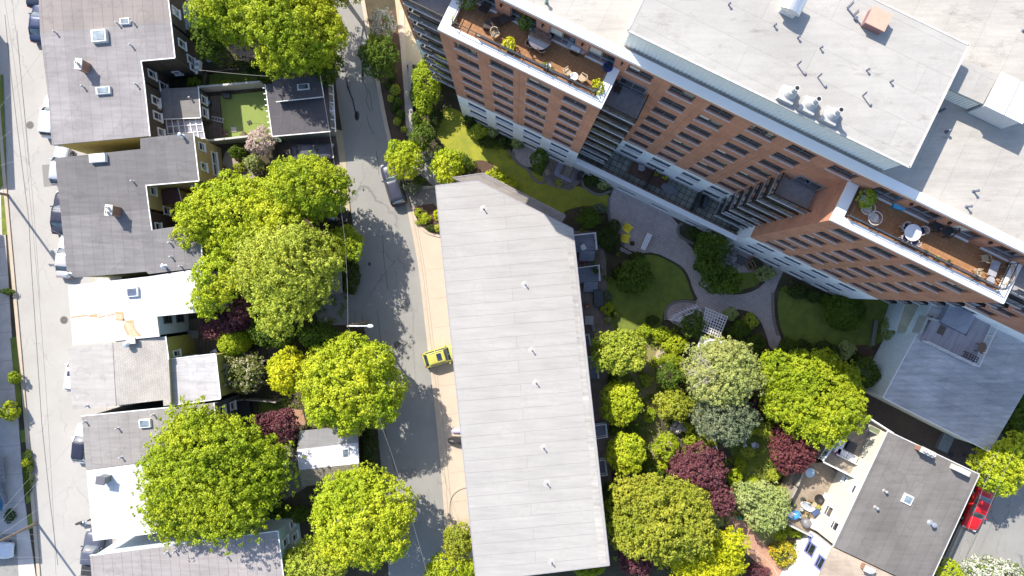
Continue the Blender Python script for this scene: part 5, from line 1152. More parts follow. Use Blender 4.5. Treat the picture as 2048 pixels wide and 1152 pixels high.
# ---------------------------------------------------------------- terraces of the brick block
def on(px, py, z=ZT): return P(px, py, z)
TT = 'upper left roof terrace'
lg = mk_lounger(DKWICK)
place(lg, on(973, 14), UA+R(90), 'dark brown sun lounger nearest the planter on the upper left roof terrace', 'sun lounger')
place(lg, on(1003, 44), UA+R(50), 'dark brown sun lounger turned at an angle beside the terrace door', 'sun lounger')
o = empty('footstool', on(977, 54), 'dark brown wicker footstool between lounger and tan chair', 'footstool', rz=UA+R(15)); m = MB(); m.box((0, 0, .2), (.7, .62, .4)); m.build('base', DKWICK, o, world=False, bevel=.04); m = MB(); m.box((0, 0, .43), (.66, .58, .08)); m.build('cushion', M('dark_cushion', (.07, .05, .05), .9), o, world=False, bevel=.03)
wc = mk_chair('wicker', WICK)
for (x, y, a, lb) in ((990, 72, -40, 'tan wicker armchair beside the dark footstool'), (1134, 148, 60, 'tan wicker armchair nearest the three small pots on the terrace edge'), (1163, 160, 170, 'tan wicker armchair next to the small white side table'),
                      (1962, 517, 120, 'tan slatted armchair on the lower right terrace nearest the wall doors'), (1948, 546, 20, 'tan slatted armchair in the sun by the lower right terrace rail')):
    place(wc, on(x, y), UA+R(a), lb, 'armchair')
tb = mk_table(.85, Mglass('brown_glass_top', (.10, .08, .075), .1), BLACKM); place(tb, on(1079, 84), 0, 'round brown glass table with four dark chairs on the upper left terrace', 'table')
dc = mk_chair('dark', DKWICK)
for (x, y, a, lb) in ((1060, 94, 30, 'dark brown chair on the left side of the round glass table'), (1083, 104, 80, 'dark brown chair on the near side of the round glass table'), (1098, 76, 190, 'dark brown chair on the right side of the round glass table'), (1075, 66, 270, 'dark brown chair behind the round glass table'),
                      (1234, 182, 0, 'grey chair on the balcony beside the upper left bay')):
    place(dc, on(x, y) if y != 182 else P(x, y, 22), UA+R(a), lb, 'chair')
grill(1150, 104, ZT, UA+R(0), 'stainless grill with side shelves on the upper left terrace')
pots = [(1017, 95, M('dark_pot', (.05, .05, .05)), L_YEL, .3, .35, .42, .6, 'golden shrub in a dark pot in the middle of the terrace rail'), (1192, 178, M('dark_pot', (.05, .05, .05)), L_YEL, .3, .35, .42, .6, 'golden shrub in a dark pot at the terrace corner'),
        (1051, 55, M('dark_pot', (.05, .05, .05)), L_MID, .25, .4, .42, 1.3, 'tall green potted plant between the terrace doors'), (935, 8, STEEL, L_MID, .45, .4, .6, .6, 'leafy green plant in pale tub at the top of the terrace'), (909, 42, M('clay', (.3, .16, .1)), L_OLIVE, .2, .25, .22, .25, 'small olive plant at the terrace corner post'),
        (1086, 132, M('blue_pot', (.08, .12, .25)), L_GREEN, .14, .25, .14, .25, 'small herb pot, leftmost of three by the terrace rail'), (1096, 134, WHITE, L_DARK, .2, .3, .16, .15, 'white pot with dark plant between two herb pots'), (1104, 140, M('dark_pot', (.05, .05, .05)), L_GREEN, .14, .25, .14, .25, 'small herb pot, rightmost of three by the terrace rail'),
        (1214, 138, M('cobalt_pot', (.03, .04, .25)), L_DARK, .35, .45, .2, .2, 'cobalt blue pot against the wall at the terrace end'), (1722, 400, STEEL, L_GREEN, .3, .4, .6, .8, 'bushy green plant at the left end of the lower right terrace'), (1736, 392, M('clay', (.3, .16, .1)), L_WHITE, .2, .3, .3, .4, 'white flowering pot plant behind the bushy green plant'),
        (1847, 505, M('dark_pot', (.05, .05, .05)), L_DARK, .14, .25, .13, .2, 'small dark pot at the terrace rail, leftmost of three'), (1868, 516, M('clay', (.3, .16, .1)), L_OLIVE, .14, .25, .13, .2, 'small clay pot at the terrace rail, middle of three'), (1892, 526, M('clay', (.3, .16, .1)), L_DARK, .14, .25, .13, .2, 'small clay pot at the terrace rail, rightmost of three')]
for i, (x, y, pm, lm, a, h_, fr, fh, lb) in enumerate(pots):
    o = mk_pot(pm, lm, a, h_, fr, fh, seed=i+3, leaf=.08); o.location = on(x, y); tag(o, lb, 'potted plant')
o = mk_table(.3, WHITE, WHITE, h=.5); o.location = on(1147, 157); tag(o, 'small white side table between two tan wicker armchairs', 'side table')
rc = mk_round_slat(M('white_rattan', (.62, .58, .56)))
place(rc, on(1728, 418), R(60), 'round white slatted chair next to the bushy plant', 'chair'); place(rc, on(1742, 438), R(75), 'round white slatted chair nearer the terrace rail', 'chair')
o = empty('cool_box', on(1793, 413), 'bright blue storage box by the terrace wall', 'storage box', rz=UA+R(10)); m = MB(); m.box((0, 0, .2), (.75, .45, .4), 0, 1.06); m.build('box', M('sky_blue_plastic', (.03, .33, .62), .4, .06), o, world=False, bevel=.03); m = MB(); m.box((0, 0, .43), (.82, .52, .07)); m.build('lid', M('light_blue_plastic', (.10, .45, .72), .4), o, world=False, bevel=.03)
o = mk_table(.62, M('white_marble_top', (.68, .68, .72), .3, .06), WHITE); o.location = on(1814, 467); tag(o, 'round white marble table on the lower right terrace', 'table')
bc = mk_chair('blue', M('pale_rope', (.45, .38, .36)), M('navy_cushion', (.02, .03, .10), .9))
for (x, y, a, lb) in ((1803, 455, 300, 'rope chair with navy cushion at the upper left of the marble table'), (1835, 463, 200, 'rope chair at the right of the marble table'), (1800, 478, 30, 'rope chair with navy cushion at the lower left of the marble table'), (1820, 486, 110, 'rope chair at the lower right of the marble table')): place(bc, on(x, y), R(a), lb, 'chair')
lc = mk_chair('dark', DKWICK, M('black_cushion', (.03, .03, .035), .9))
place(lc, on(1863, 452), UA+R(250), 'black cushioned lounge chair nearer the marble table', 'lounge chair', scale=1.45); place(lc, on(1884, 463), UA+R(250), 'black cushioned lounge chair farther from the marble table', 'lounge chair', scale=1.45)
o = mk_table(0, M('grey_stone_top', (.34, .34, .37)), WICK, 'coffee_table', .42, (1.15, .62)); o.location = on(1980, 537); o.rotation_euler.z = R(70); tag(o, 'rectangular grey coffee table between slatted chairs and loveseat', 'table')
o = mk_table(.3, M('grey_stone_top', (.34, .34, .37)), BLACKM, h=.45); o.location = on(1973, 561); tag(o, 'tiny round grey table at the sunny corner of the terrace', 'side table')
def loveseat(loc, rz, label):
    r = empty('loveseat', loc, label, 'loveseat', rz=rz); m = MB()
    for k in range(9): m.bar((-.3, -.56+k*.14, .42), (.34, -.56+k*.14, .4), .05, .02)
    m.build('seat', M('dark_slats', (.10, .08, .06)), r, world=False); m = MB()
    for k in range(13): t = R(90+k*15); u = R(105+k*15); p, q = (.42*math.cos(t)+.05, .78*math.sin(t), .8), (.42*math.cos(u)+.05, .78*math.sin(u), .8); 
    for k in range(12): t = R(90+k*15); u = R(105+k*15); p, q = (.42*math.cos(t)+.05, .78*math.sin(t), .8), (.42*math.cos(u)+.05, .78*math.sin(u), .8); m.bar(p, q, .1, .05); m.bar((p[0]*.85, p[1]*.85, .4), p, .04)
    m.build('backrest', WICK, r, world=False)
    for x in (-.28, .3):
        for s in (-.5, .5): m = MB(); m.bar((x, s, 0), (x, s, .4), .06); m.build('leg', WICK, r, world=False)
loveseat(on(2003, 550), R(158), 'curved tan loveseat with dark slats at the terrace end')
# balconies and podium
o = empty('folding_chair', P(1612, 362, 20.2), 'blue sling chair on the top balcony beside the second bay', 'chair', rz=R(30)); m = MB(); m.box((0, 0, .4), (.5, .5, .04)); m.T = Matrix.Translation((-.25, 0, .42)) @ Matrix.Rotation(R(-20), 4, 'Y'); m.box((0, 0, .3), (.04, .5, .6)); m.build('sling', M('blue_canvas', (.02, .10, .22), .8), o, world=False)
m = MB()
for x in (-.22, .22):
    for s in (-.24, .24): m.bar((x, s, 0), (x, s, .4), .03)
m.build('frame', BLACKM, o, world=False)
PZ = 2.75
o = mk_chair('w', M('grey_white_plastic', (.42, .40, .42), .5)); o.location = P(1281, 337, PZ); o.rotation_euler.z = R(80); tag(o, 'off white plastic chair on the tiled podium terrace', 'chair'); o.scale = (1.15,)*3
o = mk_table(.8, M('grey_cover_cloth', (.13, .13, .15), .8), BLACKM); o.location = P(1335, 380, PZ); o.scale = (1.15, .6, 1); o.rotation_euler.z = UA; tag(o, 'long oval covered table on the mossy podium tiles', 'table')
for (x, y, lb) in ((1312, 347, 'yellow flowering pot on the red brown podium decking'), (1328, 356, 'yellow leaved pot in the middle of the red brown podium decking')):
    o = mk_pot(BLACKM, L_YEL, .14, .25, .17, .25, seed=x); o.location = P(x, y, PZ+.1); tag(o, lb, 'potted plant')
o = mk_pot(BLACKM, L_GREEN, .13, .22, .13, .2, seed=91); o.location = P(1453, 414, PZ); tag(o, 'small lime green pot on the grey podium tiles', 'potted plant')
o = empty('covered_grill', P(1407, 405, PZ), 'dark covered grill on the grey podium tiles', 'barbecue', rz=R(75)); m = MB(); m.box((0, 0, .5), (1.3, .6, 1.0), 0, .85); m.build('cover', M('navy_cover', (.05, .06, .075), .7), o, world=False, bevel=.12)
o = empty('storage_crate', P(1468, 454, PZ), 'dark square crate at the right end of the podium tiles', 'crate', rz=UA+R(10)); m = MB(); m.box((0, 0, .25), (.85, .7, .5)); m.build('crate', M('dark_crate', (.07, .065, .06)), o, world=False, bevel=.03); m = MB(); m.box((0, 0, .52), (.9, .75, .04)); m.build('lid', M('dark_crate_lid', (.09, .085, .08)), o, world=False)
# ---------------------------------------------------------------- courtyard
ya = mk_adirondack(YEL); place(ya, P(1255, 458, .04), R(-38), 'upper of the two bright yellow armchairs on the courtyard paving', 'armchair', scale=.98); place(ya, P(1251, 478, .04), R(-15), 'lower of the two bright yellow armchairs on the courtyard paving', 'armchair', scale=.98)
def bench(loc, rz, label, L=1.9, mat=WHITE, slats=3, w_=.6):
    r = empty('garden_bench', loc, label, 'bench', rz=rz)
    for k in range(slats): m = MB(); m.box((0, (k-(slats-1)/2)*w_/slats, .45), (L, w_/slats*.78, .045)); m.build('slat', mat, r, world=False)
    for s in (-1, 1): m = MB(); m.bar((s*L*.36, -w_*.4, .42), (s*L*.36, w_*.4, .42), .07); m.bar((s*L*.36, -w_*.3, 0), (s*L*.36, -w_*.3, .42), .07); m.bar((s*L*.36, w_*.3, 0), (s*L*.36, w_*.3, .42), .07); m.build('leg', mat, r, world=False)
bench(P(1291, 484, .04), R(66), 'white slatted bench on the courtyard paving beside the yellow chairs')
bench(P(1250, 503, .02), R(-28), 'grey bench at the dark bed edge below the yellow chairs', 1.3, M('grey_bench_wood', (.3, .28, .27)), 2, .4)
o = empty('ball_planter', P(1264, 487, 0), 'small black round planter behind the lower yellow chair', 'planter'); m = MB(); m.lathe((0, 0, .04), [(.1, 0), (.26, .2), (.2, .4), (.16, .38)], 14); m.build('pot', BLACKM, o, world=False)
m = MB(); m.lathe((0, 0, .4), [(.15, 0), (.1, .1), (.02, .16)], 10); m.build('plant', L_DARK, o, world=False)
# pergola: white lattice roof on posts
pg = empty('pergola', P(1430, 645, 0), 'white lattice topped pergola at the path circle', 'pergola'); z = 2.5
c0, c1, c2, c3 = P(1412, 616, z), P(1455, 634, z), P(1438, 676, z), P(1402, 661, z)
m = MB(); n = 9
for k in range(n): t = k/(n-1); m.bar(c0.lerp(c1, t), c3.lerp(c2, t), .09, .05); m.bar(c0.lerp(c3, t)+Vector((0, 0, .06)), c1.lerp(c2, t)+Vector((0, 0, .06)), .09, .05)
m.build('lattice_roof', M('weathered_white', (.58, .57, .60)), pg)
for p in (c0, c1, c2, c3): m = MB(); m.bar((p.x, p.y, 0), p, .12); m.build('post', M('weathered_white', (.58, .57, .6)), pg)
pb = empty('curved_arbor', P(1370, 625, 0), 'curved white slatted arbor left of the lattice pergola', 'arbor'); arc = [P(*q, 2.3) for q in ((1343, 640), (1348, 632), (1362, 625), (1378, 618), (1395, 613))]; arc2 = [P(*q, 2.3) for q in ((1356, 642), (1360, 636), (1370, 631), (1384, 625), (1400, 619))]
m = MB()
for A in (arc, arc2):
    for p, q in zip(A, A[1:]): m.bar(p, q, .09, .12)
for k in range(12): t = k/11*3.999; i = int(t); f = t-i; p = arc[i].lerp(arc[i+1], f); q = arc2[i].lerp(arc2[i+1], f); d = (p-q).normalized(); m.bar(p+d*.35+Vector((0, 0, .08)), q-d*.3+Vector((0, 0, .08)), .06)
m.build('slatted_top', M('weathered_white', (.58, .57, .6)), pb)
for p in (arc[0], arc[2], arc[4], arc2[0], arc2[4]): m = MB(); m.bar((p.x, p.y, 0), p, .11); m.build('post', M('weathered_white', (.58, .57, .6)), pb)
o = empty('canopy', P(1422, 688, 0), 'bright white cloth canopy between pergola and grey green pine', 'canopy'); m = MB(); q = [P(1402, 672, 2.3), P(1448, 684, 2.3), P(1436, 712, 2.3), P(1393, 696, 2.3)]; m.prism(q, 2.3, 2.34); m.build('cloth', M('white_canvas', (.75, .76, .82), .8, .04), o)
for p in q: m = MB(); m.bar((p.x, p.y, 0), (p.x, p.y, 2.3), .06); m.build('post', WHITE, o)
# patio by the bay foot
o = empty('outdoor_rug', P(1128, 345, 0), 'pale lavender rug under a picnic table beside the white wall', 'rug'); m = MB(); m.prism([P(*q, 0) for q in ((1118, 322), (1158, 341), (1141, 366), (1107, 349))], .05, .065); m.build('rug', M('lavender_rug', (.34, .34, .42), .9), o)
def picnic(loc, rz, label, mat, sc_=1.0):
    r = empty('picnic_table', loc, label, 'picnic table', rz=rz); m = MB()
    for k in range(5): m.box((0, (k-2)*.17, .74), (1.7, .145, .04))
    m.build('tabletop', mat, r, world=False)
    for s in (-1, 1): m = MB(); m.box((0, s*.68, .44), (1.7, .26, .04)); m.build('bench_seat', mat, r, world=False); m = MB(); m.bar((s*.6, -.75, .05), (s*.6, .3, .72), .07); m.bar((s*.6, .75, .05), (s*.6, -.3, .72), .07); m.bar((s*.6, -.75, .4), (s*.6, .75, .4), .06); m.build('leg', mat, r, world=False)
    r.scale = (sc_,)*3
picnic(P(1136, 343, .07), R(63), 'brown wooden picnic table standing on the lavender rug', M('picnic_wood', (.24, .18, .14), .8, .2, 5), .9)
grill(1160, 352, .04, R(60), 'black covered grill at the patio end beside the rug', BLACKM)
o = empty('side_table', P(1094, 346, .04), 'square tan topped side table on the dark patio left of the rug', 'side table', rz=R(25)); m = MB(); m.box((0, 0, .5), (.55, .55, .05)); m.build('tabletop', M('tan_top', (.36, .28, .19)), o, world=False)
for x in (-.22, .22):
    for s in (-.22, .22): m = MB(); m.bar((x, s, 0), (x, s, .48), .05); m.build('leg', BLACKM, o, world=False)
o = mk_pot(BLACKM, L_OLIVE, .22, .3, .3, .3, seed=33); o.location = P(1117, 366, .04); tag(o, 'low olive potted plant at the curved patio border', 'potted plant')
# seating island by the second bay
for (x, y, a, lb) in ((1466, 510, 20, 'small grey garden chair above the dark square table'), (1467, 534, 60, 'small grey garden chair below the dark square table')):
    o = mk_chair('g', M('grey_plastic', (.30, .30, .31), .6)); o.location = P(x, y, .03); o.rotation_euler.z = R(a); tag(o, lb, 'chair')
o = mk_table(0, M('charcoal_top', (.08, .08, .085)), BLACKM, 'square_table', .72, (.95, .95)); o.location = P(1477, 521, .03); o.rotation_euler.z = UA; tag(o, 'dark square table between two small grey chairs', 'table')
for (x, y, lb, s_) in ((1512, 526, 'larger raised planting bed with timber frame', (1.6, 1.2)), (1500, 531, 'smaller raised planting bed with timber frame', (.8, .8))):
    o = empty('raised_bed', P(x, y, 0), lb+' by the second bay', 'raised bed', rz=UA+R(-35) if s_[0] > 1 else UA+R(-35)); m = MB()
    for sx, sy, lx, ly in ((0, s_[1]/2, s_[0]+.12, .12), (0, -s_[1]/2, s_[0]+.12, .12), (s_[0]/2, 0, .12, s_[1]-.12), (-s_[0]/2, 0, .12, s_[1]-.12)): m.box((sx, sy, .2), (lx, ly, .4))
    m.build('frame', M('tan_timber', (.26, .17, .10), .8), o, world=False); m = MB(); m.box((0, 0, .14), (s_[0]-.12, s_[1]-.12, .24)); m.build('soil_fill', SOIL, o, world=False)
# white decks on the courtyard side of the townhouses
def deck(px, label, z=1.1, steps=True, rails_=((0, 1), (1, 2))):
    q = [P(x, y, z) for x, y in px]; r = empty('back_deck', (q[0].x, q[0].y, 0), label, 'deck', 'white railed back decks of the townhouse block'); m = MB(); m.prism(q, .0, z)
    m.build('deck_floor', Mbrick('blue_grey_deck', (.20, .22, .27), (.26, .28, .34), (.1, .11, .14), 4, .18, .015, ang=R(0)), r)
    m = MB()
    for i, j in rails_: rail(m, q[i], q[j], z, .95, .2, 2, .08)
    m.build('railing', WHITE, r)
    if steps:
        m = MB(); a, b_ = q[2], q[3] 
        for k in range(4): d = Vector((0, -1, 0))*(k*.26+.13); p = a.lerp(b_, .35)+d; m.box((p.x, p.y, z-.18*(k+1)+.1), ((a-b_).length*.6, .26, .18))
        m.build('stairs', M('blue_grey_steps', (.24, .26, .31)), r)
    return r
deck([(1140, 472), (1189, 467), (1192, 500), (1142, 506)], 'topmost white railed back deck, with a white chair on it')
deck([(1148, 537), (1196, 531), (1198, 562), (1152, 568)], 'second white railed back deck with corner plant')
deck([(1160, 672), (1176, 668), (1180, 690), (1162, 694)], 'small white railed back deck left of the olive yellow tree', steps=False)
deck([(1168, 714), (1192, 712), (1195, 755), (1172, 758)], 'white railed back deck under the edge of the olive yellow tree', steps=False)
deck([(1186, 848), (1210, 845), (1212, 870), (1190, 874)], 'white railed back deck beside the lower patio', steps=False, rails_=((0, 1), (1, 2), (2, 3)))
deck([(1190, 918), (1208, 915), (1212, 945), (1194, 948)], 'lowest white railed back deck near the shaded shrubs', steps=False, rails_=((0, 1), (1, 2), (2, 3)))
o = mk_chair('w', WHITE); o.location = P(1166, 495, 1.1); o.rotation_euler.z = R(30); tag(o, 'white plastic chair on the topmost back deck', 'chair')
o = mk_pot(BLACKM, L_MID, .2, .3, .25, .5, seed=44); o.location = P(1190, 542, 1.1); tag(o, 'leafy pot plant in the corner of the second back deck', 'potted plant')
o = empty('hot_tub', P(1195, 596, 0), 'dark blue covered hot tub on the brown patio strip', 'hot tub', rz=R(4)); m = MB(); m.box((0, 0, .4), (.95, 1.75, .7)); m.build('shell', M('tub_shell', (.05, .045, .04)), o, world=False, bevel=.1); m = MB(); m.box((0, 0, .78), (1.0, 1.8, .1)); m.build('cover', M('slate_cover', (.055, .07, .085), .6), o, world=False, bevel=.06)
o = empty('fire_bowl', P(1174, 613, .05), 'orange red square fire bowl on the brown patio strip', 'fire bowl'); m = MB(); m.box((0, 0, .2), (.45, .4, .34), 0, 1.15); m.build('bowl', BLACKM, o, world=False, bevel=.04); m = MB(); m.box((0, 0, .39), (.42, .36, .05)); m.build('lid', M('orange_lid', (.42, .13, .06), .6, .2), o, world=False)
o = mk_table(0, M('pale_grey_top', (.42, .42, .44)), GREYM, 'square_table', .72, (.95, .95)); o.location = P(1177, 640, .05); tag(o, 'pale grey square table on the brown patio strip', 'table')
bench(P(1186, 654, .05), R(105), 'narrow grey bench beside the pale square table', .9, M('grey_bench_wood', (.3, .28, .27)), 2, .38)
o = empty('tricycle', P(1167, 523, .05), 'small red and blue tricycle between the two upper back decks', 'tricycle'); m = MB(); m.tube([(-.3, 0, .3), (.3, 0, .4)], .05, 8); m.box((-.15, 0, .42), (.2, .16, .05)); m.build('frame', M('toy_red', (.5, .03, .04)), o, world=False); m = MB()
for x, y in ((-.3, .2), (-.3, -.2), (.3, 0)): m.tube([(x, y-.03, .15), (x, y+.03, .15)], .15, 12)
m.build('wheel', BLKP, o, world=False); m = MB(); m.bar((.28, -.2, .6), (.28, .2, .6), .03); m.bar((.3, 0, .3), (.28, 0, .6), .03); m.build('handlebar', M('toy_blue', (.04, .1, .5)), o, world=False)
# ---------------------------------------------------------------- garden chairs on the lower lawn
for (x, y, a, lb) in ((1482, 878, 250, 'pale lilac garden chair under the pine, left of the round stool'), (1505, 888, 200, 'pale lilac garden chair right of the round stool')):
    o = mk_chair('l', M('pale_lilac_plastic', (.55, .54, .62), .5)); o.location = P(x, y, .02); o.rotation_euler.z = R(a); tag(o, lb, 'chair')
o = mk_table(.22, M('pale_lilac_plastic', (.55, .54, .62)), WHITE, h=.45); o.location = P(1487, 889, .02); tag(o, 'small round lilac stool between two garden chairs', 'stool')
o = mk_table(0, M('grey_plastic', (.3, .3, .31)), GREYM, 'coffee_table', .45, (.75, .55)); o.location = P(1426, 897, .02); o.rotation_euler.z = R(20); tag(o, 'grey rectangular garden table at the edge of the purple tree', 'table')
o = empty('garden_cart', P(1462, 1060, .03), 'grey garden cart on the red brick path', 'cart', rz=R(60)); m = MB(); m.box((0, 0, .4), (.8, .5, .3), 0, 1.15); m.build('tray', M('grey_plastic', (.3, .3, .31)), o, world=False); m = MB()
for s in (-.28, .28): m.tube([(.2, s-.03, .18), (.2, s+.03, .18)], .18, 12)
m.build('wheel', BLKP, o, world=False); m = MB(); m.bar((-.4, 0, .5), (-.8, 0, .9), .04); m.build('handle', BLACKM, o, world=False)
o = empty('watering_can', P(1477, 1034, .02), 'green watering can beside the red brick path', 'watering can'); m = MB(); m.lathe((0, 0, 0), [(.2, 0), (.24, .1), (.2, .4), (.1, .42)], 14); m.build('can', M('green_plastic', (.02, .28, .14)), o, world=False); m = MB(); m.tube([(.18, 0, .1), (.4, 0, .45)], .03, 8); m.tube([(-.15, 0, .1), (-.3, 0, .3), (-.1, 0, .45)], .02, 6); m.build('spout', M('green_plastic', (.02, .28, .14)), o, world=False)
hs = smooth_poly([(1452, 1030), (1448, 1042), (1460, 1046), (1458, 1030), (1470, 1048), (1462, 1080), (1478, 1092), (1490, 1068), (1494, 1068), (1488, 1090), (1520, 1106), (1545, 1130), (1556, 1152)], 2, False)
m = MB(); m.tube([P(x, y, .07) for x, y in hs], .03, 6); tag(m.build('garden_hose', M('cream_hose', (.62, .52, .42))), 'cream garden hose winding along the red brick path', 'hose')
# ================================================================ lower right: roof deck, cluttered patio
LRD = empty('roof_deck', P(1715, 890, 0), 'white glass railed roof deck with lounge seating at the corner house', 'roof deck')
zD = 4.0; dq = [P(*q, zD) for q in ((1663, 880), (1712, 855), (1728, 832), (1775, 862), (1716, 958), (1636, 918))]
m = MB(); m.prism(dq, 0, zD-.02, top=False, bottom=False); m.build('wall', M('cream_clapboard', (.66, .61, .50)), LRD)
m = MB(); m.prism(dq, zD-.2, zD); m.build('deck_floor', Mbrick('taupe_deck_boards', (.30, .26, .22), (.38, .33, .28), (.16, .13, .1), 3, .15, .012, ang=R(-26)), LRD)
RG_ = Mglass('pale_rail_glass', (.22, .27, .27), .06)
def glassrail(p, q, z, n=3, h=1.05):
    m = MB(); d = (q-p)/n; up = Vector((0, 0, 1))
    p, q = Vector((p.x, p.y, z)), Vector((q.x, q.y, z)); d = (q-p)/n
    m.bar(p+up*h, q+up*h, .14, .08); m.bar(p+up*.08, q+up*.08, .14, .1)
    for k in range(n+1): m.bar(p+d*k, p+d*k+up*(h+.05), .12)
    o = m.build('railing', WHITE, LRD); m = MB()
    for k in range(n): m.bar(p+d*k+d.normalized()*.1+up*(h*.52), p+d*(k+1)-d.normalized()*.1+up*(h*.52), .015, h*.78)
    m.build('glass_panel', RG_, o)
glassrail(dq[5], dq[4], zD, 6); glassrail(dq[0], dq[5], zD, 2); glassrail(dq[2], dq[3], zD, 2)
def sofa(loc, rz, L, label, mat=WHITE):
    r = empty('outdoor_sofa', loc, label, 'sofa', rz=rz); m = MB(); m.box((0, 0, .2), (L, .8, .3)); m.build('base', mat, r, world=False); m = MB(); m.box((0, .36, .5), (L, .12, .4)); m.build('backrest', mat, r, world=False)
    for k in range(2): m = MB(); m.box((-L/4+k*L/2, -.03, .41), (L/2-.04, .62, .13)); m.build('cushion', M('white_cushion', (.72, .72, .75), .9, .04), r, world=False, bevel=.04)
sofa(P(1690, 909, zD), UA+R(180), 2.3, 'white outdoor sofa along the glass rail of the roof deck'); sofa(P(1676, 891, zD), R(64+0), 1.5, 'shorter white outdoor sofa at the outer end of the roof deck')
o = empty('outdoor_rug', P(1697, 892, zD), 'grey rug under the fire table on the roof deck', 'rug', rz=UA); m = MB(); m.box((0, 0, .01), (1.6, 1.3, .02)); m.build('rug', M('grey_rug', (.22, .20, .22), .95), o, world=False)
o = empty('fire_table', P(1699, 892, zD+.02), 'square black fire table on the grey rug', 'fire table', rz=UA); m = MB(); m.box((0, 0, .25), (.85, .85, .5), 0, 1.05); m.build('base', M('charcoal_base', (.05, .055, .06)), o, world=False, bevel=.05); m = MB(); m.box((0, 0, .52), (.9, .9, .05)); m.build('tabletop', M('navy_black_top', (.03, .035, .05), .4), o, world=False, bevel=.02)
o = mk_pot(M('dark_pot', (.05, .05, .05)), Mleaf('magenta_flower', (.35, .02, .14), (.5, .05, .25), .3), .18, .3, .22, .25, seed=71); o.location = P(1671, 905, zD); tag(o, 'magenta flowering pot at the roof deck rail', 'potted plant')
o = empty('planter_box', P(1744, 858, 5.0), 'pale wooden planter box at the upper corner of the roof deck', 'planter', rz=UA); m = MB(); m.box((0, 0, .25), (1.4, .6, .5)); m.build('box', M('pale_wood', (.45, .42, .36)), o, world=False); m = MB(); m.box((0, 0, .5), (1.2, .45, .04)); m.build('soil_fill', M('moss_fill', (.15, .18, .1)), o, world=False)
# clutter patio
pp_ = empty('raised_patio', P(1630, 1000, 0), 'raised sandy patio full of stored things beside the cream wall', 'patio'); m = MB(); m.prism([P(*q, 1.6) for q in ((1588, 930), (1648, 925), (1700, 965), (1730, 985), (1672, 1095), (1560, 1035), (1563, 1010))], 0, 1.6); m.build('paved_floor', Mground('sandy_patio', [(.26, .21, .16), (.36, .30, .23), (.18, .14, .10)], .9, 4), pp_)
zC = 1.6; JUNK = 'things stored on the sandy patio'
def simple(name, px, py, label, cat, parts, z=0.0, rz=0.0, group=None):
    """small thing from listed parts: (part name, material, [shapes])"""
    r = empty(name, P(px, py, z), label, cat, group, rz)
    for pn, mt, shp in parts:
        m = MB()
        for s in shp:
            if s[0] == 'b': m.box(*s[1:])
            elif s[0] == 'l': m.lathe(*s[1:])
            elif s[0] == 't': m.tube(*s[1:])
            elif s[0] == 'r': m.bar(*s[1:])
        m.build(pn, mt, r, world=False, bevel=.015 if all(s[0] == 'b' for s in shp) else 0)
    return r
C_ = lambda n, c, **k: M(n, c, **k)
simple('kiddie_pool', 1618, 944, 'small blue round tub in the tree shade on the sandy patio', 'tub', [('tub', C_('pool_blue', (.12, .35, .62)), [('l', (0, 0, 0), [(.38, 0), (.45, .25), (.5, .27), (.42, .2), (.36, .06)], 18)]), ('rim', C_('pale_blue_rim', (.4, .55, .7)), [('l', (0, 0, .25), [(.5, 0), (.52, .03), (.46, .04)], 18)])], zC)
simple('fire_pit', 1634, 995, 'round black fire pit in the middle of the sandy patio', 'fire pit', [('bowl', BLACKM, [('l', (0, 0, .3), [(.2, 0), (.48, .2), (.52, .22), (.44, .2), (.15, .06)], 20)]), ('stand', BLACKM, [('b', (0, 0, .15), (.4, .4, .3))])], zC)
simple('patio_chair', 1648, 990, 'white patio chair beside the black fire pit', 'chair', [('seat', WHITE, [('b', (0, 0, .42), (.55, .55, .06))]), ('backrest', WHITE, [('b', (.26, 0, .7), (.06, .55, .5))]), ('leg', WHITE, [('b', (x, y, .2), (.05, .05, .4)) for x in (-.2, .2) for y in (-.2, .2)])], zC, R(40))
simple('bathtub', 1613, 1011, 'oval white tub lying on the sandy patio', 'tub', [('tub', WHITE, [('l', (0, 0, 0), [(.5, 0), (.62, .35), (.68, .4), (.56, .38), (.42, .15)], 22, 1.3, .62)]), ('liner', C_('pool_grey', (.35, .38, .42)), [('l', (0, 0, .18), [(.4, 0), (.46, .05)], 18, 1.3, .62)])], zC, R(-30))
simple('side_table', 1625, 1007, 'round tan side table by the white tub', 'side table', [('tabletop', WICK, [('l', (0, 0, .42), [(.3, 0), (.3, .05)], 16)]), ('leg', WICK, [('b', (0, 0, .2), (.1, .1, .4))])], zC)
simple('garden_bench', 1655, 1008, 'white bench with tan edge against the cream wall', 'bench', [('seat', C_('white_board', (.7, .7, .68)), [('b', (0, 0, .45), (1.8, .7, .07))]), ('backrest', C_('tan_board', (.52, .38, .18)), [('b', (0, -.42, .6), (1.8, .1, .35))]), ('leg', WHITE, [('b', (s, 0, .2), (.08, .6, .4)) for s in (-.8, .8)])], zC, R(62))
simple('storage_box', 1663, 992, 'dark lidded box with pale frame by the bench end', 'storage box', [('box', C_('dark_crate', (.07, .065, .06)), [('b', (0, 0, .25), (.6, .5, .5))]), ('lid', C_('mauve_lid', (.22, .18, .2)), [('b', (0, 0, .52), (.66, .56, .05))])], zC, UA)
simple('barbecue_grill', 1608, 1042, 'round grey covered barbecue at the lower patio edge', 'barbecue', [('cover', C_('grey_bbq_cover', (.20, .20, .21), rough=.5), [('l', (0, 0, 0), [(.42, 0), (.5, .5), (.46, .85), (.25, 1.02), (.06, 1.06)], 20)]), ('wheel', BLKP, [('t', [(-.4, -.1, .08), (-.4, -.02, .08)], .08, 10)])], zC)
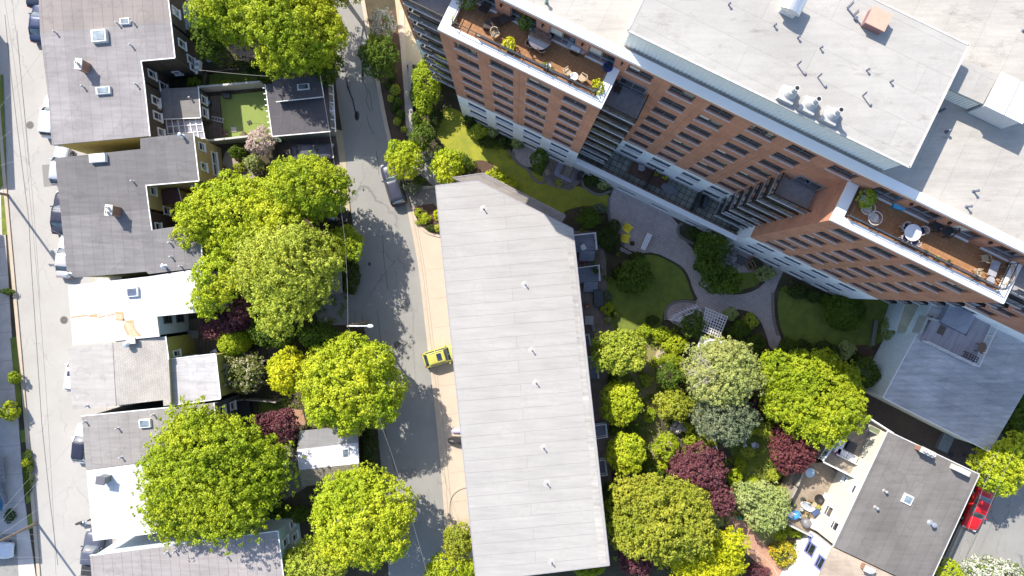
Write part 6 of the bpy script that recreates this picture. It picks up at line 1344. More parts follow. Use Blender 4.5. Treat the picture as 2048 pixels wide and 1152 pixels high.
simple('washing_machine', 1626, 1046, 'large white cabinet at the lower patio edge', 'cabinet', [('cabinet', WHITE, [('b', (0, 0, .45), (1.0, .9, .9))]), ('lid', C_('white_board', (.7, .7, .68)), [('b', (0, 0, .92), (1.05, .95, .05))])], zC, UA)
simple('tarpaulin', 1587, 1030, 'crumpled bright blue tarpaulin over boxes', 'tarpaulin', [('cloth', C_('tarp_blue', (.05, .28, .62), rough=.4), [('l', (0, 0, 0), [(.62, 0), (.5, .3), (.55, .34), (.3, .6), (.33, .64), (.1, .7)], 7, 1.25, .75)]), ('folds', C_('tarp_pale', (.2, .42, .7)), [('r', (-.6, .1, .3), (.5, -.2, .62), .1), ('r', (-.3, -.3, .35), (.4, .3, .6), .08)])], zC, R(20))
simple('storage_box', 1575, 1024, 'long white box at the patio corner beside the blue tarpaulin', 'storage box', [('box', WHITE, [('b', (0, 0, .3), (1.3, .55, .55))]), ('lid', C_('white_board', (.7, .7, .68)), [('b', (0, 0, .6), (1.35, .6, .05))])], zC, R(-30))
simple('toy_heap', 1628, 1022, 'small navy wheelbarrow among pots on the patio', 'wheelbarrow', [('tray', C_('navy_tray', (.06, .09, .2)), [('b', (0, 0, .4), (.7, .5, .25), 0, 1.2)]), ('handle', WOODB, [('r', (-.3, .2, .4), (-.8, .25, .5), .04), ('r', (-.3, -.2, .4), (-.8, -.25, .5), .04)]), ('wheel', BLKP, [('t', [(.4, -.05, .18), (.4, .05, .18)], .18, 12)])], zC, R(30))
for i, (x, y, lb, c) in enumerate(((1564, 1003, 'round terracotta pot at the left patio corner', (.35, .13, .07)), (1568, 985, 'grey pot above the terracotta pot', (.3, .3, .32)), (1566, 976, 'dark terracotta ring pot beside the garden bed', (.22, .1, .06)), (1578, 1000, 'white pot by the patio corner', (.65, .65, .66)), (1585, 1007, 'dark bucket near the long white box', (.06, .06, .08)),
                             (1612, 1028, 'tan basket below the white tub', (.4, .28, .16)), (1640, 1030, 'small black crate near the cream wall', (.05, .05, .06)), (1618, 1003, 'small brown pot between table and tub', (.25, .15, .1)), (1645, 1020, 'pale bucket beside the cream wall', (.55, .53, .5)), (1601, 1018, 'grey tin left of the white tub', (.4, .4, .42)), (1634, 1012, 'wooden stool beside the tan side table', (.4, .27, .14)), (1604, 998, 'dark folded tool near the fire pit', (.08, .07, .07)))):
    o = mk_pot(C_('pot_colour_%d' % i, c), L_DARK if i % 2 else L_OLIVE, .2+.04*(i % 3), .34, .16, .14, seed=200+i, leaf=.07); o.location = P(x, y, zC if i != 1 else 0); tag(o, lb, 'pot', 'pots around the sandy patio'); o['label'] = lb
FNC = lambda nm, pts, h, label, mat, w_=.09, slat=False, z0=0.0: _fence(nm, pts, h, label, mat, w_, slat, z0)
def _fence(nm, pts, h, label, mat, w_, slat, z0):
    q = [P(x, y, 0) for x, y in pts]; r = empty(nm, q[0], label, 'fence' if 'fence' in nm else 'wall')
    m = MB()
    for a, c in zip(q, q[1:]): m.bar(a+Vector((0, 0, z0+h/2)), c+Vector((0, 0, z0+h/2)), w_, h-.06)
    m.build('board_panel' if slat else 'wall_face', mat, r); m = MB()
    for a, c in zip(q, q[1:]):
        m.bar(a+Vector((0, 0, z0+h)), c+Vector((0, 0, z0+h)), w_*1.7, .06)
    m.build('top_rail', mat, r)
    for a, c in zip(q, q[1:]):
        L = (c-a).length; n = max(1, int(L/2.2))
        if slat:
            for k in range(n+1): p = a.lerp(c, k/n); m = MB(); m.box((p.x, p.y, z0+h/2+.05), (.14, .14, h+.1)); m.build('post', mat, r)
    return r
WDF = M('pale_weathered_fence', (.34, .31, .27), .8, .25, 5); WTF = M('white_grey_fence', (.48, .47, .45), .8, .15, 3)
FNC('board_fence', [(412, 184), (532, 174)], 1.9, 'tall pale board fence along the upper side of the artificial turf', WTF, .12, True)
FNC('board_fence', [(415, 290), (508, 280)], 1.8, 'pale board fence along the lower side of the artificial turf', WTF, .12, True)
FNC('board_fence', [(485, 725), (520, 722), (575, 712), (590, 695)], 1.6, 'brown weathered fence between hydrangea tree and dark green tree', WDF, .1, True)
FNC('board_fence', [(437, 802), (500, 795), (560, 800)], 1.5, 'thin fence edging the dark sunken yard', WDF, .07, True)
FNC('board_fence', [(1560, 1034), (1608, 1058), (1664, 1086)], 2.6, 'low pale fence below the sandy patio', WTF, .1, True)
FNC('board_fence', [(1590, 925), (1575, 960), (1562, 985)], 2.6, 'dark edged fence on the left side of the sandy patio', WDF, .1, True)
FNC('board_fence', [(416, 173), (420, 148), (520, 140)], .9, 'low dark fence round the vegetable bed above the turf', M('dark_fence', (.10, .08, .06)), .07, True)
FNC('retaining_wall', [(822, 126), (822, 200), (826, 285)], .5, 'low concrete wall between lane bed and yellow green trees', M('wall_concrete', (.32, .30, .28)), .25)
FNC('board_fence', [(552, 282), (556, 330)], 1.6, 'short dark fence beside the dark grey sedan', M('dark_fence', (.1, .08, .06)), .1, True)
FNC('retaining_wall', [(1748, 640), (1740, 690)], .5, 'low stone border left of the variegated hedge', EDGE, .25)
# ladder, turf furniture
simple('ladder', 427, 238, 'pale ladder lying from the flat wing across the brown deck', 'ladder', [('rail', C_('aluminium', (.62, .62, .64), rough=.35), [('r', (-1.3, -.2, .35), (1.3, -.2, .35), .06), ('r', (-1.3, .2, .35), (1.3, .2, .35), .06)]), ('rung', C_('aluminium', (.62, .62, .64)), [('r', (-1.2+k*.3, -.2, .36), (-1.2+k*.3, .2, .36), .04) for k in range(9)])], .0, R(-12))
simple('storage_box', 456, 194, 'dark box in the upper left corner of the turf', 'storage box', [('box', BLKP, [('b', (0, 0, .25), (.75, .4, .45))]), ('lid', C_('dark_lid', (.08, .08, .09)), [('b', (0, 0, .5), (.8, .45, .05))])], .03)
simple('garden_stool', 499, 245, 'small dark two slat stool lying on the turf', 'stool', [('seat', BLKP, [('b', (-.12, 0, .1), (.18, .4, .05)), ('b', (.12, 0, .1), (.18, .4, .05))]), ('leg', BLKP, [('r', (-.2, 0, .05), (.2, 0, .05), .04)])], .03, R(25))
simple('paving_square', 468, 259, 'pale square board lying on the turf', 'board', [('board', C_('pale_board', (.45, .42, .38)), [('b', (0, 0, .05), (.6, .55, .06))]), ('knob', WHITE, [('b', (0, 0, .1), (.08, .08, .04))])], .03)
for x, y, a, lb in ((454, 268, 30, 'dark brown deck chair left of the pale board'), (490, 270, 140, 'dark brown deck chair right of the pale board')): o = mk_chair('d', M('cedar_wood', (.14, .09, .06), .8, .25)); o.location = P(x, y, .03); o.rotation_euler.z = R(a); tag(o, lb, 'chair')
simple('barbecue_grill', 420, 208, 'small blue lidded grill on the brown deck beside the rear wing window', 'barbecue', [('stand', BLACKM, [('b', (0, 0, .3), (.4, .4, .6))]), ('lid', C_('pale_blue_lid', (.25, .35, .6), rough=.3), [('l', (0, 0, .6), [(.28, 0), (.27, .12), (.1, .25)], 14)])], .28)
simple('wheelie_bin', 662, 178, 'dark green wheeled bin beside the lane, above the other', 'bin', [('body', C_('bin_green', (.03, .06, .045), rough=.6), [('b', (0, 0, .5), (.6, .6, .95), 0, 1.1)]), ('lid', C_('bin_lid_green', (.035, .07, .05), rough=.5), [('b', (0, 0, 1.02), (.72, .75, .07))])], .0)
simple('wheelie_bin', 657, 194, 'dark green wheeled bin beside the carriage house corner', 'bin', [('body', C_('bin_green', (.03, .06, .045)), [('b', (0, 0, .5), (.6, .6, .95), 0, 1.1)]), ('lid', C_('bin_lid_green', (.035, .07, .05)), [('b', (0, 0, 1.02), (.72, .75, .07))])], .0)
simple('wheelie_bin', 562, 282, 'green bin tucked under the lower eave of the carriage house', 'bin', [('body', C_('bin_green', (.03, .06, .045)), [('b', (0, 0, .4), (.6, .5, .8), 0, 1.1)]), ('lid', C_('bin_lid_green', (.035, .07, .05)), [('b', (0, 0, .84), (.7, .6, .07))])], .0)
simple('recycling_bin', 642, 664, 'blue recycling bin among leaves near the street lamp', 'bin', [('body', C_('recycle_blue', (.04, .16, .45)), [('b', (0, 0, .6), (.8, .6, 1.1), 0, 1.05)]), ('lid', C_('recycle_blue_lid', (.08, .25, .55)), [('b', (0, 0, 1.2), (.9, .7, .08))])], .0)
simple('garden_table', 424, 121, 'round pale mesh table in the dark backyard', 'table', [('tabletop', C_('mesh_grey', (.30, .30, .31)), [('l', (0, 0, .7), [(.42, 0), (.42, .03)], 18)]), ('leg', BLACKM, [('b', (0, 0, .35), (.08, .08, .7))])], .0)
simple('hot_tub', 484, 818, 'black covered spa in the dark sunken yard', 'hot tub', [('shell', C_('spa_black', (.02, .022, .025)), [('b', (0, 0, .35), (2.4, 2.2, .7))]), ('cover', C_('spa_cover', (.035, .038, .042)), [('b', (0, 0, .74), (2.3, 2.1, .1))])], .0, R(8))
simple('parasol', 453, 807, 'closed round slate parasol beside the slate blue wall', 'parasol', [('canopy', C_('slate_canvas', (.13, .16, .20)), [('l', (0, 0, 2.0), [(.75, 0), (.4, .2), (.03, .34)], 16)]), ('pole', STEEL, [('t', [(0, 0, 0), (0, 0, 2.35)], .03, 8)])], .0)
simple('patio_chair', 433, 703, 'small white chair on the deck beside the clipped golden dome', 'chair', [('seat', WHITE, [('b', (0, 0, .42), (.5, .5, .05))]), ('backrest', WHITE, [('b', (-.25, 0, .65), (.05, .5, .45))]), ('leg', WHITE, [('b', (x, y, .2), (.04, .04, .4)) for x in (-.2, .2) for y in (-.2, .2)])], .16, R(30))
simple('garden_table', 392, 668, 'grey slatted table on the shaded deck by the white roofed house', 'table', [('tabletop', C_('grey_slat_top', (.22, .22, .23)), [('b', (0, y, .7), (1.2, .14, .04)) for y in (-.34, -.17, 0, .17, .34)]), ('leg', BLACKM, [('b', (x, y, .34), (.06, .06, .68)) for x in (-.5, .5) for y in (-.3, .3)])], .16)
simple('vent_box', 573, 927, 'white box on the shaded paving beside the garden studio', 'box', [('box', WHITE, [('b', (0, 0, .2), (.4, .5, .4))]), ('lid', C_('white_board', (.7, .7, .68)), [('b', (0, 0, .42), (.45, .55, .04))])], .02)
# roof deck furniture of the slate house
simple('patio_table', 1955, 695, 'brown oval table on the grey roof deck by the white railing', 'table', [('tabletop', C_('brown_top', (.21, .13, .09)), [('l', (0, 0, .7), [(.5, 0), (.52, .04), (.5, .05)], 10, .85, 1.15)]), ('leg', BLACKM, [('b', (x, y, .35), (.06, .06, .7)) for x in (-.25, .25) for y in (-.35, .35)])], 5.9, R(-8))
simple('metal_bench', 1936, 713, 'dark lattice bench at the corner of the grey roof deck', 'bench', [('seat', C_('dark_lattice', (.04, .03, .04)), [('r', (-.7, y, .45), (.7, y, .45), .05) for y in (-.25, 0, .25)]+[('r', (x, -.3, .47), (x, .3, .47), .05) for x in (-.7, -.42, -.14, .14, .42, .7)]), ('leg', BLACKM, [('b', (x, y, .22), (.05, .05, .44)) for x in (-.65, .65) for y in (-.25, .25)])], 5.9, UA)
simple('doormat', 1883, 660, 'brown mat on the grey roof deck', 'mat', [('mat', C_('brown_mat', (.14, .11, .085)), [('b', (0, 0, .015), (.7, .95, .03))])], 5.9, UA)
simple('yard_hatch', 1985-100, 884, 'blue grey stair hatch on the dark yard paving', 'hatch', [('hatch', C_('blue_grey_sheet', (.15, .18, .22)), [('b', (0, 0, .3), (1.2, 1.8, .6))]), ('handle', BLACKM, [('b', (0, .4, .62), (.3, .05, .05))])], .03, UA)
simple('manhole', 1902, 909, 'round dark drain cover on the yard paving', 'drain cover', [('cover', BLACKM, [('l', (0, 0, 0), [(.3, 0), (.3, .03), (.26, .04)], 18)])], .03)

# ================================================================ trees
T = tree
T('maple_tree', 478, 28, 88, 52, 11, L_GREEN, 'bright maple at the top edge, left of the taller dark maple', lobes=8, cr=.5, seed=3)
T('maple_tree', 655, -62, 85, 52, 12, L_GREEN, 'maple just beyond the top edge whose shade dapples the lane', lobes=8, cr=.6, seed=99, ragged=.5, dens=.6)
T('maple_tree', 592, 45, 92, 92, 13, L_GREEN, 'tall maple at the top edge shading the lane and carriage house', lobes=9, cr=.55, seed=4, extra=[(560, 110, 40, 7), (640, 60, 45, 9)])
T('maple_tree', 650, 132, 36, 34, 6, L_MID, 'small dark green tree between carriage house dormer and lane', lobes=5, cr=.4, seed=5)
T('cedar_tree', 424, 76, 37, 42, 6.5, L_MID, 'dense rounded evergreen with sunlit left side near the slate roofed lean-to', lobes=5, cr=.34, seed=6, extra=[(400, 60, 18, 4)])
T('cherry_tree', 488, 78, 34, 40, 5.0, L_DRY, 'faded pink blossoming tree below the bright top maple', lobes=5, cr=.35, seed=7)
T('linden_tree', 758, 112, 38, 41, 5.5, L_MID, 'round mid green tree overhanging the right side of the lane', lobes=6, cr=.42, seed=8)
T('locust_tree', 853, 166, 27, 48, 4.4, L_GREEN, 'tall narrow yellow green tree in front of the left balconies', lobes=7, cr=.34, seed=9, extra=[(846, 210, 16, 2.2)])
T('locust_tree', 842, 272, 25, 28, 3.0, L_MID, 'small green tree beside the sunlit lawn', lobes=4, cr=.32, seed=10, extra=[(850, 262, 14, 2.4)])
T('street_tree', 806, 318, 35, 38, 5.5, L_LIME, 'bright green street tree over the dark blue wagon', lobes=6, cr=.42, seed=11)
T('street_tree', 894, 334, 33, 34, 5, L_LIME, 'bright green tree at the upper left corner of the long grey roof', lobes=6, cr=.4, seed=12)
T('maple_tree', 622, 377, 78, 62, 11.5, L_GREEN, 'broad maple leaning over the lane with dark lower right side', lobes=9, cr=.52, seed=13)
T('maple_tree', 485, 440, 112, 88, 9.5, L_LIME, 'widest bright yellow green maple behind the yellow house', lobes=11, cr=.5, seed=14, extra=[(385, 440, 32, 8), (372, 470, 24, 7), (395, 418, 28, 8), (455, 365, 22, 6), (430, 560, 45, 8), (418, 600, 32, 7), (560, 420, 45, 8)])
T('ash_tree', 572, 536, 100, 88, 12.5, L_OLIVE, 'feathery olive green tree in the middle of the backyards', lobes=10, cr=.42, leaf=.15, seed=15, ragged=.4, extra=[(560, 620, 45, 9)])
T('maple_tree', 690, 482, 34, 30, 6.5, L_GREEN, 'small green tree between the olive tree and the lane', lobes=5, cr=.42, seed=16, extra=[(705, 500, 18, 6)])
T('purple_plum', 452, 645, 46, 27, 5, L_PURP, 'purple leaved plum between white roofed house and golden dome', lobes=5, cr=.32, seed=17, extra=[(480, 622, 22, 5.5), (425, 662, 16, 4)])
T('evergreen_tree', 550, 660, 50, 34, 6, L_MID, 'dark green tree just below the feathery olive tree', lobes=6, cr=.38, seed=18, extra=[(610, 600, 30, 7)])
T('lime_tree', 703, 768, 104, 100, 11, L_LIME, 'large round lime green tree with cauliflower crown beside the yellow car', lobes=8, cr=.52, leaf=.17, seed=18, ragged=.16, dens=.95)
T('golden_tree', 576, 742, 38, 47, 9, L_YEL, 'golden yellow tree tucked against the large lime green tree', lobes=5, cr=.42, seed=20)
T('maple_tree', 638, 672, 42, 24, 7, L_MID, 'darker green tree just above the large lime green tree', lobes=5, cr=.4, seed=21)
T('hydrangea_tree', 488, 745, 46, 38, 4.6, L_BLOS, 'cream blossoming tree beside the pale grey rear roof', lobes=7, cr=.32, seed=22, ragged=.4)
T('beech_tree', 420, 950, 142, 118, 13.5, L_GREEN, 'biggest tree, covering the taupe and the white roofed houses at lower left', lobes=12, cr=.5, leaf=.17, seed=23, ragged=.35, extra=[(385, 850, 45, 9), (350, 1030, 50, 8)])
T('purple_plum', 560, 852, 38, 34, 6, L_PURP, 'purple leaved plum beside the biggest tree', lobes=6, cr=.34, seed=24, extra=[(518, 845, 14, 4.5)])
T('lime_tree', 722, 1040, 106, 98, 11, L_LIME, 'lime green tree overhanging the lane at the bottom, below the garden studio', lobes=9, cr=.52, leaf=.17, seed=26, ragged=.2, dens=.9)
T('birch_tree', 630, 1128, 66, 42, 8, L_OLIVE, 'thin olive green tree at the bottom edge beside bare twigs', lobes=7, cr=.4, seed=26, ragged=.4)
T('birch_tree', 520, 1148, 40, 18, 6, L_OLIVE, 'sparse pale tree top overlapping the pinkish roof at the bottom edge', lobes=4, cr=.3, seed=27, ragged=.5, dens=.6)
T('street_tree', 916, 1082, 33, 33, 5.5, L_BRONZE, 'small bronze green tree at the lower left side of the long grey roof', lobes=5, cr=.4, seed=28)
T('lime_tree', 905, 1140, 58, 32, 6, L_GREEN, 'bright green tree cut by the bottom edge left of the long grey roof', lobes=6, cr=.45, seed=29)
T('maple_tree', 1240, 704, 54, 42, 7, L_OLIVE, 'olive yellow tree against the white back decks', lobes=8, cr=.38, seed=30, extra=[(1205, 720, 20, 5.5), (1200, 680, 14, 5)])
T('maple_tree', 1243, 806, 41, 42, 5.5, L_LIME, 'yellow green tree, second one down along the townhouse gardens', lobes=7, cr=.36, seed=31)
T('maple_tree', 1251, 906, 39, 42, 5.5, L_LIME, 'yellow green tree, lowest one along the townhouse gardens', lobes=7, cr=.36, seed=32)
T('dogwood_tree', 1331, 893, 25, 26, 4, L_GREEN, 'small green tree by the diagonal gravel path', lobes=4, cr=.3, seed=33)
T('dogwood_tree', 1338, 752, 26, 27, 4, L_MID, 'round green bush tree left of the bare pine branches', lobes=4, cr=.3, seed=34)
T('dogwood_tree', 1347, 812, 36, 34, 4.5, L_BRONZE, 'yellowish bush tree left of the grey green pine', lobes=5, cr=.34, seed=35)
T('pine_tree', 1442, 745, 66, 66, 10, L_PINE, 'pale grey green pine with bare branches on its left', lobes=8, cr=.42, leaf=.13, seed=36, ragged=.5)
T('spruce_tree', 1448, 836, 60, 48, 8, L_SPR, 'blue green spruce below the pale pine', lobes=8, cr=.38, leaf=.13, seed=37, ragged=.4)
T('maple_tree', 1625, 785, 98, 84, 9, L_GREEN, 'large bright maple left of the slate blue roof', lobes=10, cr=.48, seed=38, extra=[(1690, 820, 42, 8), (1650, 850, 40, 7), (1555, 740, 35, 6)])
T('purple_plum', 1398, 940, 55, 52, 6.5, L_PURP, 'large purple leaved tree in the middle of the lower gardens', lobes=8, cr=.38, seed=39, extra=[(1440, 1000, 26, 5)])
T('red_maple', 1582, 898, 42, 50, 6, L_RED, 'dark red maple beside the white roof deck', lobes=7, cr=.36, seed=40, extra=[(1612, 905, 20, 5)])
T('maple_tree', 1322, 1040, 100, 84, 10, L_BRONZE, 'large bronze green maple below the purple tree', lobes=11, cr=.46, seed=41, ragged=.3, extra=[(1258, 990, 35, 7), (1250, 1060, 30, 7)])
T('purple_plum', 1272, 1118, 38, 34, 5, L_PURP, 'purple leaved shrub tree at the lower right corner of the long grey roof', lobes=5, cr=.32, seed=42)
T('golden_tree', 1410, 1125, 80, 42, 6.5, L_YEL, 'golden leaved tree at the bottom edge beside the brick path', lobes=8, cr=.42, seed=43, extra=[(1462, 1090, 30, 5)])
T('apple_tree', 1530, 1012, 48, 52, 5.5, L_VAR, 'pale yellow green tree left of the cluttered patio', lobes=8, cr=.34, seed=44, extra=[(1490, 990, 24, 4.5)])
T('maple_tree', 1995, 935, 52, 48, 8, L_LIME, 'bright tree overhanging the street by the red car', lobes=7, cr=.45, seed=45, extra=[(2040, 910, 40, 7)])
T('evergreen_tree', 2040, 845, 40, 50, 6, L_MID, 'dark green tree at the right edge below the slate roof', lobes=6, cr=.4, seed=46)
T('hawthorn_tree', 1985, 1150, 66, 32, 6, L_WHITE, 'white blossoming tree at the bottom right corner', lobes=7, cr=.4, seed=47)
T('street_tree', 1900, 1145, 26, 22, 4.5, L_LIME, 'small bright tree at the bottom beside the corner house', lobes=4, cr=.34, seed=48)
T('lilac_tree', 523, 283, 28, 28, 4, L_PINK, 'pale pink blossoming tree at the lower corner of the turf', lobes=5, cr=.26, leaf=.1, seed=49)
T('hawthorn_tree', 766, 48, 23, 30, 4, L_WHITE, 'white blossoming shrub tree beside the top of the lane', lobes=5, cr=.28, leaf=.1, seed=50)
T('spruce_tree', 1690, 624, 37, 36, 3.2, L_MID, 'clipped dome tree on the dark lawn below the white wall', lobes=1, cr=.22, leaf=.09, dens=1.4, seed=51, ragged=.08, base_h=.05)
T('spruce_tree', 470, 683, 29, 27, 4.5, L_LIME, 'clipped golden dome tree beside the purple plum', lobes=1, cr=.2, leaf=.09, dens=1.5, seed=52, ragged=.05, base_h=.05)
T('magnolia_tree', 1422, 494, 34, 33, 4.5, L_MID, 'green tree on the planting island nearest the podium wall', lobes=6, cr=.34, seed=53)
T('magnolia_tree', 1442, 562, 40, 30, 4.5, L_MID, 'green tree at the lower end of the planting island', lobes=6, cr=.34, seed=54, extra=[(1422, 540, 22, 4)])
T('dogwood_tree', 1268, 555, 38, 32, 3.8, L_MID, 'green shrub tree on the lawn below the white bench', lobes=5, cr=.32, seed=55, extra=[(1278, 535, 18, 3.6)])
T('willow_tree', 1079, 322, 18, 27, 3.6, L_MID, 'drooping green tree between paver circle and dark patio', lobes=4, cr=.26, seed=56)
T('dogwood_tree', 1730, 745, 25, 30, 4, L_MID, 'dark leaved tree beside the ribbed shed', lobes=5, cr=.34, seed=57)
T('climbing_vine', 1385, 650, 26, 28, 3.4, L_MID, 'vine growing over the curved white arbor', cat='vine', lobes=5, cr=.26, seed=58)
S = shrub
S(702, 548, 17, 42, 2.4, L_DARK, 'tall clipped dark hedge along the lane', 'hedge', 'hedge', lobes=6, dens=1.2, seed=60)
S(580, 1030, 46, 15, 2.4, L_MID, 'shaded hedge below the black spa yard paving', 'hedge', 'hedge', lobes=6, seed=61)
S(738, 895, 15, 40, 2.2, L_DARK, 'dark hedge between garden studio and lane', 'hedge', 'hedge', lobes=5, seed=62)
S(20, 822, 17, 20, 2.2, L_LIME, 'larger round street shrub on the left pavement', 'street_tree', 'tree', seed=63); S(30, 755, 10, 12, 1.6, L_GREEN, 'smaller round street shrub on the left pavement', 'street_tree', 'tree', seed=64)
S(57, 945, 9, 45, .7, L_MID, 'leafy strip hedge on the left verge', 'hedge', 'hedge', lobes=6, seed=65, cr=.18, leaf=.08); S(52, 925, 8, 8, 1.0, L_LIME, 'bright yellow shrub at the top of the verge hedge', seed=66, cr=.18, leaf=.08)
S(14, 583, 13, 6, 1.0, L_MID, 'low green plant at the left edge by the kerb', seed=67, cr=.18, leaf=.08)
S(20, 1032, 10, 14, 1.0, L_DARK, 'dark shrub in the shade beside the porch stairs', seed=68)
for i, (x, y, r_, lf) in enumerate(((790, 180, 10, L_OLIVE), (782, 197, 6, L_OLIVE), (795, 205, 9, L_MID), (787, 219, 7, L_DARK), (801, 229, 8, L_MID), (795, 243, 7, L_OLIVE), (808, 259, 5, L_OLIVE), (784, 156, 8, L_DARK), (776, 172, 7, L_DARK))):
    S(x, y, r_, r_, .9, lf, ('uppermost olive ball shrub in the lane bed', 'small olive ball shrub left of the larger green one', 'largest green ball shrub in the lane bed', 'dark green ball shrub below the largest one', 'green ball shrub near the concrete wall', 'olive ball shrub in the lower part of the bed', 'smallest ball shrub at the bottom of the bed', 'loose dark shrub at the shady top of the bed', 'low dark plant in the shady top of the bed')[i],
      'ball_shrub', 'shrub', 'ball shrubs in the mulch bed beside the lane', lobes=1, cr=.16, leaf=.07, dens=1.3, seed=70+i, ragged=.08)
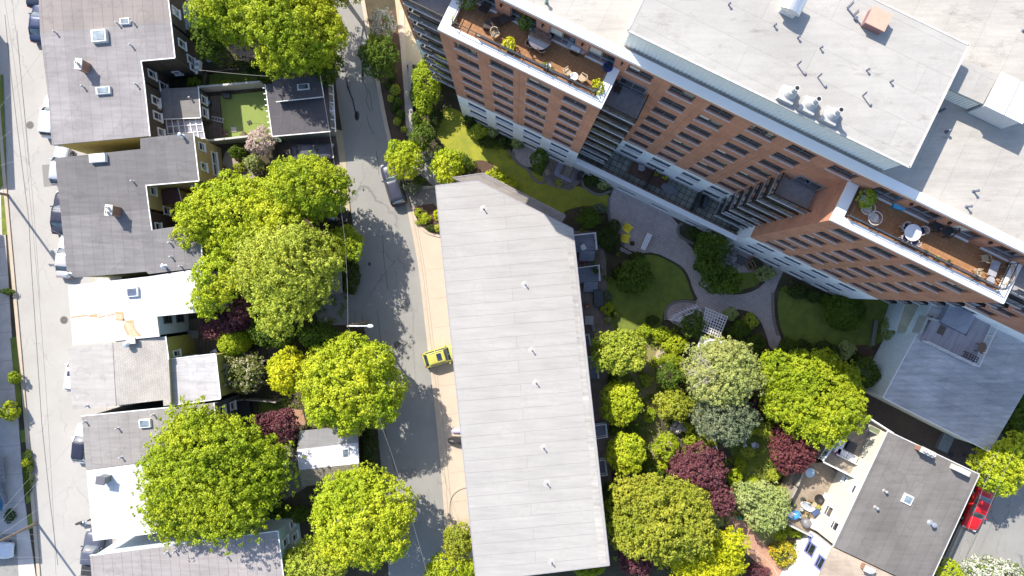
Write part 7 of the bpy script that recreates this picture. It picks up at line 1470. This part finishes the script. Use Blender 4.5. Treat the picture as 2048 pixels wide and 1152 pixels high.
for i, (x, y, rx, ry, h_, lf, lb) in enumerate(((990, 352, 24, 14, 1.6, L_LIME, 'yellow green shrub above the slanted roof end'), (1015, 370, 18, 12, 1.5, L_LIME, 'yellow green shrub along the slanted lower roof'), (930, 328, 22, 16, 1.8, L_MID, 'dark green shrub right of the corner tree'), (915, 312, 20, 9, 1.2, L_OLIVE, 'low shrub on the lawn edge above the corner tree'),
    (875, 305, 14, 12, 1.2, L_VAR, 'pale leaved shrub by the lawn beginning'), (825, 375, 20, 12, 1.0, L_SPR, 'grey green juniper beside the blue wagon'), (836, 362, 12, 9, 1.0, L_MID, 'small green shrub behind the juniper'), (838, 425, 10, 9, .7, L_GREEN, 'leafy perennial at the top of the driveway bed'), (850, 437, 12, 10, .8, L_GREEN, 'leafy perennial in the middle of the driveway bed'),
    (862, 456, 9, 8, .7, L_DARK, 'dark leaved plant at the tip of the driveway bed'), (877, 431, 10, 13, 1.1, L_YEL, 'golden ball shrub touching the long grey roof edge'), (876, 457, 7, 9, .8, L_OLIVE, 'olive plant below the golden ball shrub'), (836, 446, 6, 6, .5, L_GREEN, 'small clump at the left point of the driveway bed'),
    (938, 243, 12, 14, 1.6, L_DARK, 'dark shrub at the left foot of the first bay'), (958, 262, 20, 14, 1.8, L_OLIVE, 'olive shrub bed at the foot of the first bay'), (986, 262, 12, 11, 1.5, L_VAR, 'pale variegated shrub below the first window column'), (1034, 285, 13, 11, 1.5, L_VAR, 'pale variegated shrub below the second window column'), (975, 285, 18, 12, 1.2, L_DARK, 'dark ground shrub along the first bay bed'), (1008, 285, 14, 12, 1.4, L_DARK, 'dark shrub between two variegated shrubs'),
    (1185, 360, 18, 12, 1.3, L_DARK, 'dark shrub in the curved bed below the podium wall'), (1208, 370, 14, 8, 1.1, L_VAR, 'pale variegated shrub in the curved bed by the podium'), (1178, 437, 22, 20, 2.2, L_MID, 'green shrub above the topmost back deck'), (1215, 478, 24, 26, 2.0, L_DARK, 'large dark shrub left of the yellow chairs'), (1196, 418, 18, 10, 1.3, L_SPR, 'blue grey shrub at the end of the shaded lawn'), (1228, 455, 12, 16, 1.3, L_DARK, 'dark juniper at the paving edge'),
    (1238, 548, 16, 12, 1.6, L_DARK, 'dark shrub at the left end of the shaded lawn'), (1272, 515, 16, 12, 1.4, L_DARK, 'dark shrub at the foot of the grey bench'), (1212, 593, 12, 9, .8, L_SPR, 'blue grey groundcover beside the hot tub'), (1215, 618, 13, 13, 1.2, L_LIME, 'sunlit yellow green shrub at the patio strip'), (1215, 640, 7, 8, .8, L_VAR, 'pale succulent clump below the sunlit shrub'), (1228, 628, 8, 8, .9, L_DARK, 'dark rounded plant beside the sunlit shrub'),
    (1386, 468, 14, 14, 1.4, L_DARK, 'dark shrub behind the angular border of the island'), (1452, 520, 16, 18, 2.0, Mleaf('dark_leaf_white_flower', (.03, .05, .03), (.06, .09, .05), .2, flower=(.6, .6, .62), famt=.55), 'dark shrub dotted with white flowers on the island'), (1530, 547, 22, 14, 1.4, L_VAR, 'light variegated hedge at the path corner'), (1398, 505, 9, 12, 1.2, L_VAR, 'pale variegated shrub at the left side of the island'),
    (1400, 530, 12, 16, 1.6, L_MID, 'green shrub between the two island trees'), (1461, 628, 15, 12, 1.6, L_VAR, 'pale shrub at the upper right of the pergola'), (1502, 642, 15, 15, 1.3, L_OLIVE, 'round bronze shrub at the bend of the path'), (1478, 660, 22, 18, 1.8, L_MID, 'mid green shrub between pergola and round bronze shrub'), (1448, 668, 14, 16, 1.8, L_DARK, 'dark shrub at the right side of the pergola'), (1512, 688, 20, 18, 1.8, L_MID, 'green shrub at the left side of the lower path'),
    (1290, 662, 18, 12, 1.6, L_GREEN, 'sunlit shrub where the tower shadow ends'), (1322, 668, 22, 16, 1.6, L_LIME, 'sunlit yellow shrub left of the vine'), (1352, 690, 28, 20, 2.0, L_LIME, 'sunlit hedge below the curved arbor'), (1345, 720, 20, 16, 1.8, L_GREEN, 'bright green shrub above the gravel path'), (1305, 640, 14, 9, 1.2, L_DARK, 'dark shrub on the shaded side above the sunlit hedge'),
    (1595, 583, 22, 14, 1.6, L_DARK, 'dark shrub along the white wall, right of the path'), (1625, 592, 16, 12, 1.6, L_DARK, 'dark shrub left of the clipped dome'), (1650, 598, 14, 10, 1.5, L_MID, 'green shrub touching the clipped dome'), (1776, 660, 15, 25, 1.6, L_VAR, 'light variegated hedge beside the teal wall'), (1605, 700, 26, 20, 2.2, L_DARK, 'dark shrub at the lower lawn edge'), (1650, 705, 26, 22, 2.4, L_DARK, 'dark tall shrub above the large bright maple'), (1690, 700, 18, 18, 2.0, L_VAR, 'grey leaved shrub at the end of the dark lawn'),
    (1575, 695, 18, 20, 2.0, L_MID, 'mid green shrub beside the lower path'), (1715, 720, 14, 14, 1.6, L_DARK, 'dark shrub by the seating corner'), (474, 304, 15, 15, 1.6, L_MID, 'round green shrub beside the pink blossoms'), (506, 326, 20, 18, 1.8, L_VAR, 'pale round shrub below the pink blossoms'), (478, 335, 12, 9, .9, L_GREEN, 'low green plant on the pink gravel'), (460, 168, 26, 7, .8, L_GREEN, 'vegetable row above the board fence'),
    (535, 150, 24, 16, 1.6, L_MID, 'loose green shrub at the carriage house corner'), (500, 130, 30, 16, 1.4, L_DARK, 'dark shrub in the upper backyard'), (1495, 905, 14, 12, .8, L_OLIVE, 'dry plant in the middle of the lower lawn'), (1530, 860, 22, 16, 2.2, L_OLIVE, 'soft olive shrub between spruce and red maple'), (1470, 955, 14, 20, 1.4, L_LIME, 'bright hedge right of the purple tree'), (1490, 1000, 18, 14, 1.5, L_MID, 'green shrub below the purple tree'),
    (1570, 1108, 28, 26, 2.0, Mleaf('green_with_yellow_flowers', (.06, .10, .02), (.12, .16, .03), .3, flower=(.6, .5, .03), famt=.6), 'shrub with yellow flowers beside the white wall'), (1548, 1096, 10, 9, .9, Mleaf('orange_flower_leaf', (.1, .14, .02), (.3, .16, .03), .3, flower=(.6, .2, .04), famt=1.0), 'orange flowering plant by the brick path'), (1590, 1060, 24, 14, 1.3, L_GREEN, 'green shrub under the low pale fence'), (1515, 1145, 26, 16, 1.6, L_PURP, 'dull purple shrub at the bottom beside the brick path'),
    (1210, 1010, 14, 40, 2.2, L_DARK, 'dark hedge in the shade of the long grey roof'), (1175, 1140, 34, 14, 1.8, L_GREEN, 'bright shrub below the lower right roof corner'), (1265, 860, 14, 18, 1.4, L_MID, 'green shrub between the two lower garden trees'), (1300, 945, 24, 20, 1.6, L_MID, 'green shrub above the bronze maple'), (1355, 855, 14, 12, 1.3, Mleaf('white_rose_leaf', (.1, .15, .03), (.18, .24, .06), .3, flower=(.68, .62, .58), famt=.9), 'white flowering shrub at the gravel path'),
    (1380, 880, 12, 14, 1.3, L_GREEN, 'bright green shrub touching the spruce'), (1505, 820, 18, 22, 1.8, L_PURP, 'dark purple shrub in the shade beside the pine'), (1960, 880, 22, 18, 1.6, L_DARK, 'dark shrub at the lower tip of the slate roof'), (745, 78, 8, 20, 1.2, L_GREEN, 'green shrub at the foot of the white blossoms'), (832, 190, 12, 26, 1.6, L_MID, 'green undergrowth below the tall narrow tree'), (872, 235, 12, 20, 1.8, L_DARK, 'dark undergrowth left of the lawn'), (832, 240, 10, 18, 1.4, L_MID, 'undergrowth along the concrete wall'), (390, 170, 12, 16, 2.2, L_MID, 'green shrub by the dark wall corner'))):
    S(x, y, rx, ry, h_, lf, lb, lobes=4 if rx > 11 else 2, cr=.22 if rx > 9 else .16, leaf=.09 if rx > 9 else .07, seed=100+i)
FILL = [(1225, 760, 12, 12, L_MID, 'small green shrub between the two upper garden trees by the decks'), (1292, 760, 14, 14, L_OLIVE, 'small olive shrub on the dry lawn right of the olive yellow tree'), (1300, 830, 12, 16, L_GREEN, 'bright shrub on the dry lawn right of the second garden tree'), (1288, 905, 14, 16, L_MID, 'green shrub right of the lowest garden tree'),
 (1325, 930, 12, 10, L_LIME, 'yellow shrub at the lower end of the gravel path'), (1372, 905, 10, 10, L_OLIVE, 'olive shrub at the upper left edge of the purple tree'), (1385, 800, 14, 18, L_MID, 'green shrub between bush tree and spruce'), (1375, 855, 10, 12, L_LIME, 'yellow shrub left of the spruce'), (1500, 860, 12, 10, L_GREEN, 'bright small shrub at the right foot of the spruce'),
 (1552, 850, 14, 14, L_LIME, 'yellow green shrub above the red maple'), (1548, 950, 14, 14, L_OLIVE, 'olive shrub at the lower left of the red maple'), (1565, 985, 12, 12, L_GREEN, 'bright green shrub beside the dark edged fence'), (1480, 930, 12, 14, L_GREEN, 'bright green shrub at the left side of the lower lawn'), (1505, 965, 12, 12, L_LIME, 'yellow green shrub above the pale yellow green tree'),
 (1462, 985, 12, 12, L_MID, 'green shrub at the lower right of the purple tree'), (1560, 1070, 14, 12, L_LIME, 'yellow green shrub above the orange flowers'), (1432, 1040, 16, 14, L_VAR, 'pale leaved shrub between bronze maple and brick path'), (1535, 720, 14, 12, L_DARK, 'dark shrub left of the large bright maple'), (1500, 720, 16, 14, L_MID, 'mid green shrub at the upper right of the pine'), (1360, 745, 12, 12, L_OLIVE, 'olive shrub at the left edge of the dead branches'),
 (1228, 860, 10, 10, L_MID, 'small green shrub beside the lower back deck'), (1225, 975, 12, 12, L_OLIVE, 'olive shrub above the shaded dark hedge'), (1240, 1075, 14, 16, L_MID, 'green shrub left of the bronze maple'), (1345, 960, 12, 12, L_MID, 'green shrub between bronze maple and purple tree'), (1310, 725, 12, 10, L_GREEN, 'bright shrub left of the pale gravel patch')]
for i, (x, y, rx, ry, lf, lb) in enumerate(FILL): S(x, y, rx, ry, 1.1+.3*(i % 3), lf, lb, lobes=3, cr=.2, leaf=.09, seed=300+i)
# undergrowth that nobody could count
def cover(name, polys, n, mats, seed=9, zmax=.35, leaf=.11, label='low mixed undergrowth in the garden beds'):
    global rng
    rng = np.random.default_rng(seed); allc = []
    for poly in polys:
        a = np.array([[P(x, y, 0).x, P(x, y, 0).y] for x, y in poly]); lo, hi = a.min(0), a.max(0); area = np.prod(hi-lo); pts = rng.uniform(lo, hi, (int(n*area), 2))
        ins = np.zeros(len(pts), bool); j = len(a)-1
        for i in range(len(a)):
            c = ((a[i, 1] > pts[:, 1]) != (a[j, 1] > pts[:, 1])) & (pts[:, 0] < (a[j, 0]-a[i, 0])*(pts[:, 1]-a[i, 1])/(a[j, 1]-a[i, 1]+1e-12)+a[i, 0]); ins ^= c; j = i
        allc.append(pts[ins])
    c = np.vstack(allc); c = c[(np.sin(c[:, 0]*1.3)*np.cos(c[:, 1]*1.1+.7)+rng.normal(scale=.5, size=len(c))) > -.35]
    per = 14; idx = np.repeat(np.arange(len(c)), per); h_ = rng.uniform(zmax*.3, zmax, len(c))
    cen = np.column_stack([c[idx]+rng.normal(scale=.16, size=(len(idx), 2)), h_[idx]*rng.uniform(.1, 1, len(idx))]); nor = rng.normal(scale=.5, size=cen.shape)+np.array([0, 0, 1]); nor /= np.linalg.norm(nor, axis=1)[:, None]
    o = leaf_quads(name, cen, nor, leaf*rng.uniform(.6, 1.2, len(idx)), mats, (0, 0, 0)); o['kind'] = 'stuff'; o['label'] = label
L_MIX = Mleaf('mixed_undergrowth', (.07, .12, .015), (.30, .33, .04), .3)
cover('undergrowth', [[(385, 130), (530, 120), (660, 130), (660, 160), (530, 165), (400, 165)], [(380, 20), (680, 20), (665, 120), (390, 120)], [(440, 330), (560, 330), (690, 440), (700, 640), (640, 700), (600, 720), (420, 700), (420, 460)], [(480, 790), (600, 790), (620, 860), (560, 1060), (470, 1060)]], 2.2, L_MIX)
cover('undergrowth', [[(826, 130), (870, 130), (905, 215), (868, 262), (880, 330), (826, 330)], [(930, 235), (950, 235), (1050, 292), (1020, 320), (955, 265)], [(1130, 425), (1200, 410), (1245, 500), (1240, 560), (1200, 570)], [(1395, 470), (1440, 470), (1520, 560), (1430, 582), (1402, 540)], [(1560, 555), (1660, 590), (1620, 612), (1560, 590)]], 2.6, L_MIX, 10)
cover('undergrowth', [[(1215, 660), (1400, 650), (1540, 690), (1700, 700), (1740, 760), (1640, 920), (1560, 960), (1600, 1100), (1480, 1010), (1440, 1150), (1230, 1150), (1210, 950)]], 3.0, L_MIX, 11, .8, .13)
cover('grass_tufts', [[(882, 222), (940, 236), (1022, 305), (1090, 356), (1192, 388), (1220, 440), (1080, 405), (955, 335), (870, 262)]], 1.2, Mleaf('grass_blade', (.12, .17, .012), (.20, .24, .02), .3), 12, .07, .05, 'fine tufts of lawn grass')

# ================================================================ poles, lamp, wires
POLEW = M('pole_wood', (.24, .19, .14), .85, .2, 4)
up = empty('utility_pole', P(16, 390, 0), 'wooden utility pole at the kerb whose shadow reaches the silver car', 'utility pole'); m = MB(); a = P(16, 390, 0); m.tube([a, a+Vector((0, 0, 10))], .15, 10, .11); m.build('pole', POLEW, up)
m = MB(); m.bar(a+Vector((-1.1, .1, 9.2)), a+Vector((1.1, -.1, 9.2)), .12); m.build('crossarm', POLEW, up); m = MB(); m.lathe(a+Vector((.35, 0, 7.4)), [(.2, 0), (.22, .7), (.1, .8)], 12); m.build('transformer', GREYM, up)
for k in (-1, -.4, .4, 1): m = MB(); m.lathe(a+Vector((k, -.1*k, 9.26)), [(.05, 0), (.07, .12), (.03, .18)], 8); m.build('insulator', M('porcelain', (.5, .48, .45), .3), up)
up2 = empty('utility_pole', P(63, 1036, 0), 'leaning looking utility pole at the lower left with wires fanning out', 'utility pole'); m = MB(); a2 = P(74, 1046, 0); top2 = a2+Vector((0, 0, 10.2)); m.tube([a2, top2], .15, 10, .11); m.build('pole', POLEW, up2)
m = MB(); m.bar(top2+Vector((-1.1, 0, -.8)), top2+Vector((1.1, 0, -.8)), .12); m.build('crossarm', POLEW, up2); m = MB(); m.lathe(a2+Vector((.35, .1, 7.2)), [(.2, 0), (.22, .7), (.1, .8)], 12); m.build('transformer', GREYM, up2)
WIRE = M('wire_black', (.04, .04, .042), .6); WIREG = M('wire_grey', (.28, .28, .28), .5)
def wire(p, q, sag, label, r=.012, mat=WIRE):
    p, q = Vector(p), Vector(q); pts = [p.lerp(q, t/10)-Vector((0, 0, sag*4*(t/10)*(1-t/10))) for t in range(11)]
    m = MB(); m.tube(pts, r, 5, cap=False); o = m.build('overhead_wire', mat); tag(o, label, 'wire', 'overhead wires')
a10 = a+Vector((0, 0, 9.3)); b10 = top2+Vector((0, 0, -.7))
for i, (p, q, lb, mt) in enumerate((
    (a10, P(104, 300, 6.4), 'service wire from the upper pole to the mustard walled gap', WIREG), (a10, P(86, 100, 6.6), 'service wire from the upper pole to the large skylight house', WIREG), (a10, P(97, 205, 6.6), 'service wire from the upper pole to the pale lavender roof', WIREG),
    (a10, P(125, 470, 6.6), 'service wire from the upper pole to the angled seam house', WIREG), (b10, P(172, 950, 6.6), 'service wire from the lower pole to the white roof with slate chimney', WIREG), (b10, P(166, 860, 6.6), 'service wire from the lower pole to the taupe roof', WIREG),
    (b10, P(183, 1120, 6.6), 'service wire from the lower pole to the bottommost roof', WIREG), (b10+Vector((-1, 0, 0)), P(60, 955, 7), 'thick pale wire crossing the lower pavement', WIREG), (P(-40, 1068, 8), P(72, 1070, 5), 'pale guy wire crossing the white car', WIREG), (P(-40, 1072, 7), P(74, 1084, 4), 'lower pale guy wire crossing the white car', WIREG),
    (P(6, -20, 8.5), P(64, 440, 8.2), 'street line over the upper left street', WIRE), (P(64, 440, 8.2), P(112, 1150, 8.2), 'street line over the lower left street', WIRE), (P(22, -20, 8.5), P(80, 600, 8.2), 'second street line over the left street', WIRE))):
    wire(p, q, .35, lb, .010, mt)
lp = empty('street_lamp', P(735, 643, 0), 'white armed street lamp above the large lime green tree', 'street lamp'); b0 = P(735, 643, 0); m = MB(); m.tube([b0, b0+Vector((0, 0, 9.0))], .12, 10, .1); m.build('pole', POLEW, lp)
b1 = b0+Vector((0, 0, 8.8)); tip = P(737, 652, 9.0); m = MB(); m.tube([b1, b1.lerp(tip, .5)+Vector((0, 0, .15)), tip], .06, 8); m.build('arm', M('pale_lamp_arm', (.62, .62, .64), .4), lp)
m = MB(); m.lathe(tip+Vector((.15, 0, -.12)), [(.1, 0), (.22, .05), (.2, .16), (.06, .22)], 14, 1.5, .8); m.build('lamp_head', M('pale_lamp_head', (.7, .7, .72), .3), lp)
wt = b1+Vector((0, 0, .1)); wire(wt, P(690, 480, 8.8), .3, 'pale lane wire from the street lamp upward', .012, WIREG); wire(P(690, 480, 8.8), P(640, 150, 8.5), .4, 'lane wire passing over the carriage house', .010, WIREG); wire(wt, P(768, 865, 8.6), .3, 'pale lane wire from the street lamp down across the lime tree', .012, WIREG)
wire(P(768, 865, 8.6), P(795, 945, 8.5), .1, 'pale lane wire over the tree shadow', .012, WIREG); wire(P(795, 945, 8.5), P(858, 1160, 8.5), .2, 'pale lane wire at the bottom of the lane', .012, WIREG); wire(P(398, 140, 5), P(572, 155, 5.5), .2, 'pale cable from the dark house to the carriage house', .014, WIREG)
wire(P(1953, 942, 7.6), P(1990, 910, 8), .1, 'short wire from the corner house roof into the bright tree', .010, WIREG); wire(P(1998, 900, 8), P(1905, 1160, 8), .3, 'street line over the red car', .010, WIREG); wire(P(2030, 900, 8), P(1925, 1160, 8), .3, 'second street line right of the red car', .010, WIREG)
# bare branches of the pine and twigs
def twigs(px, py, z, n, L, label, seed, dirv=(-1, .2), mat=M('bare_branch', (.42, .38, .33), .8, .15)):
    rd = random.Random(seed); c = P(px, py, z); m = MB()
    for k in range(n):
        t = math.atan2(dirv[1], dirv[0])+rd.uniform(-.9, .9); l = L*rd.uniform(.5, 1); e = c+Vector((math.cos(t)*l, math.sin(t)*l, rd.uniform(-.8, .6))); mid = c.lerp(e, .5)+Vector((rd.uniform(-.2, .2), rd.uniform(-.2, .2), rd.uniform(0, .3)))
        m.tube([c, mid, e], .035, 5, .01)
        for j in range(4): s = c.lerp(e, rd.uniform(.3, .95)); t2 = t+rd.uniform(-.8, .8); m.tube([s, s+Vector((math.cos(t2), math.sin(t2), rd.uniform(-.2, .3)))*l*.35], .018, 4, .006)
    r = empty('bare_tree', (c.x, c.y, 0), label, 'bare tree'); m.build('branches', mat, r); m = MB(); m.tube([(c.x, c.y, 0), c], .1, 8, .06); m.build('trunk', mat, r)
twigs(1432, 752, 8.6, 14, 3.2, 'dead grey branches on the left flank of the pale pine', 1); twigs(595, 1110, 4.5, 12, 1.9, 'bare twigs between pale teal wall and bottom trees', 2, (.3, 1)); twigs(682, 1040, 9.0, 7, .8, 'dead branch tips showing in the lower lime green tree', 3)
for o in bpy.data.objects:
    if '_used' in o: del o['_used']
